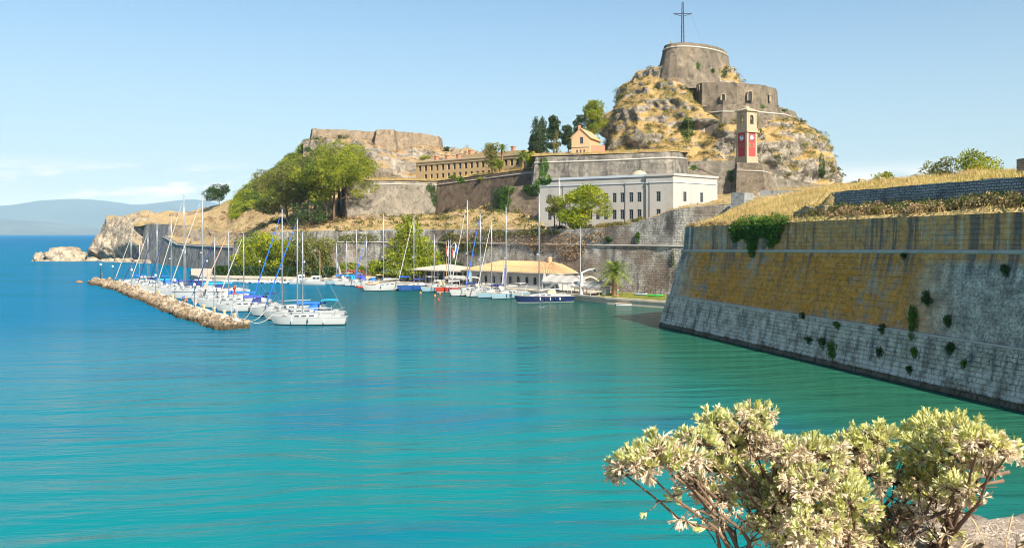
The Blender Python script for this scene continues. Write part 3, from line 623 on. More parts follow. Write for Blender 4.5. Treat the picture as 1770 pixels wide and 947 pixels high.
for k in range(nr):
    s = (k+random.random())/nr; s = s**0.85; p, tg, nn = mole(s); far_ = 1.35-0.55*s
    lay = random.choice((0, 0, 1, 1, 2)); off = (0.0, 0.75, 1.7)[lay]+random.uniform(-0.3, 0.3)
    sc = random.choice((random.uniform(0.45, .8), random.uniform(.7, 1.25)))*(1.0 if lay < 2 else 0.6)*far_
    q = p+nn*off+tg*random.uniform(-.4, .4)
    o = link('rock', rocks[k % 6], None, ml, q-Vector(ml.location)+Vector((0, 0, (0.05, 0.55, 1.1)[lay])), (random.uniform(0, 6), random.uniform(0, 6), random.uniform(0, 6)), (sc*random.uniform(0.8, 1.4), sc, sc*random.uniform(0.6, 0.9)))
# big squared end block
for k in range(4):
    p, tg, nn = mole(0.985); q = p+nn*(0.6+k*0.92); mb = MB(); mb.box((q.x, q.y, 0.2), (1.7, 0.9, 1.5+0.3*(k % 2)), math.atan2(tg.y, tg.x), 0.93)
    rel(mb.build('end_block', M['mole_rock']), ml)
# islet and shore rocks
def boulder(name, c, size, label, seed, mat):
    bm = bmesh.new(); bmesh.ops.create_icosphere(bm, subdivisions=4, radius=1.0)
    for v in bm.verts:
        q = v.co.copy(); n_ = 0.45*fbm(q.x*1.4+seed, q.y*1.4, q.z*1.4, 5)+0.18*(noise.ridged_multi_fractal(q*2.2+Vector((seed, 0, 0)), 0.9, 2.1, 4, 1, 2)-1)
        v.co = Vector((q.x*size[0], q.y*size[1], q.z*size[2]))*(1+n_)
    me = bpy.data.meshes.new(name); bm.to_mesh(me); bm.free(); me.materials.append(mat); me.polygons.foreach_set('use_smooth', [True]*len(me.polygons))
    o = link(name, me, None, None, c); tag(o, label, 'rock'); return o
boulder('islet_rock', G(112, 412, -0.5), (10.5, 6, 6.5), 'pale limestone islet lying off the headland', 3.0, M['cliff_pale'])
boulder('islet_rock', G(70, 412, -0.6), (4.2, 3, 4.0), 'small rock at the seaward end of the pale islet', 8.0, M['cliff_pale'])
boulder('islet_rock', G(146, 416, -1.2), (8, 4, 2.6), 'low rock ledge between the islet and the headland', 5.0, M['cliff_pale'])
for k, (px, D, a) in enumerate(((190, 405, 2.2), (214, 398, 2.6), (240, 390, 2.0), (258, 384, 2.4))):
    boulder('shore_rock', G(px, D, -0.4), (a*2.2, a, a*0.8), ['first', 'second', 'third', 'fourth'][k]+' from the left of the low rocks under the headland cliff', 11.0+k, M['cliff_pale'])
# ================================================================ NEAR BASTION (right)
DV, NV = Vector((0.2709, -0.9626, 0)), Vector((0.9626, 0.2709, 0))    # along the face towards the viewer, into the wall
B0 = Vector((20.7, 122.6, 0))                                        # foot of the corner
m, t = newmat('bastion_stone')
pos = t.n('ShaderNodeNewGeometry').outputs['Position']; z = t.sep(pos)[2]
s = t.math('SUBTRACT', t.dot(pos, tuple(DV)), B0.dot(DV))
sv = t.comb(s, 0.0, z)
n1 = t.noise(sv, 0.13, 6, 0.66); n2 = t.noise(sv, 0.75, 5, 0.65); n3 = t.noise(pos, 4.5, 4, 0.7); nf = t.noise(pos, 14, 2)
grey = t.mix(t.ramp(n2, 0.32, 0.68), (0.25, 0.225, 0.185), (0.60, 0.55, 0.46))
och = t.mix(t.ramp(n2, 0.3, 0.75), (0.46, 0.17, 0.012), (0.70, 0.31, 0.045))
och = t.mix(t.ramp(n3, 0.50, 0.68, 0, 0.8), och, (0.46, 0.38, 0.26))
och = t.mix(t.ramp(t.noise(pos, 1.6, 5, 0.7), 0.52, 0.62, 0, 0.6), och, (0.15, 0.115, 0.06))
inz = t.math('MULTIPLY', t.ramp(z, 4.2, 4.7), 1.0)
right = t.math('MULTIPLY', t.ramp(t.math('ADD', s, t.math('MULTIPLY', n1, 10.0)), 51, 59), t.ramp(z, 10.2, 11.2, 1, 0))
left = t.ramp(t.math('ADD', s, t.math('MULTIPLY', n1, 9.0)), 5, 13)
om = t.math('MULTIPLY', t.math('MULTIPLY', inz, t.math('SUBTRACT', 1.0, right)), left)
om = t.math('MULTIPLY', om, t.ramp(z, 10.6, 11.6, 1.0, 0.8))
om = t.math('MULTIPLY', om, t.ramp(t.math('ADD', t.math('MULTIPLY', n1, 0.8), t.math('MULTIPLY', n2, 0.55)), 0.49, 0.66))
c = t.mix(om, grey, och)
c = t.mix(t.math('MULTIPLY', right, t.ramp(n3, 0.45, 0.62, 0.0, 0.7)), c, (0.10, 0.095, 0.085))
c = t.mix(t.math('MULTIPLY', t.ramp(n3, 0.62, 0.70), 0.5), c, (0.55, 0.53, 0.47))
stn = t.noise(t.comb(t.math('MULTIPLY', s, 0.85), 0.0, t.math('MULTIPLY', z, 0.045)), 1.0, 4, 0.7)
below = t.math('MAXIMUM', t.ramp(z, 7.6, 11.2, 0.25, 1.0), t.ramp(z, 3.0, 4.3, 0.9, 0.0))
c = t.mix(t.math('MULTIPLY', t.math('MULTIPLY', t.ramp(stn, 0.50, 0.60), below), 0.75), c, (0.085, 0.095, 0.105))
pl = t.math('MULTIPLY', t.ramp(stn, 0.34, 0.42, 1, 0), t.ramp(z, 10.6, 11.5))
c = t.mix(t.math('MULTIPLY', pl, 0.6), c, (0.52, 0.48, 0.36))
c = t.mix(t.math('MULTIPLY', t.math('MULTIPLY', t.ramp(z, 0.3, 3.2, 1, 0), t.ramp(n2, 0.42, 0.55)), 0.75), c, (0.50, 0.50, 0.475))
c = t.mix(t.ramp(t.math('ADD', z, t.math('MULTIPLY', n2, 0.5)), 0.65, 0.95, 0.85, 0), c, (0.055, 0.045, 0.022))
b = t.n('ShaderNodeBsdfPrincipled', None, Base_Color=c, Roughness=0.92, Normal=bump(t, t.math('ADD', n3, t.math('MULTIPLY', nf, 0.4)), 0.7, 0.09)); b.inputs['Specular IOR Level'].default_value = 0.15
out(t, b)
plain('joint_dark', (0.10, 0.09, 0.07), 0.95, var=0.4)
bast = thing('stone_bastion', 'huge near bastion wall with orange lichen, cordon and stone plinth in the right foreground', 'bastion', tuple(B0+DV*30))
BL = Vector(bast.location)
TMAX = 86.0
def zc(t): return 10.55+0.0165*t            # cordon height
def ztop(t): return 14.0+0.013*t            # top of the upper wall
def face_pt(t, z, o=0.0):
    """point on the battered face; o pushes into the wall"""
    inn = 0.255*min(z, zc(t))+max(0, z-zc(t))*0.06+(0.25 if z > 4.35 else 0.0)+(0.12 if z > zc(t) else 0.0)
    # the corner leans with the batter on the hidden flank too
    lean = 0.12*z*max(0.0, 1-t/30.0)
    return B0+DV*(t+lean)+NV*(inn+o)+Vector((0, 0, z))
# core (seen as dark joints) : face set back, hidden flank, inner side
core = MB(); rows = []
zs = [-2, 0, 2.2, 4.3, 4.36, 6.5, 8.7, 10.5, 10.62, 12.4, 1.0]
for j, zz in enumerate(zs):
    row = []
    for i in range(49):
        tt = TMAX*i/48
        z_ = ztop(tt)-0.02 if j == len(zs)-1 else (zc(tt)-0.02 if zz == 10.5 else (zc(tt)+0.02 if zz == 10.62 else zz))
        row.append(face_pt(tt, z_, 0.07))
    rows.append(row)
core.grid(rows, flip=False)
fl_dir = Vector((0.93, 0.37, 0)); flank = [[r[0] for r in rows], [r[0]+fl_dir*30 for r in rows]]
core.grid([[r[0]+fl_dir*30 for r in rows], [r[0] for r in rows]])
top = [rows[-1], [p+NV*30 for p in rows[-1]]]
core.grid(top)
co = core.build('wall_core', M['bastion_stone']); rel(co, bast)
# blocks
unit = MB(); ch = 0.045
bk = [(-.5, 0, -.5), (.5, 0, -.5), (.5, 0, .5), (-.5, 0, .5)]; fr_ = [(-.5+ch, -1, -.5+ch*2), (.5-ch, -1, -.5+ch*2), (.5-ch, -1, .5-ch*2), (-.5+ch, -1, .5-ch*2)]
uv_ = bk+fr_; ufs = [(4, 5, 6, 7), (0, 1, 5, 4), (1, 2, 6, 5), (2, 3, 7, 6), (3, 0, 4, 7)]
ume = bpy.data.meshes.new('block'); ume.from_pydata(uv_, [], ufs); ume.materials.append(M['bastion_stone']); ume.update()
random.seed(5); blocks = []
def course(z0, z1, lmin, lmax, gap, pro, zf=None):
    t_ = random.uniform(-lmax, 0)
    while t_ < TMAX:
        L = random.uniform(lmin, lmax); ta, tb = max(t_, 0.0), min(t_+L, TMAX)
        if tb-ta > 0.15:
            tm = (ta+tb)/2; a = zf(z0, tm) if zf else z0; b_ = zf(z1, tm) if zf else z1
            blocks.append((tm, tb-ta-gap, a+gap*0.5, b_-gap*0.5, pro*random.uniform(0.55, 1.35)))
        t_ += L
zz = -0.45
while zz < 4.2:
    h = random.choice((0.36, 0.40, 0.44)); h = min(h, 4.3-zz) if 4.3-zz < 0.6 else h
    course(zz, zz+h, 0.4, 1.25, 0.03, 0.10); zz += h
k = 12
for i in range(k): course(i/k, (i+1)/k, 1.1, 3.4, 0.022, 0.055, lambda f, tt: lerp(4.38, zc(tt)-0.02, f))
k = 7
for i in range(k): course(i/k, (i+1)/k, 1.2, 3.6, 0.022, 0.055, lambda f, tt: lerp(zc(tt)+0.16, ztop(tt), f))
def score(b):
    p = face_pt(b[0], (b[2]+b[3])/2); px = CX+F*p.x/p.y; py = CY+F*(H-p.z)/p.y
    return b[1]*(b[3]-b[2])/p.y**2 if (px < 1775 and py < 950) else 0.0
order = sorted(range(len(blocks)), key=lambda i: -score(blocks[i])); big = set(order[:290])
vs = []
def block_matrix(b):
    tm, L, z0, z1, pro = b; a = face_pt(tm, z0+1e-3, 0.075); c = face_pt(tm, z1-1e-3, 0.075)
    up = (c-a); hh = up.length; up.normalize(); yv = (-(NV) - up*(-(NV)).dot(up)).normalized()
    xv = DV; return Matrix(((xv.x*L, -yv.x*pro, up.x*hh, (a.x+c.x)/2), (xv.y*L, -yv.y*pro, up.y*hh, (a.y+c.y)/2), (xv.z*L, -yv.z*pro, up.z*hh, (a.z+c.z)/2), (0, 0, 0, 1)))
jb = MB()
for i, b in enumerate(blocks):
    Mx = block_matrix(b)
    if i in big:
        o = bpy.data.objects.new('block', ume); COL.objects.link(o); o.parent = bast; o.matrix_local = Matrix.Translation(-BL) @ Mx
    else:
        n0 = len(jb.v); jb.v.extend([tuple(Mx @ Vector(v)) for v in uv_])
        for f in ufs: jb.f.append(tuple(n0+q for q in f)); jb.uv.append([(0, 0)]*4); jb.mi.append(0)
o = rel(jb.build('masonry', M['bastion_stone']), bast); o['kind'] = 'stuff'
# cordon and plinth ledge
for nm, zf_, rad, o_ in (('cordon', lambda tt: zc(tt)+0.04, 0.2, -0.02), ('plinth_ledge', lambda tt: 4.33, 0.13, 0.12)):
    mb = MB(); mb.tube([face_pt(TMAX*i/60, zf_(TMAX*i/60), o_) for i in range(61)], rad, 8); rel(mb.build(nm, M['cordon_stone'], smooth=True), bast)
# foot of wet stones at the waterline
# earthwork on top
def top_z(t, o):
    base = ztop(t)
    a = base+min(o, 12.0)*0.335                       # plain grass glacis near the corner
    if o > 12: a += (o-12)*0.155
    bz = base+0.25+o*0.14 if o < 4.0 else 17.3+0.004*t+(min(o, 26)-4.0)*0.125
    k = sstep(t, 25.5, 29.0)
    z = lerp(a, bz, k)
    if o < 0: return base-0.06
    return min(z, 20.6)+0.45*fbm(t*0.16, o*0.16, 2.0, 4)*min(1, o/2+0.05)
mb = MB(); rows = []
os_ = [-0.02, 0.5, 1, 1.6, 2.2, 3.0, 3.9, 4.15, 5, 6, 7.2, 8.5, 10, 12, 14, 17, 20, 23, 26, 30, 40]
for o_ in os_:
    row = []
    for i in range(121):
        tt = TMAX*i/120; q = face_pt(tt, ztop(tt), o_)
        row.append((q.x, q.y, top_z(tt, o_) if o_ < 35 else 19.0))
    rows.append(row)
mb.grid(rows)
bt = mb.build('bastion_earthwork', M['bastion_grass'], smooth=True); tag(bt, kind='structure'); reg(bt)
def btop(t, o): q = face_pt(t, ztop(t), o); return Vector((q.x, q.y, top_z(t, o)))
def bpt(t, o, z): q = face_pt(t, ztop(t), o); return (q.x, q.y, z)
wl = [bpt(tt, 4.0, 0)[:2]+(17.45+0.006*tt, 14.4) for tt in (29.5, 34, 42, 50, 54, 60)]
wall('terrace_wall', wl, M['wall_slate'], 'blue-grey rubble retaining wall on top of the near bastion', 0.04, 0.8, 0.08, du=0.8, seed=40)
wall('terrace_wall', [bpt(60.5, 3.4, 0)[:2]+(17.2, 14.4), bpt(75, 3.4, 0)[:2]+(17.4, 14.4)], M['wall_slate'], 'rubble wall at the right edge of the picture on the near bastion', 0.04, 0.8, 0.1, du=0.8, seed=41)
wall('ruined_wall', [bpt(24.5, 1.9, 0)[:2]+(15.6, 14.0), bpt(27, 1.7, 0)[:2]+(15.9, 14.0), bpt(31, 1.6, 0)[:2]+(16.0, 14.0)], M['rubble'], 'low dark stub of rubble wall at the end of the blue-grey terrace wall', 0.05, 0.8, 0.4, du=0.6, seed=42)
wall('ruined_wall', [bpt(44, 14, 0)[:2]+(20.3, 18), bpt(54, 14.2, 0)[:2]+(20.5, 18)], M['rubble'], 'dark stone lining set in the grassy top at the upper right', 0.02, 0.8, 0.15, seed=43)
# grey merlons on the ramp behind the bastion corner
def merlon(px0, px1, y0, y1, D0, D1, label, th=3.0):
    a, b = P(px0, y0, D0), P(px1, y0, D1); zb = P(px0, y1, D0).z-2.0
    wall('merlon', [(a.x, a.y, a.z, zb), (b.x, b.y, b.z, zb)], M['stone_merlon'], label, 0.03, th, 0.02, seed=px0*0.1)
stone('stone_merlon', (0.25, 0.25, 0.235), (0.36, 0.36, 0.335), bw=1.2, bh=0.5, streak=0.3, pale=0.1, mortar=0.2, bstr=0.3)
merlon(1263, 1287, 333, 357, 158, 156, 'squat grey merlon block right of the white building'); merlon(1314, 1391, 329, 342, 160, 156, 'long low grey merlon block on the grassy ramp')
wall('low_wall', [W4(1291, 332, 172, 18), W4(1313, 332, 172, 18)], M['rubble'], 'short brown rubble wall between the two grey merlon blocks', 0.02, seed=45)
# ================================================================ BUILDINGS
def facade(mb, p0, p1, z0, z1, wins, depth=0.22):
    """wall from p0 to p1 with real openings (s0,s1,za,zb); outside is on the right of p0->p1"""
    p0, p1 = Vector(p0[:2]), Vector(p1[:2]); d = (p1-p0); L = d.length; d.normalize(); nrm = Vector((d.y, -d.x))
    ss = sorted({0.0, L, *[w[0] for w in wins], *[w[1] for w in wins]}); zs = sorted({z0, z1, *[w[2] for w in wins], *[w[3] for w in wins]})
    def pt(s, z, o=0.0): q = p0+d*s-nrm*o; return (q.x, q.y, z)
    for a, b in zip(ss, ss[1:]):
        for c, e in zip(zs, zs[1:]):
            m_ = ((a+b)/2, (c+e)/2)
            if any(w[0] < m_[0] < w[1] and w[2] < m_[1] < w[3] for w in wins): continue
            mb.face([pt(a, c), pt(b, c), pt(b, e), pt(a, e)])
    for s0, s1, a, b in wins:
        for q in ([(s0, a), (s1, a)], [(s1, a), (s1, b)], [(s1, b), (s0, b)], [(s0, b), (s0, a)]):
            (u, v), (w, x) = q; mb.face([pt(u, v), pt(u, v, depth), pt(w, x, depth), pt(w, x)])
    return pt
def window(root, pt, w, depth=0.22, bars=(1, 2), pane='window_glass', frame='window_frame'):
    s0, s1, a, b = w; f = MB(); t_ = 0.09
    def bar(u0, u1, v0, v1, o0, o1):
        f.grid([[pt(u0, v0, o0), pt(u1, v0, o0), pt(u1, v1, o0), pt(u0, v1, o0)], [pt(u0, v0, o1), pt(u1, v0, o1), pt(u1, v1, o1), pt(u0, v1, o1)]], closed=True)
        f.face([pt(u0, v0, o0), pt(u1, v0, o0), pt(u1, v1, o0), pt(u0, v1, o0)])
    o0, o1 = depth-0.11, depth-0.02
    bar(s0+0.003, s0+t_, a+.003, b-.003, o0, o1); bar(s1-t_, s1-0.003, a+.003, b-.003, o0, o1); bar(s0+t_, s1-t_, a+.003, a+t_, o0, o1); bar(s0+t_, s1-t_, b-t_, b-.003, o0, o1)
    for k in range(bars[0]): u = lerp(s0, s1, (k+1)/(bars[0]+1)); bar(u-.03, u+.03, a+t_, b-t_, o0+.02, o1)
    for k in range(bars[1]): v = lerp(a, b, (k+1)/(bars[1]+1)); bar(s0+t_, s1-t_, v-.025, v+.025, o0+.025, o1-.004)
    wo = rel(f.build('window', M[frame]), root)
    g = MB(); g.face([pt(s0, a, depth-0.015), pt(s1, a, depth-0.015), pt(s1, b, depth-0.015), pt(s0, b, depth-0.015)])
    po = g.build('pane', M[pane]); po.parent = wo; po.location = po.location-root.location-wo.location
def s_at(px, p0, p1):
    """distance along p0->p1 where photo column px meets it"""
    k = (px-CX)/F; x0, y0, dx, dy = p0[0], p0[1], p1[0]-p0[0], p1[1]-p0[1]
    u = (k*y0-x0)/(dx-k*dy); return u*math.hypot(dx, dy)
def part(root, mb, name, mat, smooth=False, under=None):
    o = mb.build(name, mat, smooth=smooth)
    if under is None: return rel(o, root)
    o.parent = under; o.location = o.location-root.location-under.location; return o
# --- white barracks
A, B, C_ = G(935, 223), G(1165, 202.5), G(1240, 214)
wb = thing('barracks_building', 'long white plastered barracks with two rows of barred windows above the harbour', 'building', (A.x+20, 214, 14))
d = (B-A).normalized(); nr_ = Vector((d.y, -d.x, 0)); Lm = (B-A).length
sA, sB = s_at(968, A, B), s_at(1118, A, B); ZR = 27.0; ZB = 12.5
segs = [(0, sA, 0.45, [950]), (sA, sB, 0.0, [979, 993, 1007, 1020, 1033, 1047, 1062, 1075.5, 1091, 1105]), (sB, Lm, 0.45, [1138])]
mb = MB(); wl_ = []
for a, b_, pr, pxs in segs:
    p0, p1 = A+d*a+nr_*pr, A+d*b_+nr_*pr; ws = []
    for px in pxs:
        s_ = s_at(px, p0, p1)
        ws += [(s_-0.55, s_+0.55, 20.6, 22.9), (s_-0.55, s_+0.55, 16.5, 18.8)]
        if 1000 < px < 1080: ws.append((s_-0.5, s_+0.5, 14.55, 15.35))
    pt = facade(mb, p0, p1, ZB, ZR, ws); wl_ += [(pt, w) for w in ws]
for s_, q in ((sA, 1), (sB, -1)):
    a, b_ = A+d*s_+nr_*0.45, A+d*s_; a, b_ = (a, b_) if q == 1 else (b_, a); mb.face([(a.x, a.y, ZB), (b_.x, b_.y, ZB), (b_.x, b_.y, ZR), (a.x, a.y, ZR)])
B2 = B+nr_*0.45; s1, s2 = s_at(1184, B2, C_), s_at(1213, B2, C_)
ws = [(s_-0.6, s_+0.6, 20.6, 22.9) for s_ in (s1, s2)]; pt = facade(mb, B2, C_, ZB, ZR, ws); wl_ += [(pt, w) for w in ws]
E_ = Vector((C_.x+1.0, C_.y+9.0, 0)); Fb = A-nr_*14+nr_*0.45
for a, b_ in ((C_, E_), (E_, Fb), (Fb, A+nr_*0.45)): mb.face([(a.x, a.y, ZB), (b_.x, b_.y, ZB), (b_.x, b_.y, ZR), (a.x, a.y, ZR)])
part(wb, mb, 'wall', M['plaster_white'])
for pt, w in wl_: window(wb, pt, w, bars=(1, 2) if w[3]-w[2] > 1 else (1, 0))
mb = MB()
ring = [A+nr_*0.45, A+d*sA+nr_*0.45, A+d*sA, A+d*sB, A+d*sB+nr_*0.45, B2, C_, E_, Fb]
mb.face([(p.x, p.y, ZR-0.55) for p in ring]); part(wb, mb, 'roof', M['roof_lead'])
def band(ring_, z0, z1, pro, nm, mt, a=0, b=None):
    for i in range(a, b if b is not None else len(ring_)-1):
        p, q = ring_[i], ring_[i+1]; e = (q-p); L = e.length; e.normalize(); nn = Vector((e.y, -e.x, 0)); m_ = MB(); c = (p+q)/2+nn*(pro/2+0.002)
        m_.box((c.x, c.y, (z0+z1)/2), (L+pro*0.8, pro, z1-z0), math.atan2(e.y, e.x)); part(wb, m_, nm, mt)
band(ring, 25.0, 25.18, 0.16, 'string_course', M['roof_lead'], 0, 6); band(ring, 26.55, 27.12, 0.28, 'cornice', M['plaster_white'], 0, 1); band(ring, 26.55, 27.1, 0.25, 'cornice', M['roof_lead'], 2, 3); band(ring, 26.55, 27.12, 0.28, 'cornice', M['plaster_white'], 4, 6)
for px in (973, 1013, 1081, 1123):
    p0, p1 = (A, B) if px < 1118 else (A+nr_*0.45, B+nr_*0.45); q = p0+d*s_at(px, p0, p1)+nr_*0.1; m_ = MB(); m_.tube([(q.x, q.y, 14), (q.x, q.y, 25.0)], 0.07, 6); m_.box((q.x, q.y, 25.05), (0.35, 0.25, 0.35)); part(wb, m_, 'drainpipe', M['window_frame'])
p = P(1105, 303, 212); m_ = MB(); m_.lathe([(2.0, -1.2), (2.0, 0), (1.8, 0.35), (1.2, 0.85), (0.4, 1.15), (0.0, 1.2)], p, 14)
dm = part(wb, m_, 'roof_dome', M['plaster_cream'], True)
# --- ochre barracks
A, B = G(719, 331), G(932, 292); ob = thing('ochre_barracks', 'long ochre barracks with dark windows and chimneys on the upper terrace', 'building', (A.x+20, 312, 32))
d = (B-A).normalized(); nr_ = Vector((d.y, -d.x, 0)); Lm = (B-A).length; ZB, ZR = 31.5, 40.3
mb = MB(); ws = []; px = 726
while px < 922:
    s_ = s_at(px, A, B); ws += [(s_-0.62, s_+0.62, 36.6, 38.7)]
    if px > 732: ws += [(s_-0.6, s_+0.6, 33.6, 35.4)]
    px += 9.9
pt = facade(mb, A, B, ZB, ZR, ws, 0.35); Fb, E_ = A-nr_*11, B-nr_*11
for a, b_ in ((B, E_), (E_, Fb), (Fb, A)): mb.face([(a.x, a.y, ZB), (b_.x, b_.y, ZB), (b_.x, b_.y, ZR), (a.x, a.y, ZR)])
part(ob, mb, 'wall', M['plaster_ochre'])
for w in ws: window(ob, pt, w, 0.35, (1, 1), frame='cloth_dark')
mb = MB(); mb.face([(p.x, p.y, ZR-0.3) for p in (A, B, E_, Fb)]); part(ob, mb, 'roof', M['plaster_ochre'])
for z0, z1, pro, nm in ((39.0, 39.25, 0.25, 'string_course'), (ZR-0.35, ZR+0.08, 0.35, 'cornice')):
    c = (A+B)/2+nr_*(pro/2+.002); m_ = MB(); m_.box((c.x, c.y, (z0+z1)/2), (Lm+0.4, pro, z1-z0), math.atan2(d.y, d.x)); part(ob, m_, nm, M['plaster_cream'])
a0, a1 = s_at(796, A, B), s_at(905, A, B); c = A+d*(a0+a1)/2-nr_*3.2; m_ = MB(); m_.box((c.x, c.y, ZR+0.5), (a1-a0, 6.0, 1.6), math.atan2(d.y, d.x)); part(ob, m_, 'attic', M['plaster_ochre'])
for px, k in ((749, 0), (768, 0), (787, 0), (808, 1.2), (882, 1.2), (836, 1.0)):
    c = A+d*s_at(px, A, B)-nr_*1.6; m_ = MB(); m_.box((c.x, c.y, ZR+k+0.7), (1.2, 1.2, 1.8), math.atan2(d.y, d.x)); m_.box((c.x, c.y, ZR+k+1.7), (1.5, 1.5, 0.25), math.atan2(d.y, d.x)); part(ob, m_, 'chimney', M['brick_red'])
# --- gabled houses
def gable_house(name, label, p0, p1, depth, zb, ze, zr, wm, rm, wins, wbars=(1, 1), ridge_front=True):
    d = (p1-p0).normalized(); nr_ = Vector((d.y, -d.x, 0)); L = (p1-p0).length; root = thing(name, label, 'house', ((p0.x+p1.x)/2, (p0.y+p1.y)/2, zb))
    mb = MB(); pt = facade(mb, p0, p1, zb, ze, wins); q0, q1 = p0-nr_*depth, p1-nr_*depth
    for a, b_ in ((p1, q1), (q1, q0), (q0, p0)): mb.face([(a.x, a.y, zb), (b_.x, b_.y, zb), (b_.x, b_.y, ze), (a.x, a.y, ze)])
    for a, b_ in ((p0, p1), (q1, q0)): c = (a+b_)/2; mb.face([(a.x, a.y, ze), (b_.x, b_.y, ze), (c.x, c.y, zr)])
    part(root, mb, 'wall', wm)
    for w in wins: window(root, pt, w, 0.22, wbars)
    mb = MB(); c0, c1 = (p0+p1)/2+nr_*0.3, (q0+q1)/2-nr_*0.3; e = d*(L/2+0.45); dz = (zr-ze)/(L/2)*0.45
    for sg in (-1, 1):
        a, b_ = c0+e*sg, c1+e*sg
        top_ = [(c0.x, c0.y, zr+.2), (a.x, a.y, ze-dz+.2), (b_.x, b_.y, ze-dz+.2), (c1.x, c1.y, zr+.2)]; mb.face(top_ if sg < 0 else top_[::-1]); bo = [(x, y, z-.18) for x, y, z in top_]; mb.face(bo[::-1] if sg < 0 else bo)
        for i in range(4): mb.face([top_[i], top_[(i+1) % 4], bo[(i+1) % 4], bo[i]])
    ro = part(root, mb, 'roof', rm); return root, pt, ro
p0, p1 = G(988, 262), G(1019, 260); Lh = (p1-p0).length
hw = [(Lh*0.55-.5, Lh*0.55+.5, 40.0, 42.0)]+[(Lh*f-.28, Lh*f+.28, 37.0, 38.2) for f in (0.3, 0.5, 0.7)]
oh, pt_, ro = gable_house('gabled_house', 'small orange gabled house on the terrace beside the cypresses', p0, p1, 12, 34.5, 42.0, 44.6, M['plaster_orange'], M['tile_tan'], hw)
m_ = MB(); c = (p0+p1)/2+Vector((0, 4, 0)); m_.box((c.x, c.y, 45.2), (0.9, 0.9, 1.6)); part(oh, m_, 'chimney', M['brick_red'], under=ro)
m_ = MB(); c = G(1031, 264); m_.box((c.x, c.y, 37.2), (4.6, 5, 4.8)); part(oh, m_, 'lean_to', M['brick_red'])
m_ = MB(); c = (p0+p1)/2; m_.box((c.x, c.y-0.08, 39.1), (Lh+0.1, 0.25, 0.2), math.atan2((p1-p0).y, (p1-p0).x)); part(oh, m_, 'string_course', M['plaster_cream'])
p0, p1 = G(1519, 178), G(1580, 172)
gable_house('low_house', 'low house with a tan roof showing above the grassy bastion', p0-Vector((0, 0, 0)), p1, 9, 18, 22.6, 24.2, M['plaster_orange'], M['tile_tan'], [])
for px, D, y0, lab in ((1523, 176, 309, 'small brick chimney stack left of the low tan roof'), (1489, 176, 311, 'square stone gatepost left of the low tan roof')):
    p = P(px, y0, D); m_ = MB(); m_.box((p.x, p.y, p.z-1.9), (0.8, 0.8, 3.8)); m_.box((p.x, p.y, p.z+0.08), (1.0, 1.0, 0.2)); tag(m_.build('chimney_stack', M['plaster_cream']), lab, 'chimney')
# --- clock tower
CT = G(1290.5, 256.5); zb = 33.6; ct = thing('clock_tower', 'red and cream clock tower with an arched belfry at the foot of the citadel', 'tower', (CT.x, CT.y, zb), R(31))
def loc_part(mb, nm, mt, par=ct, smooth=False): return link(nm, mb.mesh(nm, mt, smooth), None, par)
a = 2.05; z_ = lambda z: z-zb
m_ = MB(); m_.box((0, 0, z_(34.6)), (2*a+.6, 2*a+.6, 2.0)); loc_part(m_, 'base', M['plaster_tower'])
m_ = MB(); m_.box((0, 0, z_(39.15)), (2*a, 2*a, 7.1)); loc_part(m_, 'shaft', M['plaster_red'])
for sx_ in (-1, 1):
    for sy_ in (-1, 1): m_ = MB(); m_.box((sx_*(a-.28), sy_*(a-.28), z_(39.15)), (0.75, 0.75, 7.1)); loc_part(m_, 'pilaster', M['plaster_tower'])
m_ = MB(); m_.box((0, 0, z_(42.95)), (2*a+.9, 2*a+.9, 0.5)); m_.box((0, 0, z_(43.35)), (2*a+.5, 2*a+.5, 0.3)); loc_part(m_, 'cornice', M['plaster_tower'])
m_ = MB(); m_.box((0, 0, z_(44.3)), (2*a, 2*a, 1.6)); loc_part(m_, 'belfry_base', M['plaster_tower'])
# belfry: four corner piers with arches between
m_ = MB(); bz0, bz1 = z_(45.1), z_(48.9); ow = 0.75
for k in range(4):
    rot = Matrix.Rotation(k*math.pi/2, 3, 'Z'); f_ = lambda x, y, z: tuple(rot @ Vector((x, y, z)))
    hs = bz0+2.0; arc = [(ow*math.cos(math.pi*q/8), hs+ow*math.sin(math.pi*q/8)) for q in range(9)]
    for y in (-a+.02, -a+.7):
        m_.face([f_(-a+.02, y, bz0), f_(-ow, y, bz0), f_(-ow, y, bz1), f_(-a+.02, y, bz1)]); m_.face([f_(ow, y, bz0), f_(a-.02, y, bz0), f_(a-.02, y, bz1), f_(ow, y, bz1)])
        for q in range(8): (x0, z0), (x1, z1) = arc[q], arc[q+1]; m_.face([f_(x1, y, z1), f_(x0, y, z0), f_(x0, y, bz1), f_(x1, y, bz1)])
    pr_ = [(ow, bz0)]+arc+[(-ow, bz0)]
    for q in range(len(pr_)-1): (x0, z0), (x1, z1) = pr_[q], pr_[q+1]; m_.face([f_(x0, -a+.02, z0), f_(x1, -a+.02, z1), f_(x1, -a+.7, z1), f_(x0, -a+.7, z0)])
loc_part(m_, 'belfry', M['plaster_tower'])
m_ = MB(); m_.lathe([(0.0, 1.0), (0.2, 0.95), (0.33, 0.5), (0.5, 0.0), (0.45, 0.0)], (0, 0, z_(46.9)), 10); loc_part(m_, 'bell', M['teak'])
m_ = MB(); m_.box((0, 0, z_(49.1)), (2*a+.8, 2*a+.8, 0.4)); m_.box((0, 0, z_(49.65)), (2*a+.3, 2*a+.3, 0.7), 0, 0.45); m_.lathe([(1.0, 0), (0.95, .3), (.6, .65), (0.15, .8), (0, .85)], (0, 0, z_(49.95)), 12); loc_part(m_, 'roof', M['plaster_tower'])
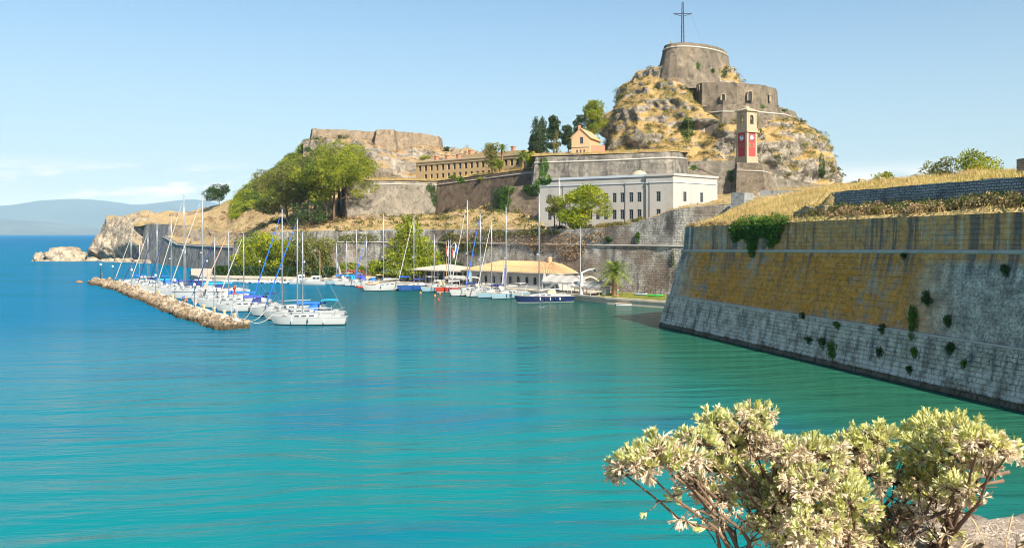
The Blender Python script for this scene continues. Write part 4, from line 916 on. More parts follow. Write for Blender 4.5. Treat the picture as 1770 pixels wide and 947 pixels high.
for k in (0, 3, 1, 2):
    rot = k*math.pi/2; cf = link('clock', MB().box((0, -a-.02, 0), (0.4, 0.02, 0.4)).mesh('clock', M['clock_ring']), None, ct, (0, 0, z_(41.2)), (0, 0, rot))
    def disc(r, y, mt, nm, r0=0.0):
        m2 = MB()
        for q in range(24):
            a0, a1 = 2*math.pi*q/24, 2*math.pi*(q+1)/24; m2.face([(r0*math.cos(a0), y, r0*math.sin(a0)), (r*math.cos(a0), y, r*math.sin(a0)), (r*math.cos(a1), y, r*math.sin(a1)), (r0*math.cos(a1), y, r0*math.sin(a1))] if r0 else [(0, y, 0), (r*math.cos(a0), y, r*math.sin(a0)), (r*math.cos(a1), y, r*math.sin(a1))])
        link(nm, m2.mesh(nm, M[mt]), None, cf)
    disc(1.0, -a-.035, 'clock_ring', 'dial_ring'); disc(0.58, -a-.045, 'clock_face', 'dial')
    m2 = MB()
    for q in range(12):
        an = q*math.pi/6; m2.tube([(0.64*math.sin(an), -a-.05, 0.64*math.cos(an)), (0.93*math.sin(an), -a-.05, 0.93*math.cos(an))], 0.055, 4)
    link('numerals', m2.mesh('numerals', M['globe_white']), None, cf)
    for an, ln, nm in ((0.02, 0.85, 'minute_hand'), (0.55, 0.5, 'hour_hand')):
        m2 = MB(); m2.tube([(0, -a-.07, 0), (ln*math.sin(an), -a-.07, ln*math.cos(an))], 0.05, 4); link(nm, m2.mesh(nm, M['clock_ring']), None, cf)
    for dx in (-0.75, 0.75):
        m2 = MB(); m2.box((dx, -a-.03, z_(38.9)), (0.5, 0.1, 0.95)); wf = link('window', m2.mesh('window', M['plaster_tower']), None, ct, None, (0, 0, rot))
        m2 = MB(); m2.box((dx, -a-.06, z_(38.9)), (0.28, 0.06, 0.7)); link('pane', m2.mesh('pane', M['dark_void']), None, wf)
# --- iron cross on the citadel
cp = G(1180, 318, 79.2); cr = thing('iron_cross', 'tall dark lattice cross with guy wires on the citadel summit', 'cross', tuple(cp))
m_ = MB(); Hc = 18.6
for sx_, sy_ in ((-1, -1), (1, -1), (1, 1), (-1, 1)): m_.tube([(sx_*.55, sy_*.55, 0), (sx_*.22, sy_*.22, Hc)], 0.11, 4)
n_ = 22
for k in range(n_):
    z0, z1 = Hc*k/n_, Hc*(k+1)/n_; w0, w1 = lerp(.55, .22, k/n_), lerp(.55, .22, (k+1)/n_)
    for q in range(4):
        c = ((-1, -1), (1, -1), (1, 1), (-1, 1)); e, g = c[q], c[(q+1) % 4]; e, g = (e, g) if k % 2 else (g, e); m_.tube([(e[0]*w0, e[1]*w0, z0), (g[0]*w1, g[1]*w1, z1)], 0.055, 3)
link('mast', m_.mesh('mast', M['cross_iron']), None, cr)
m_ = MB()
for dy in (-.2, .2): m_.tube([(-3.4, dy, 14.3), (3.4, dy, 14.3)], 0.1, 4); m_.tube([(-3.3, dy, 14.3), (-.3, dy, 13.4)], 0.07, 4); m_.tube([(3.3, dy, 14.3), (.3, dy, 13.4)], 0.07, 4)
link('crossbar', m_.mesh('crossbar', M['cross_iron']), None, cr)
for k, (x, y) in enumerate(((-9, 2), (10, 6), (-3.5, -6), (4.5, -4))): m_ = MB(); m_.tube([((-3 if x < 0 else 3) if k < 2 else 0, 0, 14.2 if k < 2 else 13), (x, y, 0.4)], 0.022, 3); link('guy_wire', m_.mesh('guy_wire', M['wire']), None, cr)
p = G(1160, 314, 79.2); m_ = MB(); m_.box((p.x, p.y, p.z+1.5), (0.6, 0.6, 3.0)); m_.lathe([(0, .5), (.4, .3), (.4, 0)], (p.x, p.y, p.z+3), 8); tag(m_.build('stone_pillar', M['wall_surround']), 'small stone pillar left of the iron cross on the citadel keep', 'pillar')
# --- hip-roofed restaurant
A, B = G(806, 203.5), G(962, 184.5); rs = thing('restaurant_building', 'stone building with a broad tan hipped roof and arched windows on the quay', 'building', tuple((A+B)/2+Vector((0, 0, 1.0))))
d = (B-A).normalized(); nr_ = Vector((d.y, -d.x, 0)); Lm = (B-A).length; dp = 11.0
m_ = MB(); ws = [(s_at(px, A, B)-.55, s_at(px, A, B)+.55, 1.9, 3.1) for px in (827, 840, 854, 868, 882, 896, 911, 925)]
pt = facade(m_, A, B, 0.8, 4.5, ws, 0.35); q0, q1 = A-nr_*dp, B-nr_*dp
for a_, b_ in ((B, q1), (q1, q0), (q0, A)): m_.face([(a_.x, a_.y, .8), (b_.x, b_.y, .8), (b_.x, b_.y, 4.5), (a_.x, a_.y, 4.5)])
part(rs, m_, 'wall', M['stone_grey'])
for w in ws:
    window(rs, pt, w, 0.35, (1, 1)); s_ = (w[0]+w[1])/2; m2 = MB(); pr_ = [(s_+.55*math.cos(math.pi*q/8), 3.1+.55*math.sin(math.pi*q/8)) for q in range(9)]
    m2.face([pt(u, v, -0.012) for u, v in pr_]); part(rs, m2, 'arch_light', M['window_glass']); m2 = MB(); m2.tube([pt(w[1], 1.9, -.03)]+[pt(u, v, -.03) for u, v in pr_]+[pt(w[0], 1.9, -.03)], 0.09, 5); part(rs, m2, 'arch_surround', M['cordon_stone'])
ov = 0.9; e = [A-d*ov+nr_*ov, B+d*ov+nr_*ov, q1+d*ov-nr_*ov, q0-d*ov-nr_*ov]; r0, r1 = (A+q0)/2+d*6.2, (B+q1)/2-d*6.2
ez, rz_ = 4.55, 6.75; ep = [Vector((p.x, p.y, ez)) for p in e]; rp_ = [Vector((r0.x, r0.y, rz_)), Vector((r1.x, r1.y, rz_))]
slopes = [(ep[0], ep[1], rp_[1], rp_[0]), (ep[1], ep[2], rp_[1], rp_[1]), (ep[2], ep[3], rp_[0], rp_[1]), (ep[3], ep[0], rp_[0], rp_[0])]
m_ = MB()
for q in slopes:                                   # ribs of barrel tile running down each slope
    n_ = int((q[1]-q[0]).length/0.55)
    for k in range(n_):
        f0, f1 = k/n_, (k+1)/n_; a0, a1 = q[0].lerp(q[1], f0), q[0].lerp(q[1], f1); b0, b1 = q[3].lerp(q[2], f0), q[3].lerp(q[2], f1); up = Vector((0, 0, 0.09)); am, bm_ = (a0+a1)/2+up, (b0+b1)/2+up
        m_.face([a0, am, bm_, b0]); m_.face([am, a1, b1, bm_])
m_.face([(p.x, p.y, p.z-.02) for p in ep[::-1]])
ro = part(rs, m_, 'roof', M['tile_tan'])
for i in range(4):
    p, q = ep[i], ep[(i+1) % 4]; m2 = MB(); m2.tube([p-Vector((0, 0, .1)), q-Vector((0, 0, .1))], 0.1, 5); part(rs, m2, 'gutter', M['cordon_stone'], under=ro)
c = rp_[1]-d*0.3; m2 = MB(); m2.box((c.x, c.y, 7.0), (0.8, 0.8, 1.2)); m2.box((c.x, c.y, 7.72), (1.0, 1.0, 0.25), 0, 0.5); part(rs, m2, 'chimney', M['plaster_orange'], under=ro)
# --- open pavilion left of it
A, B = G(716, 216), G(801, 205); pv = thing('cafe_pavilion', 'open cafe pavilion with a pale flat-pitched roof among the trees', 'pavilion', tuple((A+B)/2+Vector((0, 0, 1.0))))
d = (B-A).normalized(); nr_ = Vector((d.y, -d.x, 0)); Lm = (B-A).length
for k in range(9): c = A+d*(Lm*k/8); m2 = MB(); m2.box((c.x, c.y, 2.5), (0.35, 0.35, 3.2), math.atan2(d.y, d.x)); part(pv, m2, 'post', M['plaster_cream'])
for k in range(8): c = A+d*(Lm*(k+.5)/8)-nr_*0.15; m2 = MB(); m2.box((c.x, c.y, 2.55), (Lm/8-.4, 0.06, 2.6), math.atan2(d.y, d.x)); part(pv, m2, 'glazing', M['window_glass'])
e = [A-d+nr_*1.4, B+d+nr_*1.4, B+d-nr_*8, A-d-nr_*8]; c = sum(e, Vector())/4; m2 = MB()
for i in range(4): p, q = e[i], e[(i+1) % 4]; m2.face([(p.x, p.y, 4.25), (q.x, q.y, 4.25), (c.x, c.y, 5.6)]); m2.face([(p.x, p.y, 4.0), (q.x, q.y, 4.0), (q.x, q.y, 4.25), (p.x, p.y, 4.25)])
m2.face([(p.x, p.y, 4.0) for p in e[::-1]]); part(pv, m2, 'roof', M['roof_felt'])
c = (A+B)/2-nr_*7.5; m2 = MB(); m2.box((c.x, c.y, 2.4), (Lm, .2, 3.2), math.atan2(d.y, d.x)); part(pv, m2, 'back_wall', M['teak'])
# --- awnings
def awning(label, px0, px1, D0, D1, dep, ze, zr, drop=0.35):
    A, B = G(px0, D0), G(px1, D1); d = (B-A).normalized(); nr_ = Vector((d.y, -d.x, 0)); L = (B-A).length; root = thing('awning', label, 'awning', tuple((A+B)/2+Vector((0, 0, zq))))
    m2 = MB(); rows = []
    for j in range(7):
        v = j/6; row = []
        for i in range(17):
            u = i/16; p = A+d*L*u-nr_*dep*v; z = lerp(ze, zr, math.sin(math.pi*v)*.9)*1.0-0.18*math.sin(math.pi*((u*4) % 1)); row.append((p.x, p.y, z))
        rows.append(row)
    m2.grid(rows); m2.grid([[(x, y, z-drop) for x, y, z in rows[0]], rows[0]]); m2.grid([[(x, y, z-drop) for x, y, z in [r[-1] for r in rows]], [r[-1] for r in rows]]); m2.grid([[(x, y, z-drop) for x, y, z in [r[0] for r in rows]], [r[0] for r in rows]]); part(root, m2, 'canopy', M['canvas_white'], True)
    for u in (0.02, .35, .68, .98):
        for v in (0.02, .98): p = A+d*L*u-nr_*dep*v; m2 = MB(); m2.tube([(p.x, p.y, zq), (p.x, p.y, ze)], 0.06, 6); part(root, m2, 'post', M['steel_white'])
    return root
awning('large white canvas awning over the quay terrace left of the crane', 936, 1002, 179, 172, 6.5, 3.3, 4.7); awning('second white canvas awning on the quay right of the crane', 986, 1036, 171, 166, 5, 2.9, 3.9)
awning('small white awning beside the cafe pavilion', 768, 806, 202, 196, 4, 2.9, 3.4)
# --- crane
cp = G(1005, 169.5, zq); cr = thing('boat_crane', 'white pillar crane with a jib on the quay edge', 'crane', tuple(cp))
m2 = MB(); m2.tube([(0, 0, 0), (0, 0, 2.2), (0, 0, 2.3), (0, 0, 4.5)], [0.42, 0.42, 0.3, 0.26], 10); link('pillar', m2.mesh('pillar', M['steel_white']), None, cr)
m2 = MB(); m2.tube([(0, 0, 4.3), (1.2, -.2, 4.9), (2.6, -.4, 5.15)], [.24, .2, .15], 8); jb_ = link('jib', m2.mesh('jib', M['steel_white']), None, cr)
m2 = MB(); m2.box((2.55, -.4, 4.8), (.4, .35, .5)); link('winch', m2.mesh('winch', M['rubber_black']), None, jb_)
# --- flags
def flagpole(label, px, D, h, z0, mat='steel_white', arm=None): 
    p = G(px, D, z0); r = thing('flagpole', label, 'flagpole', tuple(p)); m2 = MB(); m2.tube([(0, 0, 0), (0, 0, h)], [.09, .05], 6); link('pole', m2.mesh('pole', M[mat]), None, r)
    if arm: m2 = MB(); m2.tube([(-arm, 0, h-1.6), (arm, 0, h-1.6)], .05, 5); m2.tube([(0, 0, h-1.6), (arm, 0, h-.5)], .04, 5); link('yardarm', m2.mesh('yardarm', M[mat]), None, r)
    return r
def flag(name, label, pos, w, h, mats, drop=0.5):
    r = thing(name, label, 'flag', tuple(pos)); n_ = len(mats)
    for k, mt in enumerate(mats):
        m2 = MB(); rows = []
        for j in range(7):
            v = j/6; rows.append([(lerp(k/n_, (k+1)/n_, u/4)*w*(1-.35*v), .12*math.sin(v*5+u+k), -h*v-drop*h*lerp(k/n_, (k+1)/n_, u/4)) for u in range(5)])
        m2.grid(rows); link('stripe' if n_ > 1 else 'cloth', m2.mesh('cloth', M[mt], True), None, r)
    return r
fp = flagpole('white flagpole with a yardarm beside the cafe pavilion', 779, 201, 10.6, zq, arm=1.1); flagpole('bare wooden pole left of the white flagpole', 772, 202, 10.3, zq, 'teak'); flagpole('thin tall pole against the harbour wall behind the crane', 1003, 174, 13.5, zq)
p = G(779, 201); flag('flag', 'red and white flag hanging left on the yardarm of the white flagpole', p+Vector((-1.05, 0, 9.9)), .7, 1.5, ['cloth_red', 'cloth_white']); flag('flag', 'red and white flag hanging near the pole on the yardarm', p+Vector((.35, 0, 9.6)), .7, 1.6, ['cloth_red', 'cloth_white']); flag('flag', 'blue and white flag hanging from the tip of the yardarm', p+Vector((1.0, 0, 10.9)), .7, 1.8, ['cloth_white', 'cloth_blue'])
def feather(px, ytop, D, zb_, lean, label, mat, w=0.95, text=None):
    b_ = G(px, D, zb_); hgt = P(px, ytop, D).z-zb_; r = thing('feather_flag', label, 'flag', tuple(b_)); m2 = MB(); n_ = 12; path = [(lean*(k/n_)**1.4, 0, hgt*k/n_) for k in range(n_+1)]; m2.tube(path, [.05-.003*k for k in range(n_+1)], 5); link('pole', m2.mesh('pole', M['steel_white']), None, r)
    m2 = MB(); L_, R_ = [], []
    for k in range(2, n_+1): x, y, z = path[k]; ww = w*min(1, ((n_-k)/n_*4.5)+.06); L_.append((x, -.03, z)); R_.append((x+ww, -.03+.06*math.sin(k), z))
    m2.grid([L_, R_]); cl = link('banner', m2.mesh('banner', M[mat], True), None, r)
    if text:
        cu = bpy.data.curves.new('lettering', 'FONT'); cu.body = text; cu.size = 0.9; cu.extrude = 0.004; tmp = bpy.data.objects.new('lettering', cu); COL.objects.link(tmp); dg = bpy.context.evaluated_depsgraph_get(); me = bpy.data.meshes.new_from_object(tmp.evaluated_get(dg)); bpy.data.objects.remove(tmp); me.materials.clear(); me.materials.append(M['canvas_violet'])
        wtx = max(v.co.x for v in me.vertices); k_ = hgt*.66/wtx; ang = math.atan2(hgt, lean*1.05)
        o = link('lettering', me, None, cl, (0.28+w*.55, -.115, hgt*.17), (R(90), -ang, 0)); o.scale = (k_, .86, 1)
    return r
feather(867, 456, 190, zq, 0.55, 'tall white feather banner with dark vertical lettering on the quay', 'canvas_white', 0.95, 'SUNMARINE')
feather(811, 464, 196.5, zq, -0.1, 'slim blue and white feather banner left of the stone restaurant', 'paleblue_paint', .6); feather(936, 470, 182, zq, 0.5, 'small white pennant banner above the awning', 'canvas_white', .7); feather(353, 470, 172, 1.3, 1.0, 'white feather banner leaning among the breakwater yachts', 'canvas_white', .5); feather(588, 446, 226, zq, -1.6, 'white feather banner leaning left among the masts at the back quay', 'canvas_white', .6)
# --- parasols
for k, (px, D) in enumerate(((671, 222), (686, 220))):
    p = G(px, D, zq); r = thing('parasol', ('left' if k == 0 else 'right')+' one of the two pale parasols behind the moored boats', 'parasol', tuple(p), group='cafe parasols'); m2 = MB(); m2.tube([(0, 0, 0), (0, 0, 3)], .05, 6); link('pole', m2.mesh('pole', M['steel_white']), None, r); m2 = MB(); m2.lathe([(0, 3.1), (.9, 2.75), (1.7, 2.3), (1.68, 2.15)], (0, 0, 0), 8); link('canopy', m2.mesh('canopy', M['canvas_white'] if k == 0 else M['paleblue_paint']), None, r)
# ================================================================ VEGETATION
def quads(c, size, tint, aspect=0.6, flat=0.35, nrm=None, g=None):
    """leaf-sized quads at centres c (N,3)"""
    g = g or rng; N = len(c); n = g.normal(size=(N, 3)); n[:, 2] += flat
    if nrm is not None: n = n*0.6+nrm
    n /= np.linalg.norm(n, axis=1, keepdims=True)+1e-9
    r = g.normal(size=(N, 3)); a = np.cross(n, r); a /= np.linalg.norm(a, axis=1, keepdims=True)+1e-9; b = np.cross(n, a)
    s = (size*g.uniform(0.6, 1.4, N))[:, None] if np.isscalar(size) else (size*g.uniform(0.7, 1.3, N))[:, None]
    a = a*s*0.5; b = b*s*0.5*aspect
    v = np.empty((N, 4, 3)); v[:, 0] = c-a; v[:, 1] = c+b*1.0-a*0.1; v[:, 2] = c+a; v[:, 3] = c-b*1.0-a*0.1
    return v.reshape(-1, 3), tint
def blob_leaves(blobs, n, g, shell=0.5, gap=0.15, freq=1.0):
    vol = np.array([b[3]*b[4]*b[5] for b in blobs])**0.75; w = vol/vol.sum(); cs = []; ts = []
    for b, k in zip(blobs, (w*n).astype(int)+1):
        d = g.normal(size=(k, 3)); d /= np.linalg.norm(d, axis=1, keepdims=True)
        rad = shell+(1-shell)*g.random(k)**0.6
        # lumpy radius so that the outline breaks up
        ph = g.uniform(0, 6.28, 6); lump = 1+0.13*np.sin(5*d[:, 0]+ph[0])*np.sin(5*d[:, 1]+ph[1])+0.12*np.sin(9*d[:, 2]+ph[2]+4*d[:, 0])+0.08*np.sin(13*d[:, 1]+ph[3])
        p = d*(rad*lump)[:, None]*np.array(b[3:6])+np.array(b[:3])
        keep = (np.sin(p[:, 0]*2.1*freq+ph[4])*np.sin(p[:, 1]*2.3*freq+ph[5])*np.sin(p[:, 2]*2.2*freq+ph[0]) > -0.55+gap)
        p = p[keep]; cs.append(p); ts.append(np.clip(g.normal(0.5+g.uniform(-.18, .18), 0.22, len(p)), 0, 1))
    return np.concatenate(cs), np.concatenate(ts)
def leafobj(name, c, tint, size, mat, parent=None, loc=None, aspect=0.6, flat=0.35, g=None, nrm=None):
    v, t_ = quads(c, size, tint, aspect, flat, nrm, g); me = npmesh(name, v, 4, t_, mat); return link(name, me, None, parent, loc)
def make_tree(name, label, base, blobs, nleaf, lsize, lmat, trunk, bmat='bark', limbs=True, cat='tree', group=None, seed=0, aspect=.6, gap=.15, tr=0.25, flat=.35):
    """trunk: list of local points; blobs local"""
    g = np.random.default_rng(seed+100); random.seed(seed); root = thing(name, label, cat, tuple(base), group=group)
    m2 = MB(); n_ = len(trunk); m2.tube(trunk, [tr*(1-0.65*k/(n_-1)) for k in range(n_)], 7)
    if limbs:
        for b in blobs:
            c = Vector(b[:3]); zz_ = max(trunk[0][2]+.3, min(c.z-0.25*abs(c.x)-.6, trunk[-1][2])); q = None
            for i in range(n_-1):
                if trunk[i][2] <= zz_ <= trunk[i+1][2]: f = (zz_-trunk[i][2])/max(1e-6, trunk[i+1][2]-trunk[i][2]); q = Vector(trunk[i]).lerp(Vector(trunk[i+1]), f)
            if q is None: q = Vector(trunk[-1])
            mid = q.lerp(c, .55)+Vector((random.uniform(-.3, .3), random.uniform(-.3, .3), .35)); m2.tube([q, mid, c], [tr*.42, tr*.26, tr*.1], 5)
    link('trunk', m2.mesh('trunk', M[bmat], True), None, root)
    c, t_ = blob_leaves(blobs, nleaf, g, gap=gap, freq=1.6/max(1, lsize*2)); leafobj('crown', c, t_, lsize, M[lmat], root, aspect=aspect, g=g, flat=flat)
    return root
def umbrella_pine(label, px, py, D, h, w, seed, lmat='leaf_pine', cover=0.58, nleaf=13000, group='umbrella pines on the slope', lean=0.0, ls=.55):
    p = P(px, py, D); z = gz(p.x, p.y, p.z); random.seed(seed); tr = [(0, 0, -.6), (lean*.15+.15, 0, h*.25), (lean*.4-.1, .1, h*.5), (lean*.75, 0, h*.72), (lean, 0, h*.9)]; bl = []
    for k in range(20):
        a = random.uniform(0, 6.28); rr = w*.5*math.sqrt(random.random()); zz_ = h*random.uniform(1-cover, .96); zz_ = min(zz_, h*(1.0-.28*(rr/(w*.5))**2)); s_ = random.uniform(.16, .27)*w; bl.append((lean*zz_/h+rr*math.cos(a), rr*math.sin(a), zz_, s_, s_, s_*.62))
    bl.append((lean, 0, h*.93, w*.24, w*.24, h*.09))
    return make_tree('pine_tree', label, (p.x, p.y, z), bl, nleaf, ls, lmat, tr, 'bark_pine', group=group, seed=seed, aspect=.5, tr=h*.022)
def broad(name, label, px, py, D, h, w, seed, lmat, nleaf=5000, ls=.5, low=.12, group=None, cat='tree', gap=.15, bmat='bark'):
    p = P(px, py, D); z = gz(p.x, p.y, p.z); random.seed(seed); bl = []
    for k in range(13):
        a = random.uniform(0, 6.28); zz_ = random.uniform(low, .88); env = math.sin(math.pi*min(1, max(.12, (zz_-low+.12)/(1.05-low+.12))))**.6; rr = w*.5*env*math.sqrt(random.random())*.75; s_ = w*random.uniform(.15, .25); bl.append((rr*math.cos(a), rr*math.sin(a), zz_*h, s_, s_, s_*.8))
    bl.append((0, 0, h*.6, w*.28, w*.28, h*.3))
    return make_tree(name, label, (p.x, p.y, z), bl, nleaf, ls, lmat, [(0, 0, -.5), (.1, 0, h*.25), (-.1, .1, h*.5), (0, 0, h*.8)], bmat, group=group, seed=seed, cat=cat, gap=gap, tr=max(.08, h*.022))
def cone_tree(name, label, px, py, D, h, w, seed, lmat, nleaf, ls, power=.8, cat='tree', n=16, gap=.1, aspect=.45, group=None):
    p = P(px, py, D); z = gz(p.x, p.y, p.z); random.seed(seed); bl = []
    for k in range(n):
        f = (k+.5)/n; r_ = w*.5*(1-f)**power+.15; a = k*2.4; q = r_*.45; bl.append((q*math.cos(a), q*math.sin(a), h*(.05+.9*f), r_*.75, r_*.75, h/n*1.5))
    return make_tree(name, label, (p.x, p.y, z), bl, nleaf, ls, lmat, [(0, 0, -.4), (0, 0, h*.5), (0, 0, h*.96)], 'bark', False, seed=seed, cat=cat, gap=gap, aspect=aspect, tr=.2, group=group, flat=0)
def shrub(name, label, pos, w, h, seed, lmat, nleaf=900, ls=.35, group=None, cat='shrub', sink=.2):
    random.seed(seed); bl = [(random.uniform(-.28, .28)*w, random.uniform(-.28, .28)*w, h*random.uniform(.3, .72), w*random.uniform(.2, .3), w*random.uniform(.2, .3), h*.28) for _ in range(6)]
    root = make_tree(name, label, (pos[0], pos[1], pos[2]-sink), bl, nleaf, ls, lmat, [(0, 0, -.2), (0, 0, h*.3), (.05, 0, h*.6)], 'bark', True, cat, group, seed, tr=.06); return root
# pines
PN = 'tall umbrella pine with a bare trunk '
umbrella_pine(PN+'at the right end of the slope grove', 598, 380, 279, 21.5, 17, 1); umbrella_pine(PN+'second from the right in the slope grove', 576, 391, 268, 20.5, 16, 2, lean=1.0); umbrella_pine(PN+'third from the right in the slope grove', 565, 392, 266, 19.5, 15, 3, lean=-1.5)
umbrella_pine(PN+'behind the middle of the slope grove', 585, 378, 290, 23, 17, 4); umbrella_pine('broad umbrella pine left of centre in the slope grove', 545, 386, 276, 20, 16, 5, 'leaf_olive', lean=-2.0); umbrella_pine('broad umbrella pine near the left of the slope grove', 520, 388, 272, 18, 17, 6, 'leaf_olive', cover=.7); umbrella_pine('dark leaning umbrella pine at the left end of the slope grove', 497, 388, 276, 16.5, 16, 7, 'leaf_olive', lean=-2.5, cover=.75); umbrella_pine('low dark pine in the shade under the grove', 535, 392, 262, 8, 10, 8, 'leaf_dark', cover=.8, nleaf=3000)
umbrella_pine('lone umbrella pine standing on the bare ridge', 379, 358, 408, 10, 11, 9, 'leaf_hedge', .72, 5200, None, lean=-1.2, ls=.6)
# quay trees
broad('broadleaf_tree', 'bright green spreading tree at the left end of the hedge', 447, 470, 252, 14.5, 15, 20, 'leaf_bright', 13000); broad('broadleaf_tree', 'second bright green tree behind the hedge', 487, 468, 250, 11, 12, 21, 'leaf_bright', 8000); broad('broadleaf_tree', 'olive green round tree behind the motor boats', 540, 470, 244, 12, 16, 22, 'leaf_olive', 11000); broad('broadleaf_tree', 'small leafy tree at the left edge of the quay garden', 418, 470, 262, 7, 8, 23, 'leaf_bright', 2600)
cone_tree('conifer_tree', 'tall bright yellow-green conifer beside the cafe pavilion', 706, 484, 222, 17.6, 15.5, 24, 'leaf_bright', 17000, .55, .6, n=22); cone_tree('conifer_tree', 'smaller bright conifer joined to the right of the tall one', 737, 484, 218, 11.0, 11, 25, 'leaf_bright', 8500, .5, .5, n=14)
broad('broadleaf_tree', 'dark green tree between the conifer and the harbour wall', 769, 455, 228, 9, 6, 26, 'leaf_hedge', 2500, .45)
umbrella_pine('twisted pine with a thick trunk in front of the white building', 1013, 396, 196, 9.4, 10.5, 27, 'leaf_bright', .85, 12000, None, lean=-.2, ls=.42)
broad('broadleaf_tree', 'rounded bright bush tree at the foot of the twisted pine', 990, 397, 194, 4.2, 7.5, 28, 'leaf_bright', 3200, .35, .05)
broad('slender_tree', 'slender light tree growing against the upper harbour wall', 958, 447, 198, 8.5, 4.4, 29, 'leaf_olive', 1700, .38, .35); broad('slender_tree', 'young yellow-green tree in front of the harbour wall left of the awning', 967, 488, 203, 8.6, 4.6, 30, 'leaf_bright', 1600, .36, .5)
# upper terrace trees
for k, (px, py, D, h, w, lab) in enumerate(((927, 264, 284, 12.8, 4.0, 'left cypress of the pair above the bastion'), (938, 263, 286, 12.6, 3.8, 'right cypress of the pair above the bastion'), (921, 264, 292, 7, 3, 'short cypress at the left of the cypress pair'))): cone_tree('cypress_tree', lab, px, py, D, h, w, 40+k, 'leaf_dark', 5200, .45, .26, n=16, gap=0, group='cypresses above the bastion')
broad('pine_tree', 'dark narrow pine just right of the cypress pair', 957, 262, 292, 14.2, 6.4, 44, 'leaf_dark', 6500, .5, .18, bmat='bark_pine'); broad('pine_tree', 'tall full pine between the orange house and the citadel rock', 1024, 262, 300, 19.6, 11.5, 45, 'leaf_pine', 11000, .5, .2, bmat='bark_pine'); broad('pine_tree', 'dark pine directly behind the orange house roof', 1001, 262, 298, 14.0, 7, 46, 'leaf_dark', 6500, .5, .2, bmat='bark_pine'); broad('pine_tree', 'smaller dark pine between the cypresses and the orange house', 982, 262, 296, 10.5, 6, 47, 'leaf_dark', 4500, .5, .2, bmat='bark_pine'); cone_tree('cypress_tree', 'broken slim cypress in front of the dark pine', 962, 262, 285, 8.2, 2.4, 48, 'leaf_olive', 900, .4, .4, n=10)
broad('broadleaf_tree', 'feathery tree in front of the right half of the ochre barracks', 850, 298, 284, 10.2, 7, 50, 'leaf_olive', 2800, .45, .2); broad('broadleaf_tree', 'low round tree beside the slim palm on the upper terrace', 863, 296, 280, 4.5, 4.6, 51, 'leaf_pine', 1500, .4, .05); broad('broadleaf_tree', 'yellow-green bush tree right of the palms on the upper terrace', 917, 287, 270, 5.2, 5.4, 52, 'leaf_bright', 1700, .4, .08)
for k, (px, py, w, h, lm, lab) in enumerate(((832, 312, 3.0, 1.6, 'leaf_pine', 'green shrub hanging on the brown curtain wall'), (797, 318, 3.4, 3.0, 'leaf_ivy', 'leafy shrub drooping over the brown curtain wall top'), (782, 311, 2.6, 2.2, 'leaf_pine', 'bush growing on the curtain wall edge below the barracks'), (1114, 268, 2.8, 1.4, 'leaf_pine', 'small green bush on top of the dark bastion'), (771, 262, 3.0, 2.6, 'leaf_dark', 'dark bush beside the right end of the left fort'), (1437, 308, 4.0, 3.6, 'leaf_dark', 'dark bush at the right foot of the citadel rock'), (735, 275, 5.0, 1.8, 'leaf_bright', 'bright shrub left of the ochre barracks roof'))):
    q = on_view(px, py) or P(px, py, 285); shrub('shrub', lab, q, w, h, 60+k, lm)
# trees over the right bastion
broad('broadleaf_tree', 'larger green tree on the grassy bastion at the upper right', 1676, 304, 122, 5.2, 8.6, 70, 'leaf_pine', 8500, .28, .08, gap=.3); broad('broadleaf_tree', 'smaller brownish tree left of the larger one on the bastion', 1627, 307, 124, 4.2, 5.8, 71, 'leaf_olive', 4200, .24, .15, gap=.3); broad('broadleaf_tree', 'low olive bush left of the two bastion trees', 1585, 309, 128, 1.9, 3.4, 72, 'leaf_olive', 1300, .24, .05)
broad('broadleaf_tree', 'green bush between the gatepost and the low tan roof', 1525, 318, 184, 3.4, 6.5, 73, 'leaf_pine', 1900, .34, .02); broad('broadleaf_tree', 'dark low bush left of the stone gatepost', 1482, 320, 190, 2.0, 3.8, 74, 'leaf_dark', 900, .34, .02); broad('broadleaf_tree', 'dark shrub right of the stone gatepost', 1506, 319, 186, 2.2, 3.2, 75, 'leaf_hedge', 900, .34, .02)
# palms
def palm(label, base, h, fr_len, n, seed, tr=.4, lw=.09, droop=1.0):
    random.seed(seed); root = thing('palm_tree', label, 'palm', tuple(base)); m2 = MB(); prof = []
    for k in range(15): f = k/14; prof.append((tr*(1+.25*(1-f)**3+(.25 if f > .8 else 0))*(1+.07*(k % 2)), -0.4+(h+.4)*f))
    m2.lathe(prof+[(0, h+.2)], (0, 0, 0), 10); link('trunk', m2.mesh('trunk', M['bark_palm']), None, root)
    for k in range(n):
        a = k*2.399; el = R(lerp(82, -22, (k/n)**.8)); L = fr_len*random.uniform(.85, 1.1); pts = []
        for i in range(9): u = i/8; rr = L*u*math.cos(el)+.25*L*u*u*(el > .5); zz_ = h+.1+L*u*math.sin(el)-droop*.42*L*u*u; pts.append(Vector((rr*math.cos(a), rr*math.sin(a), zz_)))
        vv = []; fr = MB(); fr.tube(pts, [.045, .04, .035, .03, .028, .024, .02, .015, .008], 4)
        for i in range(1, 25):
            u = i/25; x = u*8; j = min(int(x), 7); p = pts[j].lerp(pts[j+1], x-j); tg = (pts[j+1]-pts[j]).normalized(); sd = tg.cross(Vector((0, 0, 1))).normalized(); ll = L*.24*math.sin(math.pi*min(1, u*.9+.12))+.1
            for sg in (-1, 1): e = (sd*sg*.85+tg*.7+Vector((0, 0, -.12))).normalized()*ll; wv = tg*lw; fr.face([p-wv*.5, p+wv*.5, p+e])
        o = link('frond', fr.mesh('frond', M['leaf_palm']), None, root)
        me = o.data; at = me.attributes.new('tint', 'FLOAT', 'FACE'); at.data.foreach_set('value', [random.random() for _ in me.polygons])
    return root
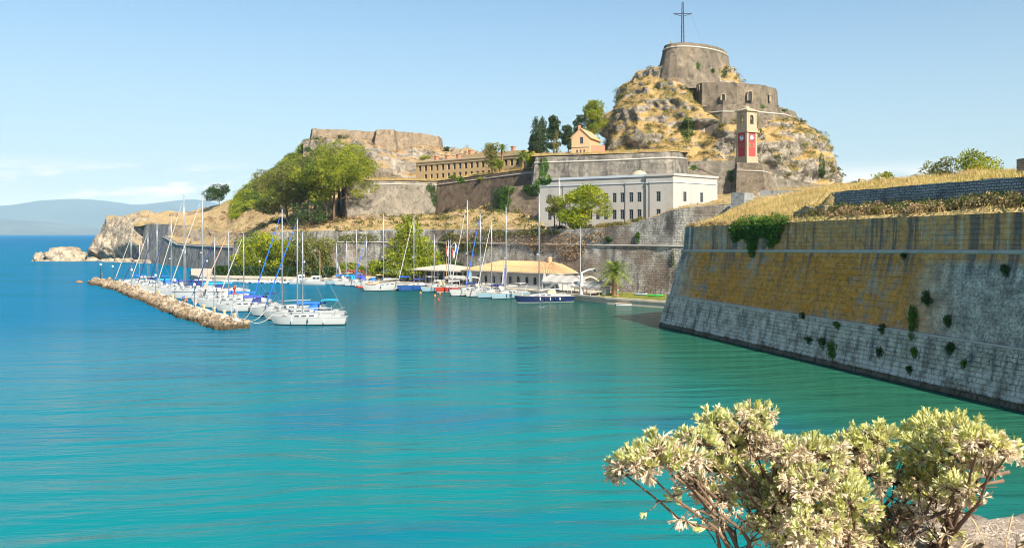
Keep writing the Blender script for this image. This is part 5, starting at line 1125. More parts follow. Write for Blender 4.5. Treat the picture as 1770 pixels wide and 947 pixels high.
p = G(1062, 166.5); palm('stout date palm on the lawn in front of the harbour wall', (p.x, p.y, gz(p.x, p.y)), 4.4, 4.3, 46, 80, .5, .13)
p = P(868, 292, 286); palm('slim tall palm on the upper terrace', (p.x, p.y, gz(p.x, p.y)), 7.6, 2.8, 26, 81, .3, .14); p = P(903, 287, 276); palm('shorter bushy palm on the upper terrace right of the slim one', (p.x, p.y, gz(p.x, p.y)), 4.2, 3.6, 28, 82, .45, .16)
# hedge along the back quay
random.seed(3); A, B = G(369, 252), G(566, 240); d = (B-A).normalized(); L = (B-A).length; g = np.random.default_rng(9); N = 9000
u = g.random(N)*L; w_ = g.uniform(-.9, .9, N); zz_ = g.random(N)**.7*2.6; top_ = g.random(N) < .35; zz_[top_] = 2.6+g.normal(0, .12, top_.sum()); frt = (g.random(N) < .6) & ~top_; w_[frt] = -.9+g.normal(0, .1, frt.sum())
c = np.stack([d.x*u-d.y*w_*1.0, d.y*u+d.x*w_*1.0, zz_], 1); hd = thing('hedge', 'long clipped green hedge along the back quay', 'hedge', (A.x, A.y, zq)); leafobj('foliage', c, np.clip(g.normal(.5, .22, N), 0, 1), .36, M['leaf_hedge'], hd, g=g)
mb = MB(); c = d*L/2; mb.box((c.x, c.y, 1.15), (L-.6, 1.3, 2.3), math.atan2(d.y, d.x)); link('branches', mb.mesh('branches', M['leaf_hedge']), None, hd)
# garden shrubs behind the back-quay boats
gs = [(572, 470, 4, 3.2, 'leaf_hedge'), (588, 468, 5, 4.5, 'leaf_bright'), (604, 466, 5, 5.5, 'leaf_pine'), (612, 478, 4, 2.2, 'leaf_olive'), (626, 472, 5, 3.6, 'leaf_pine'), (640, 466, 5.5, 5.6, 'leaf_bright'), (655, 474, 5, 3.2, 'leaf_pine'), (668, 462, 5, 6.2, 'leaf_hedge'), (692, 472, 4, 2.6, 'leaf_pine'), (758, 470, 4, 4.5, 'leaf_hedge'), (782, 462, 5, 5.6, 'leaf_hedge'), (800, 468, 4, 4.0, 'leaf_olive'), (555, 476, 3.5, 2.6, 'leaf_hedge')]
lab = ['low dark shrub right of the hedge', 'loose olive shrub behind the first moored masts', 'tall glossy bush under the harbour wall left of centre', 'small olive shrub behind the cyan covered boats', 'mid green shrub behind the red dinghy', 'tall glossy bush under the harbour wall beside the white banner', 'olive shrub left of the parasols', 'tall dark bush left of the bright conifer', 'low shrub beside the parasols', 'dark shrub between the conifer and the flagpoles', 'tall dark bush behind the flagpoles', 'olive shrub left of the tan hipped roof', 'small shrub behind the motor cruiser']
for k, ((px, py, w, h, lm), lb) in enumerate(zip(gs, lab)): q = G(px, 236 if px < 700 else 224); shrub('garden_shrub', lb, (q.x, q.y, zq), w*1.35, h, 110+k, lm, 2600, .42, group='garden shrubs along the back quay')
for k, (px, w, lb) in enumerate(((606, 4.5, 'left pink flowering bush behind the boats'), (622, 5, 'right pink flowering bush behind the boats'))): q = G(px, 231); r_ = shrub('flowering_bush', lb, (q.x, q.y, zq), w, 2.6, 130+k, 'leaf_olive', 700, .35); g = np.random.default_rng(k); c, t_ = blob_leaves([(0, 0, 1.7, w*.45, w*.45, .9)], 320, g, .8); leafobj('blossom', c, t_, .3, M['flower_pink'], r_, g=g)
# ---------------------------------------------------------------- scrub that nobody could count
def sample(o, n, filt, g):
    me = o.data; me.calc_loop_triangles(); nt_ = len(me.loop_triangles); tv = np.empty(nt_*3, dtype=np.int32); me.loop_triangles.foreach_get('vertices', tv); vv = np.empty(len(me.vertices)*3); me.vertices.foreach_get('co', vv); vv = vv.reshape(-1, 3)+np.array(o.location); tv = tv.reshape(-1, 3)
    a, b, c = vv[tv[:, 0]], vv[tv[:, 1]], vv[tv[:, 2]]; cr = np.cross(b-a, c-a); ar = np.linalg.norm(cr, axis=1); nn = cr/(ar[:, None]+1e-9); cen = (a+b+c)/3; ok = filt(cen, nn); pr = ar*ok; pr /= pr.sum(); ix = g.choice(nt_, n, p=pr); r1, r2 = np.sqrt(g.random(n)), g.random(n)
    return a[ix]*(1-r1)[:, None]+b[ix]*(r1*(1-r2))[:, None]+c[ix]*(r1*r2)[:, None], nn[ix]
def clumps(name, label, o, n, filt, rad, per, ls, mat, seed, squash=.75, cat='scrub', aspect=.6, flat=.35, lift=.25):
    g = np.random.default_rng(seed); p, nn = sample(o, n, filt, g); cs = []; ts = []
    for q in p:
        r_ = g.uniform(*rad); k = max(6, int(per*(r_/rad[1])**1.5)); d_ = g.normal(size=(k, 3)); d_ /= np.linalg.norm(d_, axis=1, keepdims=True); d_[:, 2] = np.abs(d_[:, 2])*squash; cs.append(q+d_*r_*(g.random(k)**.4)[:, None]+np.array([0, 0, lift*r_])); ts.append(np.clip(g.normal(g.uniform(.25, .75), .2, k), 0, 1))
    ob_ = leafobj(name, np.concatenate(cs), np.concatenate(ts), ls, M[mat], g=g, aspect=aspect, flat=flat); return tag(ob_, label, cat, kind='stuff')
fr_f = lambda c, n: (n[:, 1] < .25)
clumps('citadel_scrub', 'green scrub growing all over the citadel rock', citadel, 560, lambda c, n: fr_f(c, n) & (c[:, 2] > 30) & (c[:, 2] < 73) & (n[:, 2] > .1), (.6, 2.0), 90, .45, 'scrub_mix', 201)
clumps('citadel_creeper', 'dark green creeper in the clefts of the citadel rock', citadel, 130, lambda c, n: fr_f(c, n) & (c[:, 2] > 32) & (c[:, 2] < 66) & (n[:, 2] < .45), (.7, 2.2), 130, .42, 'leaf_olive', 202, 1.2)
clumps('citadel_dry_grass', 'dry golden grass on the ledges of the citadel rock', citadel, 1100, lambda c, n: fr_f(c, n) & (c[:, 2] > 30) & (n[:, 2] > .3), (.5, 1.4), 40, .5, 'dry_grass', 203, .8, aspect=.25, flat=0)
clumps('hillside_thicket', 'dense green thicket covering the left hill below the fort', west, 620, lambda c, n: (c[:, 0] > -128+.0*c[:, 1]) & (c[:, 1] > 338) & (c[:, 1] < 392) & (885+1500*c[:, 0]/c[:, 1] > 405) & (885+1500*c[:, 0]/c[:, 1] < 560), (1.2, 3.2), 150, .55, 'leaf_pine', 204, 1.0)
clumps('hillside_thicket', 'bright yellow-green bushes along the left edge of the thicket', west, 260, lambda c, n: (c[:, 1] > 335) & (c[:, 1] < 395) & (885+1500*c[:, 0]/c[:, 1] > 400) & (885+1500*c[:, 0]/c[:, 1] < 480), (1.0, 2.4), 120, .55, 'leaf_bright', 216, 1.0)
clumps('hillside_thicket', 'dark shrubs mixed through the thicket on the left hill', west, 240, lambda c, n: (c[:, 1] > 330) & (c[:, 1] < 392) & (885+1500*c[:, 0]/c[:, 1] > 425) & (885+1500*c[:, 0]/c[:, 1] < 575), (1.4, 3.2), 150, .55, 'leaf_hedge', 205, 1.0)
by = lambda n_: bpy.data.objects[n_]
clumps('slope_grass', 'dry tufts of grass on the slope above the harbour wall', by('harbour_slope'), 900, lambda c, n: c[:, 2] > 5, (.3, .9), 22, .45, 'dry_grass', 206, .7, aspect=.25, flat=0)
clumps('slope_scrub', 'brown and green scrub scattered on the slope above the harbour wall', by('harbour_slope'), 260, lambda c, n: c[:, 2] > 5, (.5, 1.5), 70, .42, 'scrub_mix', 214, .9); clumps('slope_scrub', 'reddish dead scrub scattered on the left hillside', west, 320, lambda c, n: c[:, 1] < 372, (.5, 1.5), 50, .5, 'scrub_dry', 215, .7)
clumps('slope_grass', 'dry grass tufts over the left hillside', west, 900, lambda c, n: c[:, 1] < 380, (.4, 1.0), 22, .5, 'dry_grass', 207, .6, aspect=.25, flat=0)
clumps('terrace_fringe', 'golden grass fringe along the upper terrace edge', by('upper_terrace'), 700, lambda c, n: c[:, 1] < 312, (.3, .9), 24, .45, 'dry_grass', 208, .7, aspect=.25, flat=0); clumps('cliff_scrub', 'reddish dry scrub on the cliff below the left fort', by('fort_cliff'), 420, lambda c, n: c[:, 1] < 395, (.4, 1.3), 30, .5, 'scrub_dry', 209, .7); clumps('cliff_scrub', 'green scrub on the cliff below the left fort', by('fort_cliff'), 70, lambda c, n: (c[:, 1] < 390) & (c[:, 0] < -70), (.8, 2.2), 110, .5, 'leaf_hedge', 210, 1.0)
clumps('bastion_top_grass', 'golden grass on top of the dark round bastion', by('bastion_terrace'), 500, lambda c, n: c[:, 1] < 275, (.3, .8), 22, .45, 'dry_grass', 211, .7, aspect=.25, flat=0); clumps('building_shrubs', 'mixed shrubs and dry bushes at the foot of the white building', by('barracks_terrace'), 120, lambda c, n: (c[:, 1] < 208) & (885+1500*c[:, 0]/c[:, 1] < 1110), (.5, 1.2), 60, .34, 'scrub_mix', 212); clumps('ramp_grass', 'dry grass on the ramp behind the near bastion', by('barracks_terrace'), 900, lambda c, n: (885+1500*c[:, 0]/c[:, 1] > 1150) & (c[:, 1] < 285), (.25, .7), 22, .4, 'dry_grass', 213, .7, aspect=.25, flat=0)
# near bastion: standing dry grass, scrub below the terrace wall
g = np.random.default_rng(31); N = 26000; tt = g.uniform(0, 82, N); oo = g.uniform(0, 1, N)**1.15*27; keep = ~((tt > 27) & (oo < 4.2) & (g.random(N) < .7)); tt, oo = tt[keep], oo[keep]; N = len(tt)
base = np.array([tuple(btop(a_, b_)) for a_, b_ in zip(tt, oo)]); hh = g.uniform(.18, .6, N); az_ = g.uniform(0, 6.28, N); wv = np.stack([np.cos(az_), np.sin(az_), np.zeros(N)], 1)*g.uniform(.02, .045, N)[:, None]; tip = base+np.stack([g.normal(-.06, .12, N), g.normal(0, .12, N), hh], 1); base[:, 2] -= .05
v = np.stack([base-wv, base+wv, tip], 1).reshape(-1, 3); tnt = np.clip(.5+.35*np.sin(tt*.45)*np.sin(oo*.6)+g.normal(0, .18, N), 0, 1); tag(link('bastion_dry_grass', npmesh('bastion_dry_grass', v, 3, tnt, M['dry_grass'])), 'standing dry grass over the top of the near bastion', 'grass', kind='stuff')
def bscrub(name, label, n, tr_, or_, rad, per, ls, mat, seed):
    g = np.random.default_rng(seed); cs = []; ts = []
    for _ in range(n):
        q = np.array(tuple(btop(g.uniform(*tr_), g.uniform(*or_)))); r_ = g.uniform(*rad); d_ = g.normal(size=(per, 3)); d_ /= np.linalg.norm(d_, axis=1, keepdims=True); d_[:, 2] = np.abs(d_[:, 2])*1.1; cs.append(q+d_*r_*(g.random(per)**.4)[:, None]); ts.append(np.clip(g.normal(g.uniform(.25, .75), .2, per), 0, 1))
    tag(leafobj(name, np.concatenate(cs), np.concatenate(ts), ls, M[mat], g=g), label, 'scrub', kind='stuff')
bscrub('wall_foot_scrub', 'dark green scrub along the foot of the blue-grey terrace wall', 120, (26, 60), (1.2, 3.7), (.5, 1.2), 190, .18, 'scrub_mix', 41); bscrub('wall_foot_bushes', 'dark leafy bushes against the blue-grey terrace wall', 46, (28, 60), (1.8, 3.6), (.6, 1.3), 230, .18, 'leaf_hedge', 45); bscrub('wall_foot_scrub', 'brown dry scrub along the foot of the blue-grey terrace wall', 80, (30, 60), (.6, 3.6), (.4, 1.15), 150, .17, 'scrub_dry', 42); bscrub('bastion_edge_scrub', 'dry tangled growth along the near bastion edge', 60, (0, 26), (.05, .8), (.2, .5), 70, .14, 'scrub_dry', 43); bscrub('bastion_green_scrub', 'small green bushes on the near bastion top', 26, (28, 75), (6, 24), (.25, .6), 90, .14, 'leaf_pine', 44)
shrub('shrub', 'bright leafy shrub at the far right end of the terrace wall', btop(59.5, 2.2), 2.2, 2.4, 150, 'leaf_bright', 1100, .18)
# ---------------------------------------------------------------- ivy and wall plants, rooted where the photograph shows them on the masonry
bpy.context.view_layer.update(); DG = bpy.context.evaluated_depsgraph_get()
def hit(px, py):
    d_ = Vector(((px-CX)/F, 1, -(py-CY)/F)).normalized(); ok, loc, nrm, _, ob_, _ = SC.ray_cast(DG, Vector((0, 0, H)), d_); return (loc, nrm) if ok else None
def ivy(name, label, lobes, n, ls, mat, seed, depth=.5, cat='ivy', spread=1.0, stem=True):
    """lobes: (px, py, half width, half height) patches of hanging leaves"""
    g = np.random.default_rng(seed); P0 = []; NN = []; vis = []
    areas = np.array([l[2]*l[3] for l in lobes]); cnt = (areas/areas.sum()*n).astype(int)
    for (px, py, hw, hh_), k in zip(lobes, cnt):
        loc = hit(px, py)
        if not loc: continue
        D0 = loc[0].y
        for _ in range(k):
            a_, r_ = g.uniform(0, 6.283), math.sqrt(g.random()); x, y = px+hw*r_*math.cos(a_), py+hh_*r_*math.sin(a_); hq = hit(x, y); 
            if hq is None or abs(hq[0].y-D0) > 14: q, nn = P(x, y, D0), loc[1]
            else: q, nn = hq
            P0.append(q+nn*(g.random()*depth*(1-r_*.6)+.03)); NN.append(nn)
    c = np.array([tuple(p) for p in P0]); nn = np.array([tuple(p) for p in NN]); b_ = c.min(0); o0 = np.array([(c[:, 0].min()+c[:, 0].max())/2, (c[:, 1].min()+c[:, 1].max())/2, b_[2]]); root = thing(name, label, cat, tuple(o0)); leafobj('foliage', c-o0, np.clip(g.normal(.5, .25, len(c)), 0, 1), ls, M[mat], root, g=g, nrm=nn*1.0)
    if stem: i0 = c[:, 2].argmin(); i1 = c[:, 2].argmax(); m2 = MB(); m2.tube([c[i1]-o0, (c[i0]+c[i1])/2-o0-nn[0]*.0, c[i0]-o0], [.03*ls/.2, .03*ls/.2, .01], 4); link('stem', m2.mesh('stem', M['bark']), None, root)
    return root
ivy('ivy', 'thick ivy curtain hanging over the near bastion edge', [(1280, 398, 17, 16), (1300, 400, 16, 22), (1302, 422, 8, 18), (1322, 394, 18, 18), (1340, 390, 17, 20), (1334, 418, 6, 12), (1272, 408, 7, 12), (1308, 384, 36, 9), (1344, 408, 6, 14), (1302, 436, 4, 10), (1356, 382, 10, 7)], 8000, .25, 'leaf_ivy', 301, .9)
ivy('ivy', 'ivy sheet spilling down the tan flank wall left of the white building', [(880, 328, 12, 7), (866, 336, 12, 10), (872, 346, 13, 12), (866, 360, 7, 12), (858, 352, 7, 12), (876, 362, 5, 12)], 1900, .42, 'leaf_ivy', 302, .8)
ivy('ivy', 'dark ivy at the foot of the round bastion beside the white building', [(922, 330, 14, 10), (912, 326, 8, 7)], 800, .42, 'leaf_hedge', 303, .9); ivy('ivy', 'pale green creeper climbing the left end of the dark bastion', [(940, 288, 9, 16), (942, 310, 12, 10), (932, 318, 8, 8)], 1000, .42, 'leaf_ivy', 304, .5)
ivy('ivy', 'creeper in the corner between the two curtain walls', [(744, 325, 8, 8), (749, 338, 5, 14), (752, 350, 4, 8)], 700, .45, 'leaf_hedge', 305, .6); ivy('ivy', 'dark creeper hanging on the citadel rock left of the clock tower', [(1187, 225, 11, 17), (1190, 212, 8, 9)], 1100, .45, 'leaf_ivy', 306, 1.0); ivy('ivy', 'tall strip of ivy at the right edge of the citadel rock', [(1420, 285, 5, 20), (1420, 296, 6, 12)], 700, .42, 'leaf_hedge', 307, .9)
ivy('ivy', 'green plants on the grey terrace wall left of the clock tower', [(1262, 298, 5, 4), (1263, 309, 5, 6), (1198, 290, 6, 4)], 350, .4, 'leaf_ivy', 308, .5); ivy('ivy', 'dark ivy tuft on the corner of the near bastion cordon', [(1163, 447, 3, 14)], 300, .18, 'leaf_hedge', 309, .5)
ivy('ivy', 'mass of dark ivy on the cliff left of the west fort', [(553, 250, 12, 14), (545, 268, 16, 12), (535, 290, 16, 14)], 1200, .5, 'leaf_hedge', 310, 1.2); ivy('ivy', 'brown dry creeper covering the harbour wall left of the palm', [(900, 412, 50, 14), (985, 425, 30, 24), (840, 410, 40, 12), (940, 418, 30, 18), (800, 412, 30, 12), (1030, 410, 20, 10)], 4200, .34, 'scrub_dry', 311, .5, stem=False); ivy('ivy', 'olive green vines on the harbour wall behind the garden', [(780, 420, 22, 18), (700, 415, 20, 10), (620, 412, 36, 8), (860, 405, 40, 7), (930, 402, 40, 6), (820, 425, 26, 14), (780, 432, 20, 14)], 4600, .4, 'leaf_olive', 312, .5, stem=False)
wp = [(1578, 555, 11, 26, 'largest hanging caper bush on the near bastion wall'), (1605, 514, 9, 12, 'bush high on the right part of the near bastion wall'), (1641, 553, 9, 10, 'bush on the rubble patch at the right of the near bastion wall'), (1440, 603, 11, 13, 'round dark bush on the plinth of the near bastion'), (1424, 592, 8, 9, 'bush touching the left of the round dark bush on the plinth'), (1400, 588, 7, 6, 'small tuft left of the bushes on the plinth'), (1449, 561, 6, 6, 'small tuft on the ledge above the round bush'), (1527, 567, 6, 7, 'small green tuft at the foot of the orange stone'), (1644, 601, 9, 9, 'bush growing over the plinth ledge at the right'), (1583, 607, 6, 9, 'narrow tuft on the plinth below the largest bush'), (1521, 607, 6, 8, 'small dark tuft in the middle of the plinth'), (1574, 638, 4, 6, 'tiny tuft low on the plinth'), (1668, 628, 5, 5, 'tiny tuft at the right of the plinth'), (1564, 443, 5, 5, 'tiny tuft just under the cordon'), (1740, 466, 10, 9, 'dark plant near the right edge below the cordon'), (1104, 408, 5, 8, 'dark plant on the sloping harbour wall'), (1052, 412, 6, 5, 'small plant on the harbour wall left of the slope'), (1390, 545, 5, 5, 'faint tuft in the pale patch of the bastion wall'), (1207, 114, 4, 5, 'green tuft high on the round citadel keep'), (1232, 122, 4, 4, 'green tuft in the middle of the round citadel keep'), (1252, 126, 5, 5, 'green tuft at the right of the round citadel keep'), (1318, 184, 5, 3, 'small bush on the rim of the lower citadel tier'), (1355, 190, 4, 3, 'small bush at the right of the lower citadel tier rim')]
for k, (px, py, hw, hh_, lb) in enumerate(wp): ivy('wall_plant', lb, [(px+random.uniform(-.5, .5)*hw, py+random.uniform(-.6, .5)*hh_, hw*random.uniform(.35, .75), hh_*random.uniform(.35, .7)) for _ in range(5)]+[(px, py+hh_*.7, hw*.4, hh_*.7)], int(260+hw*hh_*4.5), .3 if py < 430 and px < 1400 else .13, 'leaf_hedge' if k % 3 else 'leaf_ivy', 320+k, .55, 'plant')
# ================================================================ BOATS AND HARBOUR
HS = [0, .12, .3, .45, .6, .72, .82, .9, .96, 1.0]; HB = [.70, .82, .96, 1.0, .95, .82, .63, .41, .19, .015]
def hull_pts(L, beam, free, s, lv):
    """lv 0 = sheer .. 4 = keel line"""
    b = interp(s, HS, HB)*beam/2; sh = free*(.92+.35*max(0, s-.25)**1.6); x = -L/2+L*s
    zz = [sh, sh*.55, .16, .0, -.35][lv]; wf = [1.0, .97, .89, .84, .35][lv]; rake = [0, .018, .05, .056, .09][lv]*L*s**5; tr = [0, .01, .02, .022, .05][lv]*L*(1-s)**4
    return x-rake+tr, b*wf, zz
def sailboat(label, px, D, L, ang, mastz, hull='gelcoat', boot='boot_navy', cover='canvas_blue', jib='canvas_white', hood=None, bimini=None, fend=3, group='yachts on the breakwater', beamf=.30, name='sailing_yacht', mz=None, stripe=None):
    bow = G(px, D); ddir = Vector((math.cos(R(ang)), math.sin(R(ang)), 0)); c = bow+ddir*L/2
    r = thing(name, label, 'sailboat', (c.x, c.y, 0), R(ang)+math.pi, group); beam = L*beamf*(1.08 if L < 10 else 1.0); free = .085*L+.2
    St = [k/20 for k in range(21)]
    m2 = MB()
    for sg in (1, -1): m2.grid([[(x, sg*y, z) for x, y, z in (hull_pts(L, beam, free, s, lv) for s in St)] for lv in (2, 1, 0)], flip=sg > 0)
    t0 = [hull_pts(L, beam, free, 0, lv) for lv in (0, 1, 2)]; m2.face([(x, y, z) for x, y, z in t0]+[(x, -y, z) for x, y, z in t0[::-1]])
    ho = link('hull', m2.mesh('hull', M[hull], True), None, r)
    m2 = MB()
    for sg in (1, -1): m2.grid([[(x, sg*y, z) for x, y, z in (hull_pts(L, beam, free, s, lv) for s in St)] for lv in (4, 3, 2)], flip=sg > 0)
    t0 = [hull_pts(L, beam, free, 0, lv) for lv in (2, 3, 4)]; m2.face([(x, y, z) for x, y, z in t0]+[(x, -y, z) for x, y, z in t0[::-1]]); link('boot_top', m2.mesh('boot_top', M[boot], True), None, ho)
    m2 = MB(); dz = .02
    ed = [hull_pts(L, beam, free, s, 0) for s in St]
    m2.grid([[(x, y*f, z+dz+.05*(1-f*f)) for x, y, z in ed] for f in (-1, -.5, 0, .5, 1)], flip=True); link('deck', m2.mesh('deck', M['deck_white'], True), None, r)
    m2 = MB()
    for sg in (1, -1): m2.tube([(x, sg*y, z+.04) for x, y, z in ed], .035, 4)
    link('toe_rail', m2.mesh('toe_rail', M['teak' if hull != 'gelcoat' else 'gelcoat']), None, r)
    if stripe:
        m2 = MB()
        for sg in (1, -1): m2.tube([(x, sg*(y+.005), z*.84) for x, y, z in ed[1:-1]], .04, 4)
        link('sheer_stripe', m2.mesh('sheer_stripe', M[stripe]), None, ho)
    # coachroof
    m2 = MB(); x0, x1 = -L*.13, L*.26; hc = .42+.012*L; wc = beam*.33; rows = []
    for k in range(9):
        f = k/8; x = lerp(x0, x1, f); w = wc*(1-.35*f*f); h = hc*(1-.55*f**2.2); zb_ = free*.95+.05
        rows.append([(x, -w, zb_), (x, -w*.92, zb_+h*.75), (x, -w*.7, zb_+h*.98), (x, 0, zb_+h*1.06), (x, w*.7, zb_+h*.98), (x, w*.92, zb_+h*.75), (x, w, zb_)])
    m2.grid(rows, flip=True); m2.face(rows[0]); m2.face(rows[-1][::-1]); cb = link('coachroof', m2.mesh('coachroof', M['gelcoat'], False), None, r)
    for sg in (-1, 1):
        for k in range(3 if L > 10.5 else 2):
            xa = lerp(x0, x1, .12+.25*k); xb = xa+L*.065; q = []
            f_ = lambda x: wc*(1-.35*((x-x0)/(x1-x0))**2)
            h_ = lambda x: hc*(1-.55*((x-x0)/(x1-x0))**2.2)
            m2 = MB(); zb_ = free*.95+.05; pts = [(xa, .99, .25), (xb, .99, .27), (xb, .945, .62), (xa, .945, .64)]; m2.face([(x, sg*(f_(x)*w+.014), zb_+h_(x)*z) for x, w, z in (pts if sg < 0 else pts[::-1])]); link('cabin_window', m2.mesh('cabin_window', M['cabin_glass']), None, cb)
    for k in range(2): m2 = MB(); m2.box((L*(.30+.08*k)-L*.06, 0, free*1.06+.08), (.5, .5, .1)); link('hatch', m2.mesh('hatch', M['cabin_glass']), None, r)
    # cockpit
    m2 = MB(); zc_ = free*.95
    for sg in (-1, 1): m2.box((-L*.28, sg*beam*.3, zc_+.16), (L*.27, .22, .3))
    m2.box((-L*.42, 0, zc_+.12), (.25, beam*.58, .26)); link('cockpit_coaming', m2.mesh('cockpit_coaming', M['gelcoat']), None, r)
    m2 = MB(); m2.tube([(-L*.34, .42*math.cos(a_*math.pi/6), zc_+.62+.42*math.sin(a_*math.pi/6)) for a_ in range(13)], .03, 4); m2.box((-L*.335, 0, zc_+.3), (.12, .2, .65)); link('helm', m2.mesh('helm', M['alloy']), None, r)
    # rig
    mx = L*.08; zd = free*.95+.45; bm_z = zd+.75; top_ = mastz
    m2 = MB(); rm = .055+.0033*mastz; m2.tube([(mx, 0, free*.9), (mx, 0, top_*.7), (mx, 0, top_)], [rm, rm, rm*.72], 8); ms = link('mast', m2.mesh('mast', M['alloy'], True), None, r)
    for f in ((.46, .72) if mastz > 14 else (.55,)): m2 = MB(); m2.tube([(mx-.15, -beam*.27, top_*f+.05), (mx, 0, top_*f), (mx-.15, beam*.27, top_*f+.05)], .035, 4); link('spreader', m2.mesh('spreader', M['alloy']), None, ms)
    m2 = MB(); m2.tube([(mx, 0, top_), (mx, 0, top_+.6)], .012, 3); m2.box((mx+.15, 0, top_+.1), (.35, .05, .05)); link('wind_vane', m2.mesh('wind_vane', M['wire']), None, ms)
    if mastz > 16: m2 = MB(); m2.lathe([(0, .15), (.22, .12), (.25, 0), (.22, -.1), (0, -.12)], (mx+.3, 0, top_*.44), 8); link('radar', m2.mesh('radar', M['gelcoat']), None, ms)
    bl = L*.37; m2 = MB(); m2.tube([(mx-.1, 0, bm_z), (mx-bl, 0, bm_z+.12)], .07, 6); bo = link('boom', m2.mesh('boom', M['alloy']), None, r)
    if cover:
        m2 = MB(); rows = []
        for k in range(11):
            f = k/10; x = mx+.12-(bl-.1)*f; h = .62*(1-.62*f)*min(1, .6+4*f); w = .2*(1-.4*f)
            zb_ = bm_z-.1+.12*f; rows.append([(x, -w*.8, zb_), (x, -w, zb_+h*.35), (x, 0, zb_+h+.03*math.sin(k*2.1)), (x, w, zb_+h*.35), (x, w*.8, zb_)])
        m2.grid(rows, closed=True); m2.face(rows[0]); m2.face(rows[-1][::-1]); link('sail_cover', m2.mesh('sail_cover', M[cover], True), None, bo)
    bx, _, bz = hull_pts(L, beam, free, .985, 0); sx_, _, sz_ = hull_pts(L, beam, free, 0.0, 0)
    st = Vector((bx, 0, bz+.05)); tp = Vector((mx+.05, 0, top_*(.98 if mastz > 12 else .9)))
    m2 = MB(); m2.tube([st, tp], .014, 3); link('forestay', m2.mesh('forestay', M['wire']), None, r)
    if jib: m2 = MB(); m2.tube([st.lerp(tp, .03), st.lerp(tp, .12), st.lerp(tp, .6), st.lerp(tp, .94)], [.05, .105, .085, .035], 6); link('furled_jib', m2.mesh('furled_jib', M[jib], True), None, r)
    m2 = MB(); m2.tube([(sx_+.1, 0, sz_+.05), (mx, 0, top_)], .012, 3); link('backstay', m2.mesh('backstay', M['wire']), None, r)
    for sg in (-1, 1):
        m2 = MB(); m2.tube([(mx-.15, sg*beam*.42, free), (mx-.15, sg*beam*.265, top_*.46), (mx, 0, top_*.97)], .012, 3); m2.tube([(mx-.5, sg*beam*.42, free), (mx, 0, top_*.46)], .012, 3); link('shroud', m2.mesh('shroud', M['wire']), None, r)
        m2 = MB(); pts = [hull_pts(L, beam, free, s, 0) for s in (.05, .18, .32, .46, .6, .74, .87)]
        for x, y, z in pts: m2.tube([(x, sg*(y-.06), z), (x, sg*(y-.06), z+.62)], .014, 3)
        for h in (.6, .32): m2.tube([(x, sg*(y-.06), z+h) for x, y, z in pts], .009, 3)
        link('guard_rail', m2.mesh('guard_rail', M['alloy']), None, r)
    m2 = MB(); a_ = hull_pts(L, beam, free, .87, 0); m2.tube([(a_[0], a_[1]-.06, a_[2]+.62), (bx+.1, 0, bz+.68), (a_[0], -a_[1]+.06, a_[2]+.62)], .02, 4); m2.tube([(bx, 0, bz), (bx+.1, 0, bz+.68)], .02, 4); link('pulpit', m2.mesh('pulpit', M['alloy']), None, r)
    m2 = MB(); a_ = hull_pts(L, beam, free, .05, 0); m2.tube([(a_[0], a_[1]-.06, a_[2]+.62), (sx_+.05, a_[1]*.7, sz_+.64), (sx_+.05, -a_[1]*.7, sz_+.64), (a_[0], -a_[1]+.06, a_[2]+.62)], .02, 4); link('pushpit', m2.mesh('pushpit', M['alloy']), None, r)
    def hoop(nm, xa, xb, w, zb_, h, mt, legs=False):
        m2 = MB(); rows = []
        for k in range(6):
            f = k/5; x = lerp(xa, xb, f); hh_ = h*(math.sin(math.pi*(.18+.42*f)) if not legs else 1+.05*math.sin(math.pi*f)); rows.append([(x, w*math.cos(math.pi*q/8), zb_+hh_*(math.sin(math.pi*q/8)**.6 if not legs else 1+.08*math.sin(math.pi*q/8))) for q in range(9)])
        m2.grid(rows); o = link(nm, m2.mesh(nm, M[mt], True), None, r)
        if legs:
            m3 = MB()
            for x in (xa, xb):
                for sg in (-1, 1): m3.tube([((xa+xb)/2, sg*w*.95, zb_), (x, sg*w, zb_+h)], .018, 4)
            link('frame', m3.mesh('frame', M['alloy']), None, o)
    if hood: hoop('sprayhood', x0+.1+L*.07, x0-L*.05, beam*.3, free*.95+.3, .95, hood)
    if bimini: hoop('bimini', -L*.22, -L*.42, beam*.34, free*.95, 1.75, bimini, True)
    for k in range(fend):
        for sg in (-1, 1):
            s = .28+.42*k/max(1, fend-1); x, y, z = hull_pts(L, beam, free, s, 0); m2 = MB(); m2.lathe([(0, .3), (.07, .26), (.1, .12), (.1, -.15), (.05, -.26), (0, -.28)], (x, sg*(y+.1), z-.42), 7); m2.tube([(x, sg*(y+.08), z-.12), (x, sg*(y-.04), z+.05)], .012, 3); link('fender', m2.mesh('fender', M['fender_white' if k % 2 == 0 else 'boot_navy'], True), None, r)
    return r
BW = dict(group='yachts on the breakwater')
sailboat('nearest white yacht with a long clean hull at the breakwater end', 467, 124, 10.9, 3, 13.2, boot='boot_dark', cover=None, jib=None, hood=None)
sailboat('white yacht with a bright blue sail cover and blue bimini behind the nearest one', 454, 130.5, 12.2, 5, 15.2, boot='boot_dark', cover='canvas_blue', jib='canvas_blue', hood='canvas_blue', bimini='canvas_cyan')
sailboat('white yacht with navy boot stripe and bare boom near the breakwater end', 431, 137, 12, 8, 16.9, boot='boot_navy', cover=None, jib='canvas_blue', hood=None)
sailboat('white yacht with a violet blue sail cover, stern by the blue covered ones', 372, 144.5, 10.8, 14, 13.0, cover='canvas_violet', jib='canvas_white', hood='canvas_navy', bimini='canvas_navy')
sailboat('grey-white yacht with an orange furled jib and blue cover behind the beacon', 341, 152, 12.4, 18, 13.4, hull='gelcoat', boot='boot_dark', cover='canvas_blue', jib='salmon', hood='canvas_white')
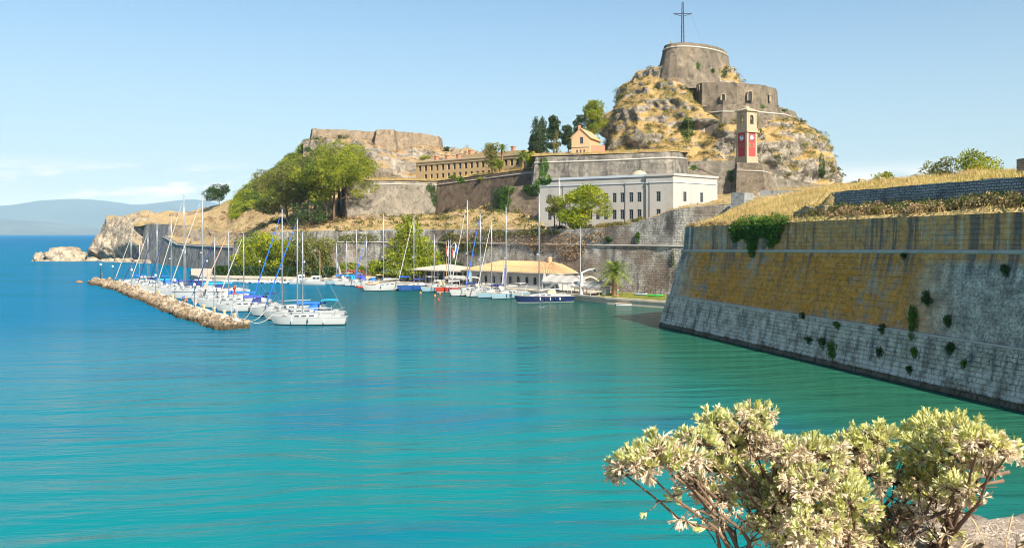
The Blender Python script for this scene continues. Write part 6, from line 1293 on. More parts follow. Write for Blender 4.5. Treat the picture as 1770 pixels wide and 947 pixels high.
sailboat('small white yacht tucked behind the people on the breakwater', 330, 161, 10, 24, 12.4, cover='canvas_white', jib='canvas_navy', hood='canvas_white')
sailboat('largest white yacht with a cyan boom cover and tall mast on the breakwater', 290, 173, 15.8, 30, 20.8, boot='boot_navy', cover='canvas_cyan', jib='canvas_white', hood='canvas_navy', stripe='boot_navy', fend=4)
sailboat('short-masted white yacht beside the largest breakwater yacht', 283, 178.5, 10, 33, 10.8, cover='canvas_navy', jib=None)
sailboat('tall-masted yacht with a navy boom cover on the breakwater', 268, 183.5, 14, 34, 21.3, cover='canvas_navy', jib='canvas_white', hood='canvas_navy')
sailboat('grey hulled yacht with a tall mast at the middle of the breakwater', 254, 189.5, 12, 34, 17.0, hull='grey_paint', cover='canvas_violet', jib='canvas_navy', hood='canvas_white')
sailboat('white yacht with a cyan cover and navy furled jib towards the breakwater tip', 236, 197.5, 10.5, 34, 15.6, cover='canvas_cyan', jib='canvas_navy', hood='canvas_blue')
sailboat('white yacht with blue bimini third from the breakwater tip', 223, 204.5, 10, 34, 13.5, cover='canvas_navy', jib='canvas_white', bimini='canvas_blue')
sailboat('short white yacht second from the breakwater tip', 211, 211, 9.5, 34, 11.0, cover='canvas_white', jib='canvas_navy', hood='canvas_white')
sailboat('white yacht nearest the breakwater tip', 197, 218, 9.5, 34, 12.2, cover='canvas_blue', jib='canvas_white')
Q = dict(group='yachts on the back quay')
sailboat('dark navy yacht with a cream deck and white fenders right of the quay yachts', 889, 163, 11.8, 18, 20.6, 'navy_paint', 'gelcoat', None, None, 'canvas_tan', None, 6, **Q)
sailboat('rightmost pale blue yacht with a white boom tent beside the navy yacht', 848, 171.5, 10.4, 46, 18.4, 'paleblue_paint', 'boot_dark', 'canvas_white', None, None, 'canvas_white', 2, **Q)
sailboat('second pale blue yacht from the navy one with a navy boom cover', 823, 174.5, 10.4, 46, 15.8, 'paleblue_paint', 'boot_navy', 'canvas_navy', 'canvas_white', 'canvas_white', None, 2, **Q)
sailboat('white yacht with blue and white furled jib in front of the stone restaurant', 803, 178, 10.6, 46, 17.2, 'gelcoat', 'boot_navy', 'canvas_white', 'canvas_blue', None, None, 2, **Q)
sailboat('white yacht with the tallest mast left of the stone restaurant front', 777, 179.5, 12, 46, 20.0, 'gelcoat', 'boot_navy', 'canvas_navy', 'canvas_white', 'canvas_white', None, 2, **Q)
sailboat('red hulled sailing boat on the back quay', 752, 192, 9.5, 46, 11.5, 'red_paint', 'gelcoat', 'canvas_white', None, None, None, 2, **Q)
sailboat('pale blue hulled boat left of the red one', 727, 193.5, 9.5, 46, 12.9, 'paleblue_paint', 'boot_navy', 'canvas_white', None, 'canvas_tan', None, 2, **Q)
sailboat('dark blue hulled yacht with a navy boom cover on the back quay', 686, 196.5, 11.5, 44, 17.1, 'blue_paint', 'boot_navy', 'canvas_navy', 'canvas_white', None, 'canvas_white', 2, **Q)
sailboat('white yacht with a salmon dinghy lashed on its foredeck', 626, 196, 12.4, 32, 17.5, 'gelcoat', 'boot_dark', 'canvas_white', None, None, 'canvas_blue', 2, mz=1, **Q)
sailboat('white boat with a tan tent cover behind the salmon dinghy yacht', 611, 211, 9, 46, 12.4, 'gelcoat', 'boot_navy', 'canvas_tan', 'canvas_blue', 'canvas_blue', 'canvas_tan', 2, **Q)
sailboat('white boat with violet covers on the back quay', 594, 214.5, 9, 46, 14.2, 'gelcoat', 'boot_navy', 'canvas_violet', None, 'canvas_violet', None, 2, **Q)
sailboat('white boat with bright cyan covers on the back quay', 577, 218, 9, 46, 11.2, 'gelcoat', 'boot_dark', 'canvas_cyan', None, 'canvas_cyan', 'canvas_cyan', 2, **Q)
sailboat('light blue hulled boat at the left end of the back quay yachts', 560, 221, 9, 46, 10.6, 'paleblue_paint', 'boot_navy', 'canvas_blue', None, 'canvas_white', 'canvas_white', 2, **Q)
# tenders along the hedge
def rib(label, px, D, L, ang, mat='rubber_grey', group='inflatable tenders along the hedge', motor=True, name='inflatable_dinghy', console=True):
    p = G(px, D); r = thing(name, label, 'dinghy', (p.x, p.y, 0), R(ang), group); w = L*.2; m2 = MB(); path = [(-L/2, -w, .28), (L*.15, -w, .3), (L*.36, -w*.7, .36), (L*.5, 0, .45), (L*.36, w*.7, .36), (L*.15, w, .3), (-L/2, w, .28)]; m2.tube(path, [.2, .24, .24, .24, .24, .24, .2], 8); link('tube', m2.mesh('tube', M[mat], True), None, r)
    m2 = MB(); m2.box((-L*.05, 0, .12), (L*.86, w*1.7, .16)); link('floor', m2.mesh('floor', M['grey_paint']), None, r)
    if console: m2 = MB(); m2.box((0, 0, .6), (.5, .6, .8), 0, .8); link('console', m2.mesh('console', M['gelcoat']), None, r); m2 = MB(); m2.box((-.7, 0, .45), (.5, .8, .5)); link('seat', m2.mesh('seat', M['deck_white']), None, r)
    if motor: m2 = MB(); m2.box((-L/2-.15, 0, .75), (.35, .3, .5), 0, .75); m2.box((-L/2-.1, 0, .2), (.15, .12, .8)); link('outboard', m2.mesh('outboard', M['rubber_black']), None, r)
    return r
wl6 = ['leftmost', 'second from the left', 'third from the left', 'fourth from the left', 'fifth from the left', 'sixth from the left', 'rightmost']
for k, (px, L) in enumerate(((352, 4.5), (396, 4.5), (433, 5), (449, 5.5), (466, 4.6), (480, 4.4), (497, 5.2))): D = interp(px, [q[0] for q in QF], [q[1] for q in QF])-4; rib(wl6[k]+' of the pale inflatable tenders moored along the hedge', px, D, L, 200+17*(k % 3))
rib('bright red dinghy floating before the back quay', 629, 206, 3.4, 190, 'red_paint', None, False, 'rowing_dinghy', False)
o = rib('salmon pink dinghy turned on the foredeck of the white yacht', 0, 100, 3.0, 32, 'salmon', None, False, 'rowing_dinghy', False); o.location = Vector((G(626, 196).x, 196, 0))+Vector((math.cos(R(32)), math.sin(R(32)), 0))*2.6+Vector((0, 0, 1.42))
def cruiser(label, px, D, L, ang):
    p = G(px, D); r = thing('motor_cruiser', label, 'motor boat', (p.x, p.y, 0), R(ang)); beam = L*.34; free = 1.0; St = [k/16 for k in range(17)]; m2 = MB()
    for sg in (1, -1): m2.grid([[(x, sg*y, z) for x, y, z in (hull_pts(L, beam, free, s, lv) for s in St)] for lv in (4, 2, 1, 0)], flip=sg > 0)
    t0 = [hull_pts(L, beam, free, 0, lv) for lv in (0, 1, 2, 4)]; m2.face([(x, y, z) for x, y, z in t0]+[(x, -y, z) for x, y, z in t0[::-1]]); link('hull', m2.mesh('hull', M['gelcoat'], True), None, r)
    m2 = MB(); m2.grid([[(x, y*f, z+.02) for x, y, z in (hull_pts(L, beam, free, s, 0) for s in St)] for f in (-1, 0, 1)], flip=True); link('deck', m2.mesh('deck', M['deck_white']), None, r)
    m2 = MB(); rows = []
    for x, h, w in ((L*.3, .1, .25), (L*.12, .75, .34), (L*.02, 1.35, .36), (-L*.3, 1.45, .38)): rows.append([(x, -beam*w, free), (x, -beam*w*.9, free+h*.8), (x, -beam*w*.7, free+h), (x, beam*w*.7, free+h), (x, beam*w*.9, free+h*.8), (x, beam*w, free)])
    m2.grid(rows, flip=True); m2.face(rows[-1][::-1]); cb = link('cabin', m2.mesh('cabin', M['gelcoat']), None, r)
    for sg in (-1, 1):
        for k in range(2): xa = -L*.02-k*L*.14; m2 = MB(); m2.face([(xa, sg*(beam*.355), free+.55), (xa-L*.11, sg*(beam*.36), free+.55), (xa-L*.11, sg*(beam*.345), free+1.05), (xa, sg*(beam*.335), free+1.05)]); link('cabin_window', m2.mesh('cabin_window', M['cabin_glass']), None, cb)
    m2 = MB(); m2.tube([(L*.1, -beam*.3, free+.4), (L*.42, -.25, free+.75), (L*.47, 0, free+.78), (L*.42, .25, free+.75), (L*.1, beam*.3, free+.4)], .02, 4); link('guard_rail', m2.mesh('guard_rail', M['alloy']), None, r); return r
cruiser('white motor cruiser with a cabin at the left end of the moored boats', 541, 220, 6.8, 178); cruiser('small white cabin boat just left of the motor cruiser', 516, 225.5, 5.2, 200)
for k, (px, py, mt, lb) in enumerate(((760, 508, 'orange_paint', 'orange mooring buoy in front of the red hull'), (752, 512, 'orange_paint', 'small orange buoy left of the bows'), (757, 505, 'yellow_paint', 'yellow buoy beside the red hull'), (727, 507, 'orange_paint', 'orange buoy under the pale blue bow'), (758, 519, 'red_paint', 'dark red buoy farthest out in the harbour'), (517, 487, 'yellow_paint', 'yellow buoy before the left tenders'))): p = G(px, 19500/(py-404)); m2 = MB(); m2.lathe([(0, -.2), (.2, -.12), (.27, .05), (.2, .25), (.06, .34), (.05, .45), (0, .46)], (0, 0, 0), 10); r = thing('mooring_buoy', lb, 'buoy', (p.x, p.y, 0)); link('float', m2.mesh('float', M[mt], True), None, r); m2 = MB(); m2.tube([(0, 0, .44), (.06, 0, .52), (0, 0, .6), (-.06, 0, .52), (0, 0, .44)], .015, 4); link('ring', m2.mesh('ring', M['wire']), None, r)
# kayaks, pontoon
def kayak(label, p, L, ang, mat): r = thing('kayak', label, 'kayak', tuple(p), R(ang)); m2 = MB(); rows = []; [rows.append([(L*(k/10-.5), .34*math.sin(math.pi*min(.98, max(.02, k/10)))**.7*math.cos(a_*math.pi/4), .18+.16*math.sin(a_*math.pi/4)+.1*(2*k/10-1)**2) for a_ in range(8)]) for k in range(11)]; m2.grid(rows, closed=True); m2.face(rows[0]); m2.face(rows[-1][::-1]); link('hull', m2.mesh('hull', M[mat], True), None, r); m2 = MB(); m2.lathe([(.2, 0), (.25, .04), (.2, .06)], (0, 0, .33), 10); link('cockpit_rim', m2.mesh('cockpit_rim', M['rubber_black']), None, r)
p = G(1133, 162.5); kayak('green kayak lying on the lawn beside the bastion', (p.x, p.y, gz(p.x, p.y)), 2.8, -10, 'green_paint'); p = G(1108, 165.5); kayak('pale kayak lying behind the green one at the wall foot', (p.x, p.y, gz(p.x, p.y)), 2.4, -8, 'paleblue_paint')
p = G(1103, 157.5); r = thing('pontoon', 'flat pale wooden pontoon floating beside the lawn', 'pontoon', (p.x, p.y, 0), R(-22))
for k in range(16): m2 = MB(); m2.box((-3.9+k*.52, 0, .3), (.49, 1.9, .1)); link('plank', m2.mesh('plank', M['quay_stone']), None, r)
for sg in (-1, 1): m2 = MB(); m2.tube([(-3.9, sg*.7, .06), (4.1, sg*.7, .06)], .2, 8); link('float', m2.mesh('float', M['rubber_grey']), None, r)
p = G(1126, 156.2); m2 = MB(); m2.box((0, 0, 0), (3.6, .7, .1)); o = m2.build('gangplank', M['teak']); o.location = (p.x+.6, p.y+1.0, .78); o.rotation_euler = (0, R(-8), R(18)); tag(o, 'narrow wooden gangplank between the pontoon and the lawn', 'gangplank')
p = G(1047, 168.5); m2 = MB(); m2.box((0, 0, .7), (1.6, 1.0, 1.4)); m2.box((0, 0, 1.45), (1.8, 1.2, .12)); o = link('utility_cabinet', m2.mesh('utility_cabinet', M['grey_paint']), None, None, (p.x, p.y, gz(p.x, p.y)-.03)); tag(o, 'grey utility cabinet beside the date palm', 'cabinet')
# lamp posts
def lamp(label, pos, h, group): 
    r = thing('lamp_post', label, 'lamp post', tuple(pos), group=group); m2 = MB(); m2.tube([(0, 0, 0), (0, 0, .5), (0, 0, .55), (0, 0, h)], [.11, .1, .055, .045], 8); link('post', m2.mesh('post', M['lamp_iron']), None, r); m2 = MB(); m2.lathe([(0, -.26), (.14, -.22), (.24, -.06), (.24, .06), (.14, .22), (0, .26)], (0, 0, h+.22), 10); link('globe', m2.mesh('globe', M['globe_white'], True), None, r)
wn_ = ['first', 'second', 'third', 'fourth', 'fifth', 'sixth', 'seventh', 'eighth']
for k, (px, s_off) in enumerate(((167, 2.6), (175, 2.4), (195, 2.2), (228, 2.0), (269, 2.0), (302, 2.0), (336, 2.0), (370, 2.0))):
    best = min((abs(CX+F*(mole(s/400)[0]+mole(s/400)[2]*s_off).x/(mole(s/400)[0]+mole(s/400)[2]*s_off).y-px), s) for s in range(401))[1]/400; q = mole(best)[0]+mole(best)[2]*s_off; lamp(wn_[k]+' globe lamp post along the breakwater counting from its tip', (q.x, q.y, 1.1), 3.6, 'globe lamps along the breakwater')
for k, (px, D) in enumerate(((358, 240.5), (449, 236), (526, 233))): lamp(['left', 'middle', 'right'][k]+' globe lamp post standing before the hedge', G(px, D, zq), 4.2, 'globe lamps along the hedge')
p = G(553, 231, zq); r = thing('street_light', 'tall thin quay light with a bent head left of the moored masts', 'street light', tuple(p)); m2 = MB(); m2.tube([(0, 0, 0), (0, 0, 6.9), (-.3, 0, 7.4), (-1.1, 0, 7.6)], [.09, .06, .05, .05], 6); link('post', m2.mesh('post', M['salmon']), None, r); m2 = MB(); m2.box((-1.3, 0, 7.56), (.6, .25, .14)); link('lamp_head', m2.mesh('lamp_head', M['globe_white']), None, r)
# bollards
bp = [.08, .16, .27, .38, .47, .55, .62, .69, .76, .83, .9]
for k, s in enumerate(bp): q = mole(s)[0]+mole(s)[2]*3.1; m2 = MB(); m2.lathe([(.2, 0), (.2, .5), (.3, .6), (.3, .72), (0, .78)], (0, 0, 0), 9); o = link('mooring_bollard', m2.mesh('mooring_bollard', M['canvas_tan'], True), None, None, (q.x, q.y, 1.08)); tag(o, 'stubby tan mooring bollard on the breakwater, number %s from the tip' % ['one', 'two', 'three', 'four', 'five', 'six', 'seven', 'eight', 'nine', 'ten', 'eleven'][k], 'bollard', 'bollards on the breakwater')
# beacon at the mole head
q = mole(.955)[0]+mole(.955)[2]*2.3; r = thing('harbour_beacon', 'small lattice beacon with a red lantern near the breakwater end', 'beacon', (q.x, q.y, 1.05)); m2 = MB()
for sx_ in (-1, 1):
    for sy_ in (-1, 1): m2.tube([(sx_*.4, sy_*.4, 0), (sx_*.2, sy_*.2, 3.6)], .035, 4)
for k in range(6):
    w0, w1 = lerp(.4, .2, k/6), lerp(.4, .2, (k+1)/6)
    for sy_ in (-1, 1): m2.tube([(-w0, sy_*w0, 3.6*k/6), (w1, sy_*w1, 3.6*(k+1)/6)], .022, 3); m2.tube([(sy_*w0, w0, 3.6*k/6), (sy_*w1, -w1, 3.6*(k+1)/6)], .022, 3)
link('tower', m2.mesh('tower', M['steel_white']), None, r); m2 = MB(); m2.box((0, 0, 3.65), (.6, .6, .08)); link('platform', m2.mesh('platform', M['red_paint']), None, r); m2 = MB(); m2.lathe([(.1, 0), (.1, .5), (.2, .55), (.22, .9), (.16, 1.05), (0, 1.15)], (0, 0, 3.69), 10); link('lantern', m2.mesh('lantern', M['red_paint'], True), None, r)
# mooring lines of the nearest yachts
for px0, D0, s_, lb in ((467, 124, .985, 'nearest white yacht'), (454, 130.5, .96, 'blue covered yacht'), (431, 137, .93, 'navy striped yacht')):
    a_ = G(px0, D0, 1.5)+Vector((.5, 0, 0)); b_ = mole(s_)[0]+mole(s_)[2]*3.2; b_.z = 1.25; m2 = MB(); m2.tube([a_.lerp(b_, k/8)-Vector((0, 0, .9*math.sin(math.pi*k/8))) for k in range(9)], .03, 4); tag(m2.build('mooring_line', M['rope']), 'pale sagging mooring line from the bow of the '+lb, 'rope')
# ---------------------------------------------------------------- people
def person(label, pos, rz, shirt, shorts, h=1.74, arm=(-.1, .1), stride=.16, hair=True, shirtless=False):
    r = thing('person', label, 'person', tuple(pos), rz); k = h/1.75
    def skin(nm, V, E, rad, mat, par):
        me = bpy.data.meshes.new(nm); me.from_pydata([tuple(Vector(v)*k) for v in V], E, []); me.materials.append(M[mat]); o = link(nm, me, None, par); md = o.modifiers.new('skin', 'SKIN'); md.use_smooth_shade = True
        for i, q in enumerate(rad): me.skin_vertices[0].data[i].radius = (q*k, q*k*.8) if not hasattr(q, '__len__') else (q[0]*k, q[1]*k)
        me.skin_vertices[0].data[0].use_root = True; s2 = o.modifiers.new('sub', 'SUBSURF'); s2.levels = 1; s2.render_levels = 1; return o
    a0, a1 = arm; V = [(0, 0, .95), (0, 0, 1.15), (0, 0, 1.38), (0, 0, 1.48), (0, -.02, 1.6), (0, -.01, 1.7),
         (-.1, 0, .9), (-.11, -stride, .5), (-.11, -stride*.4, .09), (-.11, -stride*.4-.14, .04), (.1, 0, .9), (.11, stride*.3, .5), (.11, stride, .09), (.11, stride-.14, .04),
         (-.19, 0, 1.4), (-.25, a0*.3, 1.13), (-.27, a0-.08, .9), (-.27, a0-.14, .82), (.19, 0, 1.4), (.25, a1*.3, 1.13), (.27, a1-.08, .9), (.27, a1-.14, .82)]
    E = [(0, 1), (1, 2), (2, 3), (3, 4), (4, 5), (0, 6), (6, 7), (7, 8), (8, 9), (0, 10), (10, 11), (11, 12), (12, 13), (2, 14), (14, 15), (15, 16), (16, 17), (2, 18), (18, 19), (19, 20), (20, 21)]
    rad = [(.15, .1), (.13, .1), (.15, .1), (.055, .055), (.085, .1), (.075, .09), .09, .06, .042, .04, .09, .06, .042, .04, .06, .045, .034, .035, .06, .045, .034, .035]
    skin('body', V, E, rad, 'skin', r)
    if not shirtless: skin('shirt', [V[i] for i in (1, 2, 14, 18, 15, 19)]+[(0, 0, 1.0)], [(0, 1), (1, 2), (1, 3), (2, 4), (3, 5), (0, 6)], [(.155, .125), (.172, .125), .075, .075, .06, .06, (.165, .125)], shirt, r)
    skin('shorts', [(0, 0, .96), V[6], V[10], (-.11, -stride*.75, .58), (.11, stride*.2, .58)], [(0, 1), (0, 2), (1, 3), (2, 4)], [(.165, .125), .105, .105, .085, .085], shorts, r)
    skin('hair', [(0, .02, 1.66), (0, .01, 1.73)], [(0, 1)], [(.088, .1), (.07, .08)], 'hair', r)
    m2 = MB(); m2.tube([(0, -.1, 1.62), (0, -.135, 1.595)], [.012, .018], 5); link('nose', m2.mesh('nose', M['skin']), None, r).scale = (k, k, k)
    return r
def on_mole(px, off, ):
    best = min((abs(CX+F*(mole(s/400)[0]+mole(s/400)[2]*off).x/(mole(s/400)[0]+mole(s/400)[2]*off).y-px), s) for s in range(401))[1]/400; q = mole(best)[0]+mole(best)[2]*off; q.z = gz(q.x, q.y, 1.15, 6); return q
person('person in a blue shirt standing on the breakwater with back turned', on_mole(317, 2.4), R(200), 'cloth_blue', 'cloth_dark', stride=.02)
person('person in dark shorts walking on the breakwater, left of the pair', on_mole(322, 1.8), R(60), 'cloth_red', 'cloth_dark', 1.7); person('person in a reddish top and white shorts walking on the breakwater', on_mole(338, 2.4), R(50), 'salmon', 'cloth_white', 1.68, stride=.22)
q = G(1068, 163.2); person('person in green standing on the lawn beside the date palm', (q.x, q.y, gz(q.x, q.y)), R(30), 'cloth_green', 'cloth_green', 1.7, stride=.03)
q = on_mole(176, 2.2); person('person in dark clothes on the tip of the breakwater', q, R(100), 'cloth_dark', 'cloth_dark', 1.7, stride=.05)
p = G(137, 19500/84); r = thing('swimmer_float', 'tiny orange float drifting off the breakwater tip', 'float', (p.x, p.y, 0)); m2 = MB(); m2.tube([(-.9, 0, .1), (0, 0, .18), (.9, 0, .1)], [.12, .3, .12], 8); link('body', m2.mesh('body', M['orange_paint'], True), None, r); m2 = MB(); m2.lathe([(0, .3), (.12, .22), (.14, 0), (0, -.1)], (.2, 0, .35), 8); link('handle', m2.mesh('handle', M['boot_navy'], True), None, r)
# ================================================================ FOREGROUND LEDGE AND BUSH
mb = MB(); rows = []
def ledge_z(x, y):
    z = 11.22+0.10*fbm(x*.9, y*.9, 3.0, 5)
    edge = 4.15+.25*fbm(x*.8, 1.0, 7.0, 3)+.25*sstep(x, .5, 2.0)
    lump = .40*sstep(x, 1.5, 2.1)*sstep(y, 2.3, 3.5)
    z += lump+.07*fbm(x*4, y*4, 1.0, 4)+.02*fbm(x*14, y*14, 2.0, 3)
    if y > edge: z -= (y-edge)*3.2+.5*min(1, (y-edge)*2)
    return z
nx, ny = 170, 130
for j in range(ny+1):
    y = -6+(j/ny)**.55*14.0
    rows.append([(lerp(-9, 13, i/nx), y, max(-2, ledge_z(lerp(-9, 13, i/nx), y))) for i in range(nx+1)])
mb.grid(rows); lg = mb.build('rock_ledge', M['ledge_rock'], smooth=True); tag(lg, kind='structure'); reg(lg)
random.seed(77); g = np.random.default_rng(77)
bush = thing('silvery_bush', 'pale yellow-green bush with dry tan leaves in the right foreground', 'bush', tuple(P(1500, 990, 3.95)))
B_ = Vector(bush.location)
def lf(name, wid, lob):
    """lobed leaf blade along +y, slightly cupped"""
    pts = [(0, 0, 0), (-.09*wid, .40, .03), (-.50*lob, .84, .10), (-.26*lob, .88, .07), (-.10*wid, .74, .03), (0, 1.08, -.02), (.10*wid, .74, .03), (.26*lob, .88, .07), (.50*lob, .84, .10), (.09*wid, .40, .03), (0, .5, -.03), (0, .70, -.02)]
    fs = [(0, 10, 1), (0, 9, 10), (1, 10, 3, 2), (10, 11, 4, 3), (11, 5, 4), (11, 6, 5), (10, 7, 6, 11), (10, 9, 8, 7)]
    me = bpy.data.meshes.new(name); me.from_pydata(pts, [], fs); return pts, fs
LP, LF = lf('leaf', 1.5, .8)
LPn = np.array(LP)
blobs_ = [(1078, 818, 26, .75), (1108, 806, 36, .6), (1146, 786, 42, .55), (1180, 800, 40, .6), (1205, 766, 34, .4), (1240, 742, 36, .35), (1282, 738, 36, .35), (1312, 722, 24, .45), (1262, 776, 40, .5), (1305, 770, 34, .55), (1338, 778, 30, .8), (1232, 812, 36, .35), (1270, 808, 28, .2), (1365, 790, 34, .6), (1405, 788, 32, .45), (1200, 840, 30, .85), (1240, 862, 28, .9), (1320, 850, 46, .25), (1362, 850, 46, .25), (1340, 886, 36, .3), (1290, 842, 30, .4), (1400, 836, 40, .45), (1440, 790, 30, .5), (1475, 775, 32, .4), (1512, 762, 30, .3), (1530, 790, 36, .3), (1500, 820, 36, .35), (1450, 840, 40, .4), (1545, 835, 36, .25), (1590, 752, 30, .15), (1625, 748, 36, .15), (1660, 752, 36, .15), (1605, 790, 40, .2), (1650, 792, 42, .2), (1692, 770, 32, .35), (1726, 778, 26, .5), (1742, 786, 14, .5), (1700, 800, 26, .75), (1640, 830, 34, .3), (1590, 830, 32, .3), (1665, 850, 26, .4), (1430, 888, 48, .15), (1470, 876, 36, .2), (1400, 916, 44, .5), (1450, 930, 40, .6), (1500, 920, 34, .6), (1360, 925, 34, .6), (1540, 895, 26, .5), (1320, 910, 24, .7), (1620, 865, 24, .4)]
stems = MB(); twigs = []; tufts = []
roots = [P(1300, 1000, 3.9), P(1390, 1000, 3.85), P(1470, 995, 3.9), P(1545, 985, 3.95), P(1600, 975, 4.0), P(1620, 960, 4.05)]
rpx = [1300, 1390, 1470, 1545, 1600, 1620]
for i, (px, py, rp_, dry) in enumerate(blobs_):
    D = 3.95+.35*math.sin(px*.021)+random.uniform(-.22, .22); c = P(px, py, D); rr = rp_/1500*D*.86
    k = min(range(len(roots)), key=lambda q: abs(rpx[q]-(px*.55+1500*.45))+random.uniform(0, 60)); rt = roots[k]
    mid = rt.lerp(c, .5)+Vector((random.uniform(-.06, .06)+(rt.x-c.x)*.16, random.uniform(-.05, .05), -.02)); q3 = rt.lerp(c, .8)+Vector(((rt.x-c.x)*.05, 0, -.015))
    wob = lambda a: Vector((random.uniform(-a, a), random.uniform(-a, a), random.uniform(-a, a)))
    pth = [rt, rt.lerp(mid, .33)+wob(.02), rt.lerp(mid, .66)+wob(.025), mid+wob(.02), mid.lerp(q3, .5)+wob(.025), q3+wob(.015), c]
    stems.tube([q-B_ for q in pth], [.0125, .0105, .0095, .008, .0065, .005, .0035], 7)
    for q in range(1, 6):                                   # side twigs, some with withered leaves
        for _ in range(2):
            e = pth[q]+wob(.075)+Vector((0, 0, .03)); stems.tube([pth[q]-B_, pth[q].lerp(e, .5)+wob(.012)-B_, e-B_], [.004, .003, .0015], 4)
            if random.random() < .55: tufts.append((e, (e-pth[q]).normalized(), random.random() < .7))
    for _ in range(int(11+rr*rr*6000)):
        d_ = Vector(g.normal(size=3)); d_.normalize(); d_.z = abs(d_.z)*1.1-.25; d_.normalize(); u = .35+.65*random.random()**.5; lum = 1+.28*math.sin(5*d_.x+i)*math.sin(6*d_.z+2*i)+.22*random.random(); p = c+Vector((d_.x*rr*u*1.12, d_.y*rr*u*1.4, d_.z*rr*u*.9))*lum
        tufts.append((p, (d_+Vector((0, 0, .35))).normalized(), random.random() < dry*(1.25 if d_.z < .1 else .65)))
        if random.random() < .7: stems.tube([c-B_, c.lerp(p, .55)-B_+Vector((0, 0, -.008)), p-B_], [.0035, .0028, .0018], 4)
# bare twigs
for a_, b_ in (((1160, 820), (1235, 880)), ((1175, 815), (1250, 870)), ((1190, 880), (1245, 900)), ((1620, 850), (1745, 815)), ((1640, 860), (1735, 830)), ((1655, 920), (1662, 860)), ((1660, 880), (1700, 870)), ((1560, 930), (1640, 880)), ((1230, 870), (1260, 945))):
    p, q = P(*a_, 3.95), P(*b_, 3.95); stems.tube([p-B_, p.lerp(q, .5)-B_+Vector((0, .02, .01)), q-B_], [.005, .007, .009], 5)
link('stems', stems.mesh('stems', M['twig'], True), None, bush)
leaves = []
for p, ax, dry in tufts:
    n_ = random.randint(11, 15) if not dry else random.randint(8, 11)
    t1 = ax.orthogonal().normalized(); t2 = ax.cross(t1); Lr = random.uniform(.028, .050)
    for q in range(n_):
        an = q*2.4+random.random(); op = random.uniform(.12, .85) if not dry else random.uniform(.6, 1.9); dr = (ax*math.cos(op)+(t1*math.cos(an)+t2*math.sin(an))*math.sin(op))
        if dry: dr.z -= .45
        dr.normalize(); up = (ax-dr*ax.dot(dr)); up = up.normalized() if up.length > 1e-3 else t1; sd = dr.cross(up); L = Lr*random.uniform(.75, 1.2); tw = random.uniform(-.5, .5) if not dry else random.uniform(-1.5, 1.5); s2 = sd*math.cos(tw)+up*math.sin(tw); u2 = up*math.cos(tw)-sd*math.sin(tw)
        wd = L*(.38 if not dry else .36); leaves.append((p+ax*random.uniform(-.012, .006), s2*wd, dr*L, u2*L*(1 if not dry else 2.2), dry, random.random()))
order_ = sorted(range(len(leaves)), key=lambda i: leaves[i][0].y); vis = [i for i in order_ if (CX+F*leaves[i][0].x/leaves[i][0].y) < 1770 and (CY+F*(H-leaves[i][0].z)/leaves[i][0].y) < 947]; single = set(vis[:290])
def leafme(mat):
    me = bpy.data.meshes.new('leaf'); me.from_pydata(LP, [], LF); at = me.attributes.new('tint', 'FLOAT', 'FACE'); at.data.foreach_set('value', [.35+.1*k for k in range(len(LF))]); me.materials.append(M[mat]); me.polygons.foreach_set('use_smooth', [True]*len(me.polygons)); return me
lm = {False: leafme('leaf_silver'), True: leafme('leaf_withered')}
acc = {False: ([], [], []), True: ([], [], [])}
for i, (p, sx_, sy_, sz_, dry, tn) in enumerate(leaves):
    if i in single:
        o = bpy.data.objects.new('leaf', lm[dry]); COL.objects.link(o); o.parent = bush; q = p-B_; o.matrix_local = Matrix(((sx_.x, sy_.x, sz_.x, q.x), (sx_.y, sy_.y, sz_.y, q.y), (sx_.z, sy_.z, sz_.z, q.z), (0, 0, 0, 1)))
    else:
        A_ = np.array((sx_, sy_, sz_)); v = LPn @ A_+np.array(p-B_); V, Fc, T = acc[dry]; n0 = len(V)*len(LP); V.append(v); Fc.extend([tuple(n0+k for k in f) for f in LF]); T.extend([tn*.75+.25*random.random()]*len(LF))
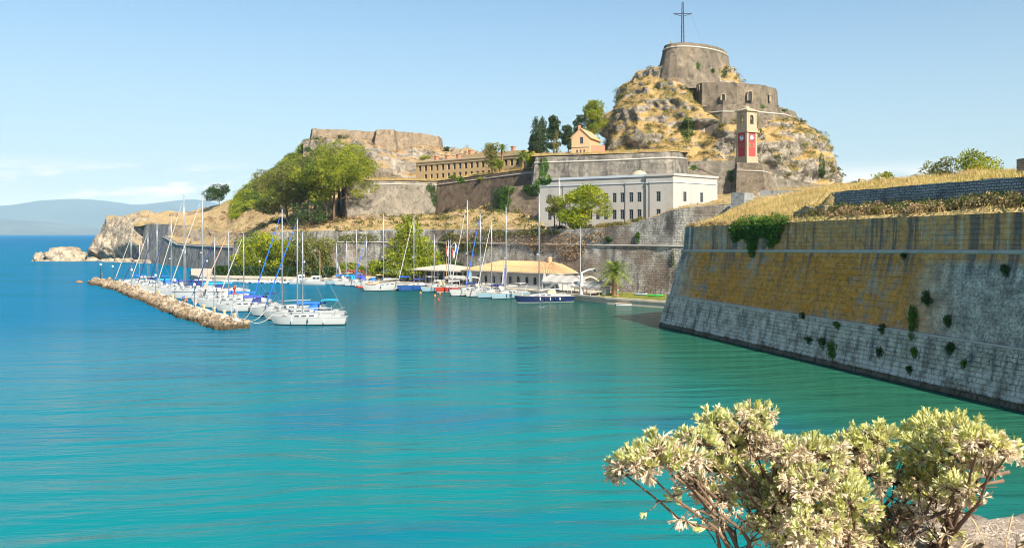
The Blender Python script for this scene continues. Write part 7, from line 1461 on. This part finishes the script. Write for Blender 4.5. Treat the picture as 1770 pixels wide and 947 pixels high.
for dry in (False, True):
    V, Fc, T = acc[dry]; me = bpy.data.meshes.new('foliage'); me.from_pydata(np.concatenate(V).tolist(), [], Fc); at = me.attributes.new('tint', 'FLOAT', 'FACE'); at.data.foreach_set('value', T); me.materials.append(M['leaf_withered' if dry else 'leaf_silver']); me.polygons.foreach_set('use_smooth', [True]*len(me.polygons)); o = link('withered_foliage' if dry else 'foliage', me, None, bush); o['kind'] = 'stuff'
# dry grass stalks on the ledge
gs_ = thing('grass_stalks', 'few dry grass stalks rising from the pale foreground rock', 'grass', tuple(P(1680, 925, 3.8)))
for px, h_, ln in ((1737, .17, .03), (1707, .16, -.06), (1650, .1, .05), (1592, .12, .09), (1615, .14, .14)):
    p = P(px, 925, 3.8); z0 = gz(p.x, p.y, p.z, 12.5); b_ = Vector((p.x, p.y, z0-.01))-Vector(gs_.location); m2 = MB(); m2.tube([b_, b_+Vector((ln*.3, 0, h_*.5)), b_+Vector((ln, 0, h_)), b_+Vector((ln*1.25, 0, h_*1.12))], [.0022, .002, .004, .001], 5); link('stalk', m2.mesh('stalk', M['canvas_tan']), None, gs_)
for k in range(7):
    p = P(random.uniform(1600, 1780), 930, random.uniform(3.5, 3.9)); s_ = random.uniform(.02, .055); o = link('pebble', rocks[k % 6], None, None, (p.x, p.y, gz(p.x, p.y, p.z, 12.5)+s_*.2), (random.random()*6, random.random()*6, 0), (s_*1.4, s_, s_*.7)); 
    tag(o, 'loose pale stone lying on the foreground rock ledge', 'stone', 'loose stones on the foreground ledge')
# ================================================================ AIR
m, t = newmat('air'); v = t.n('ShaderNodeVolumePrincipled'); v.inputs['Color'].default_value = (0.28, 0.58, 1.0, 1); v.inputs['Absorption Color'].default_value = (1, 1, 1, 1); v.inputs['Density'].default_value = 5.2e-5; v.inputs['Anisotropy'].default_value = -0.1
t.nt.links.new(v.outputs[0], t.n('ShaderNodeOutputMaterial').inputs['Volume'])
mb = MB(); mb.box((0, 14000, 340), (46000, 32000, 690)); hz = mb.build('haze', m); tag(hz, 'thin bluish summer haze over the sea and land', 'haze', kind='stuff')
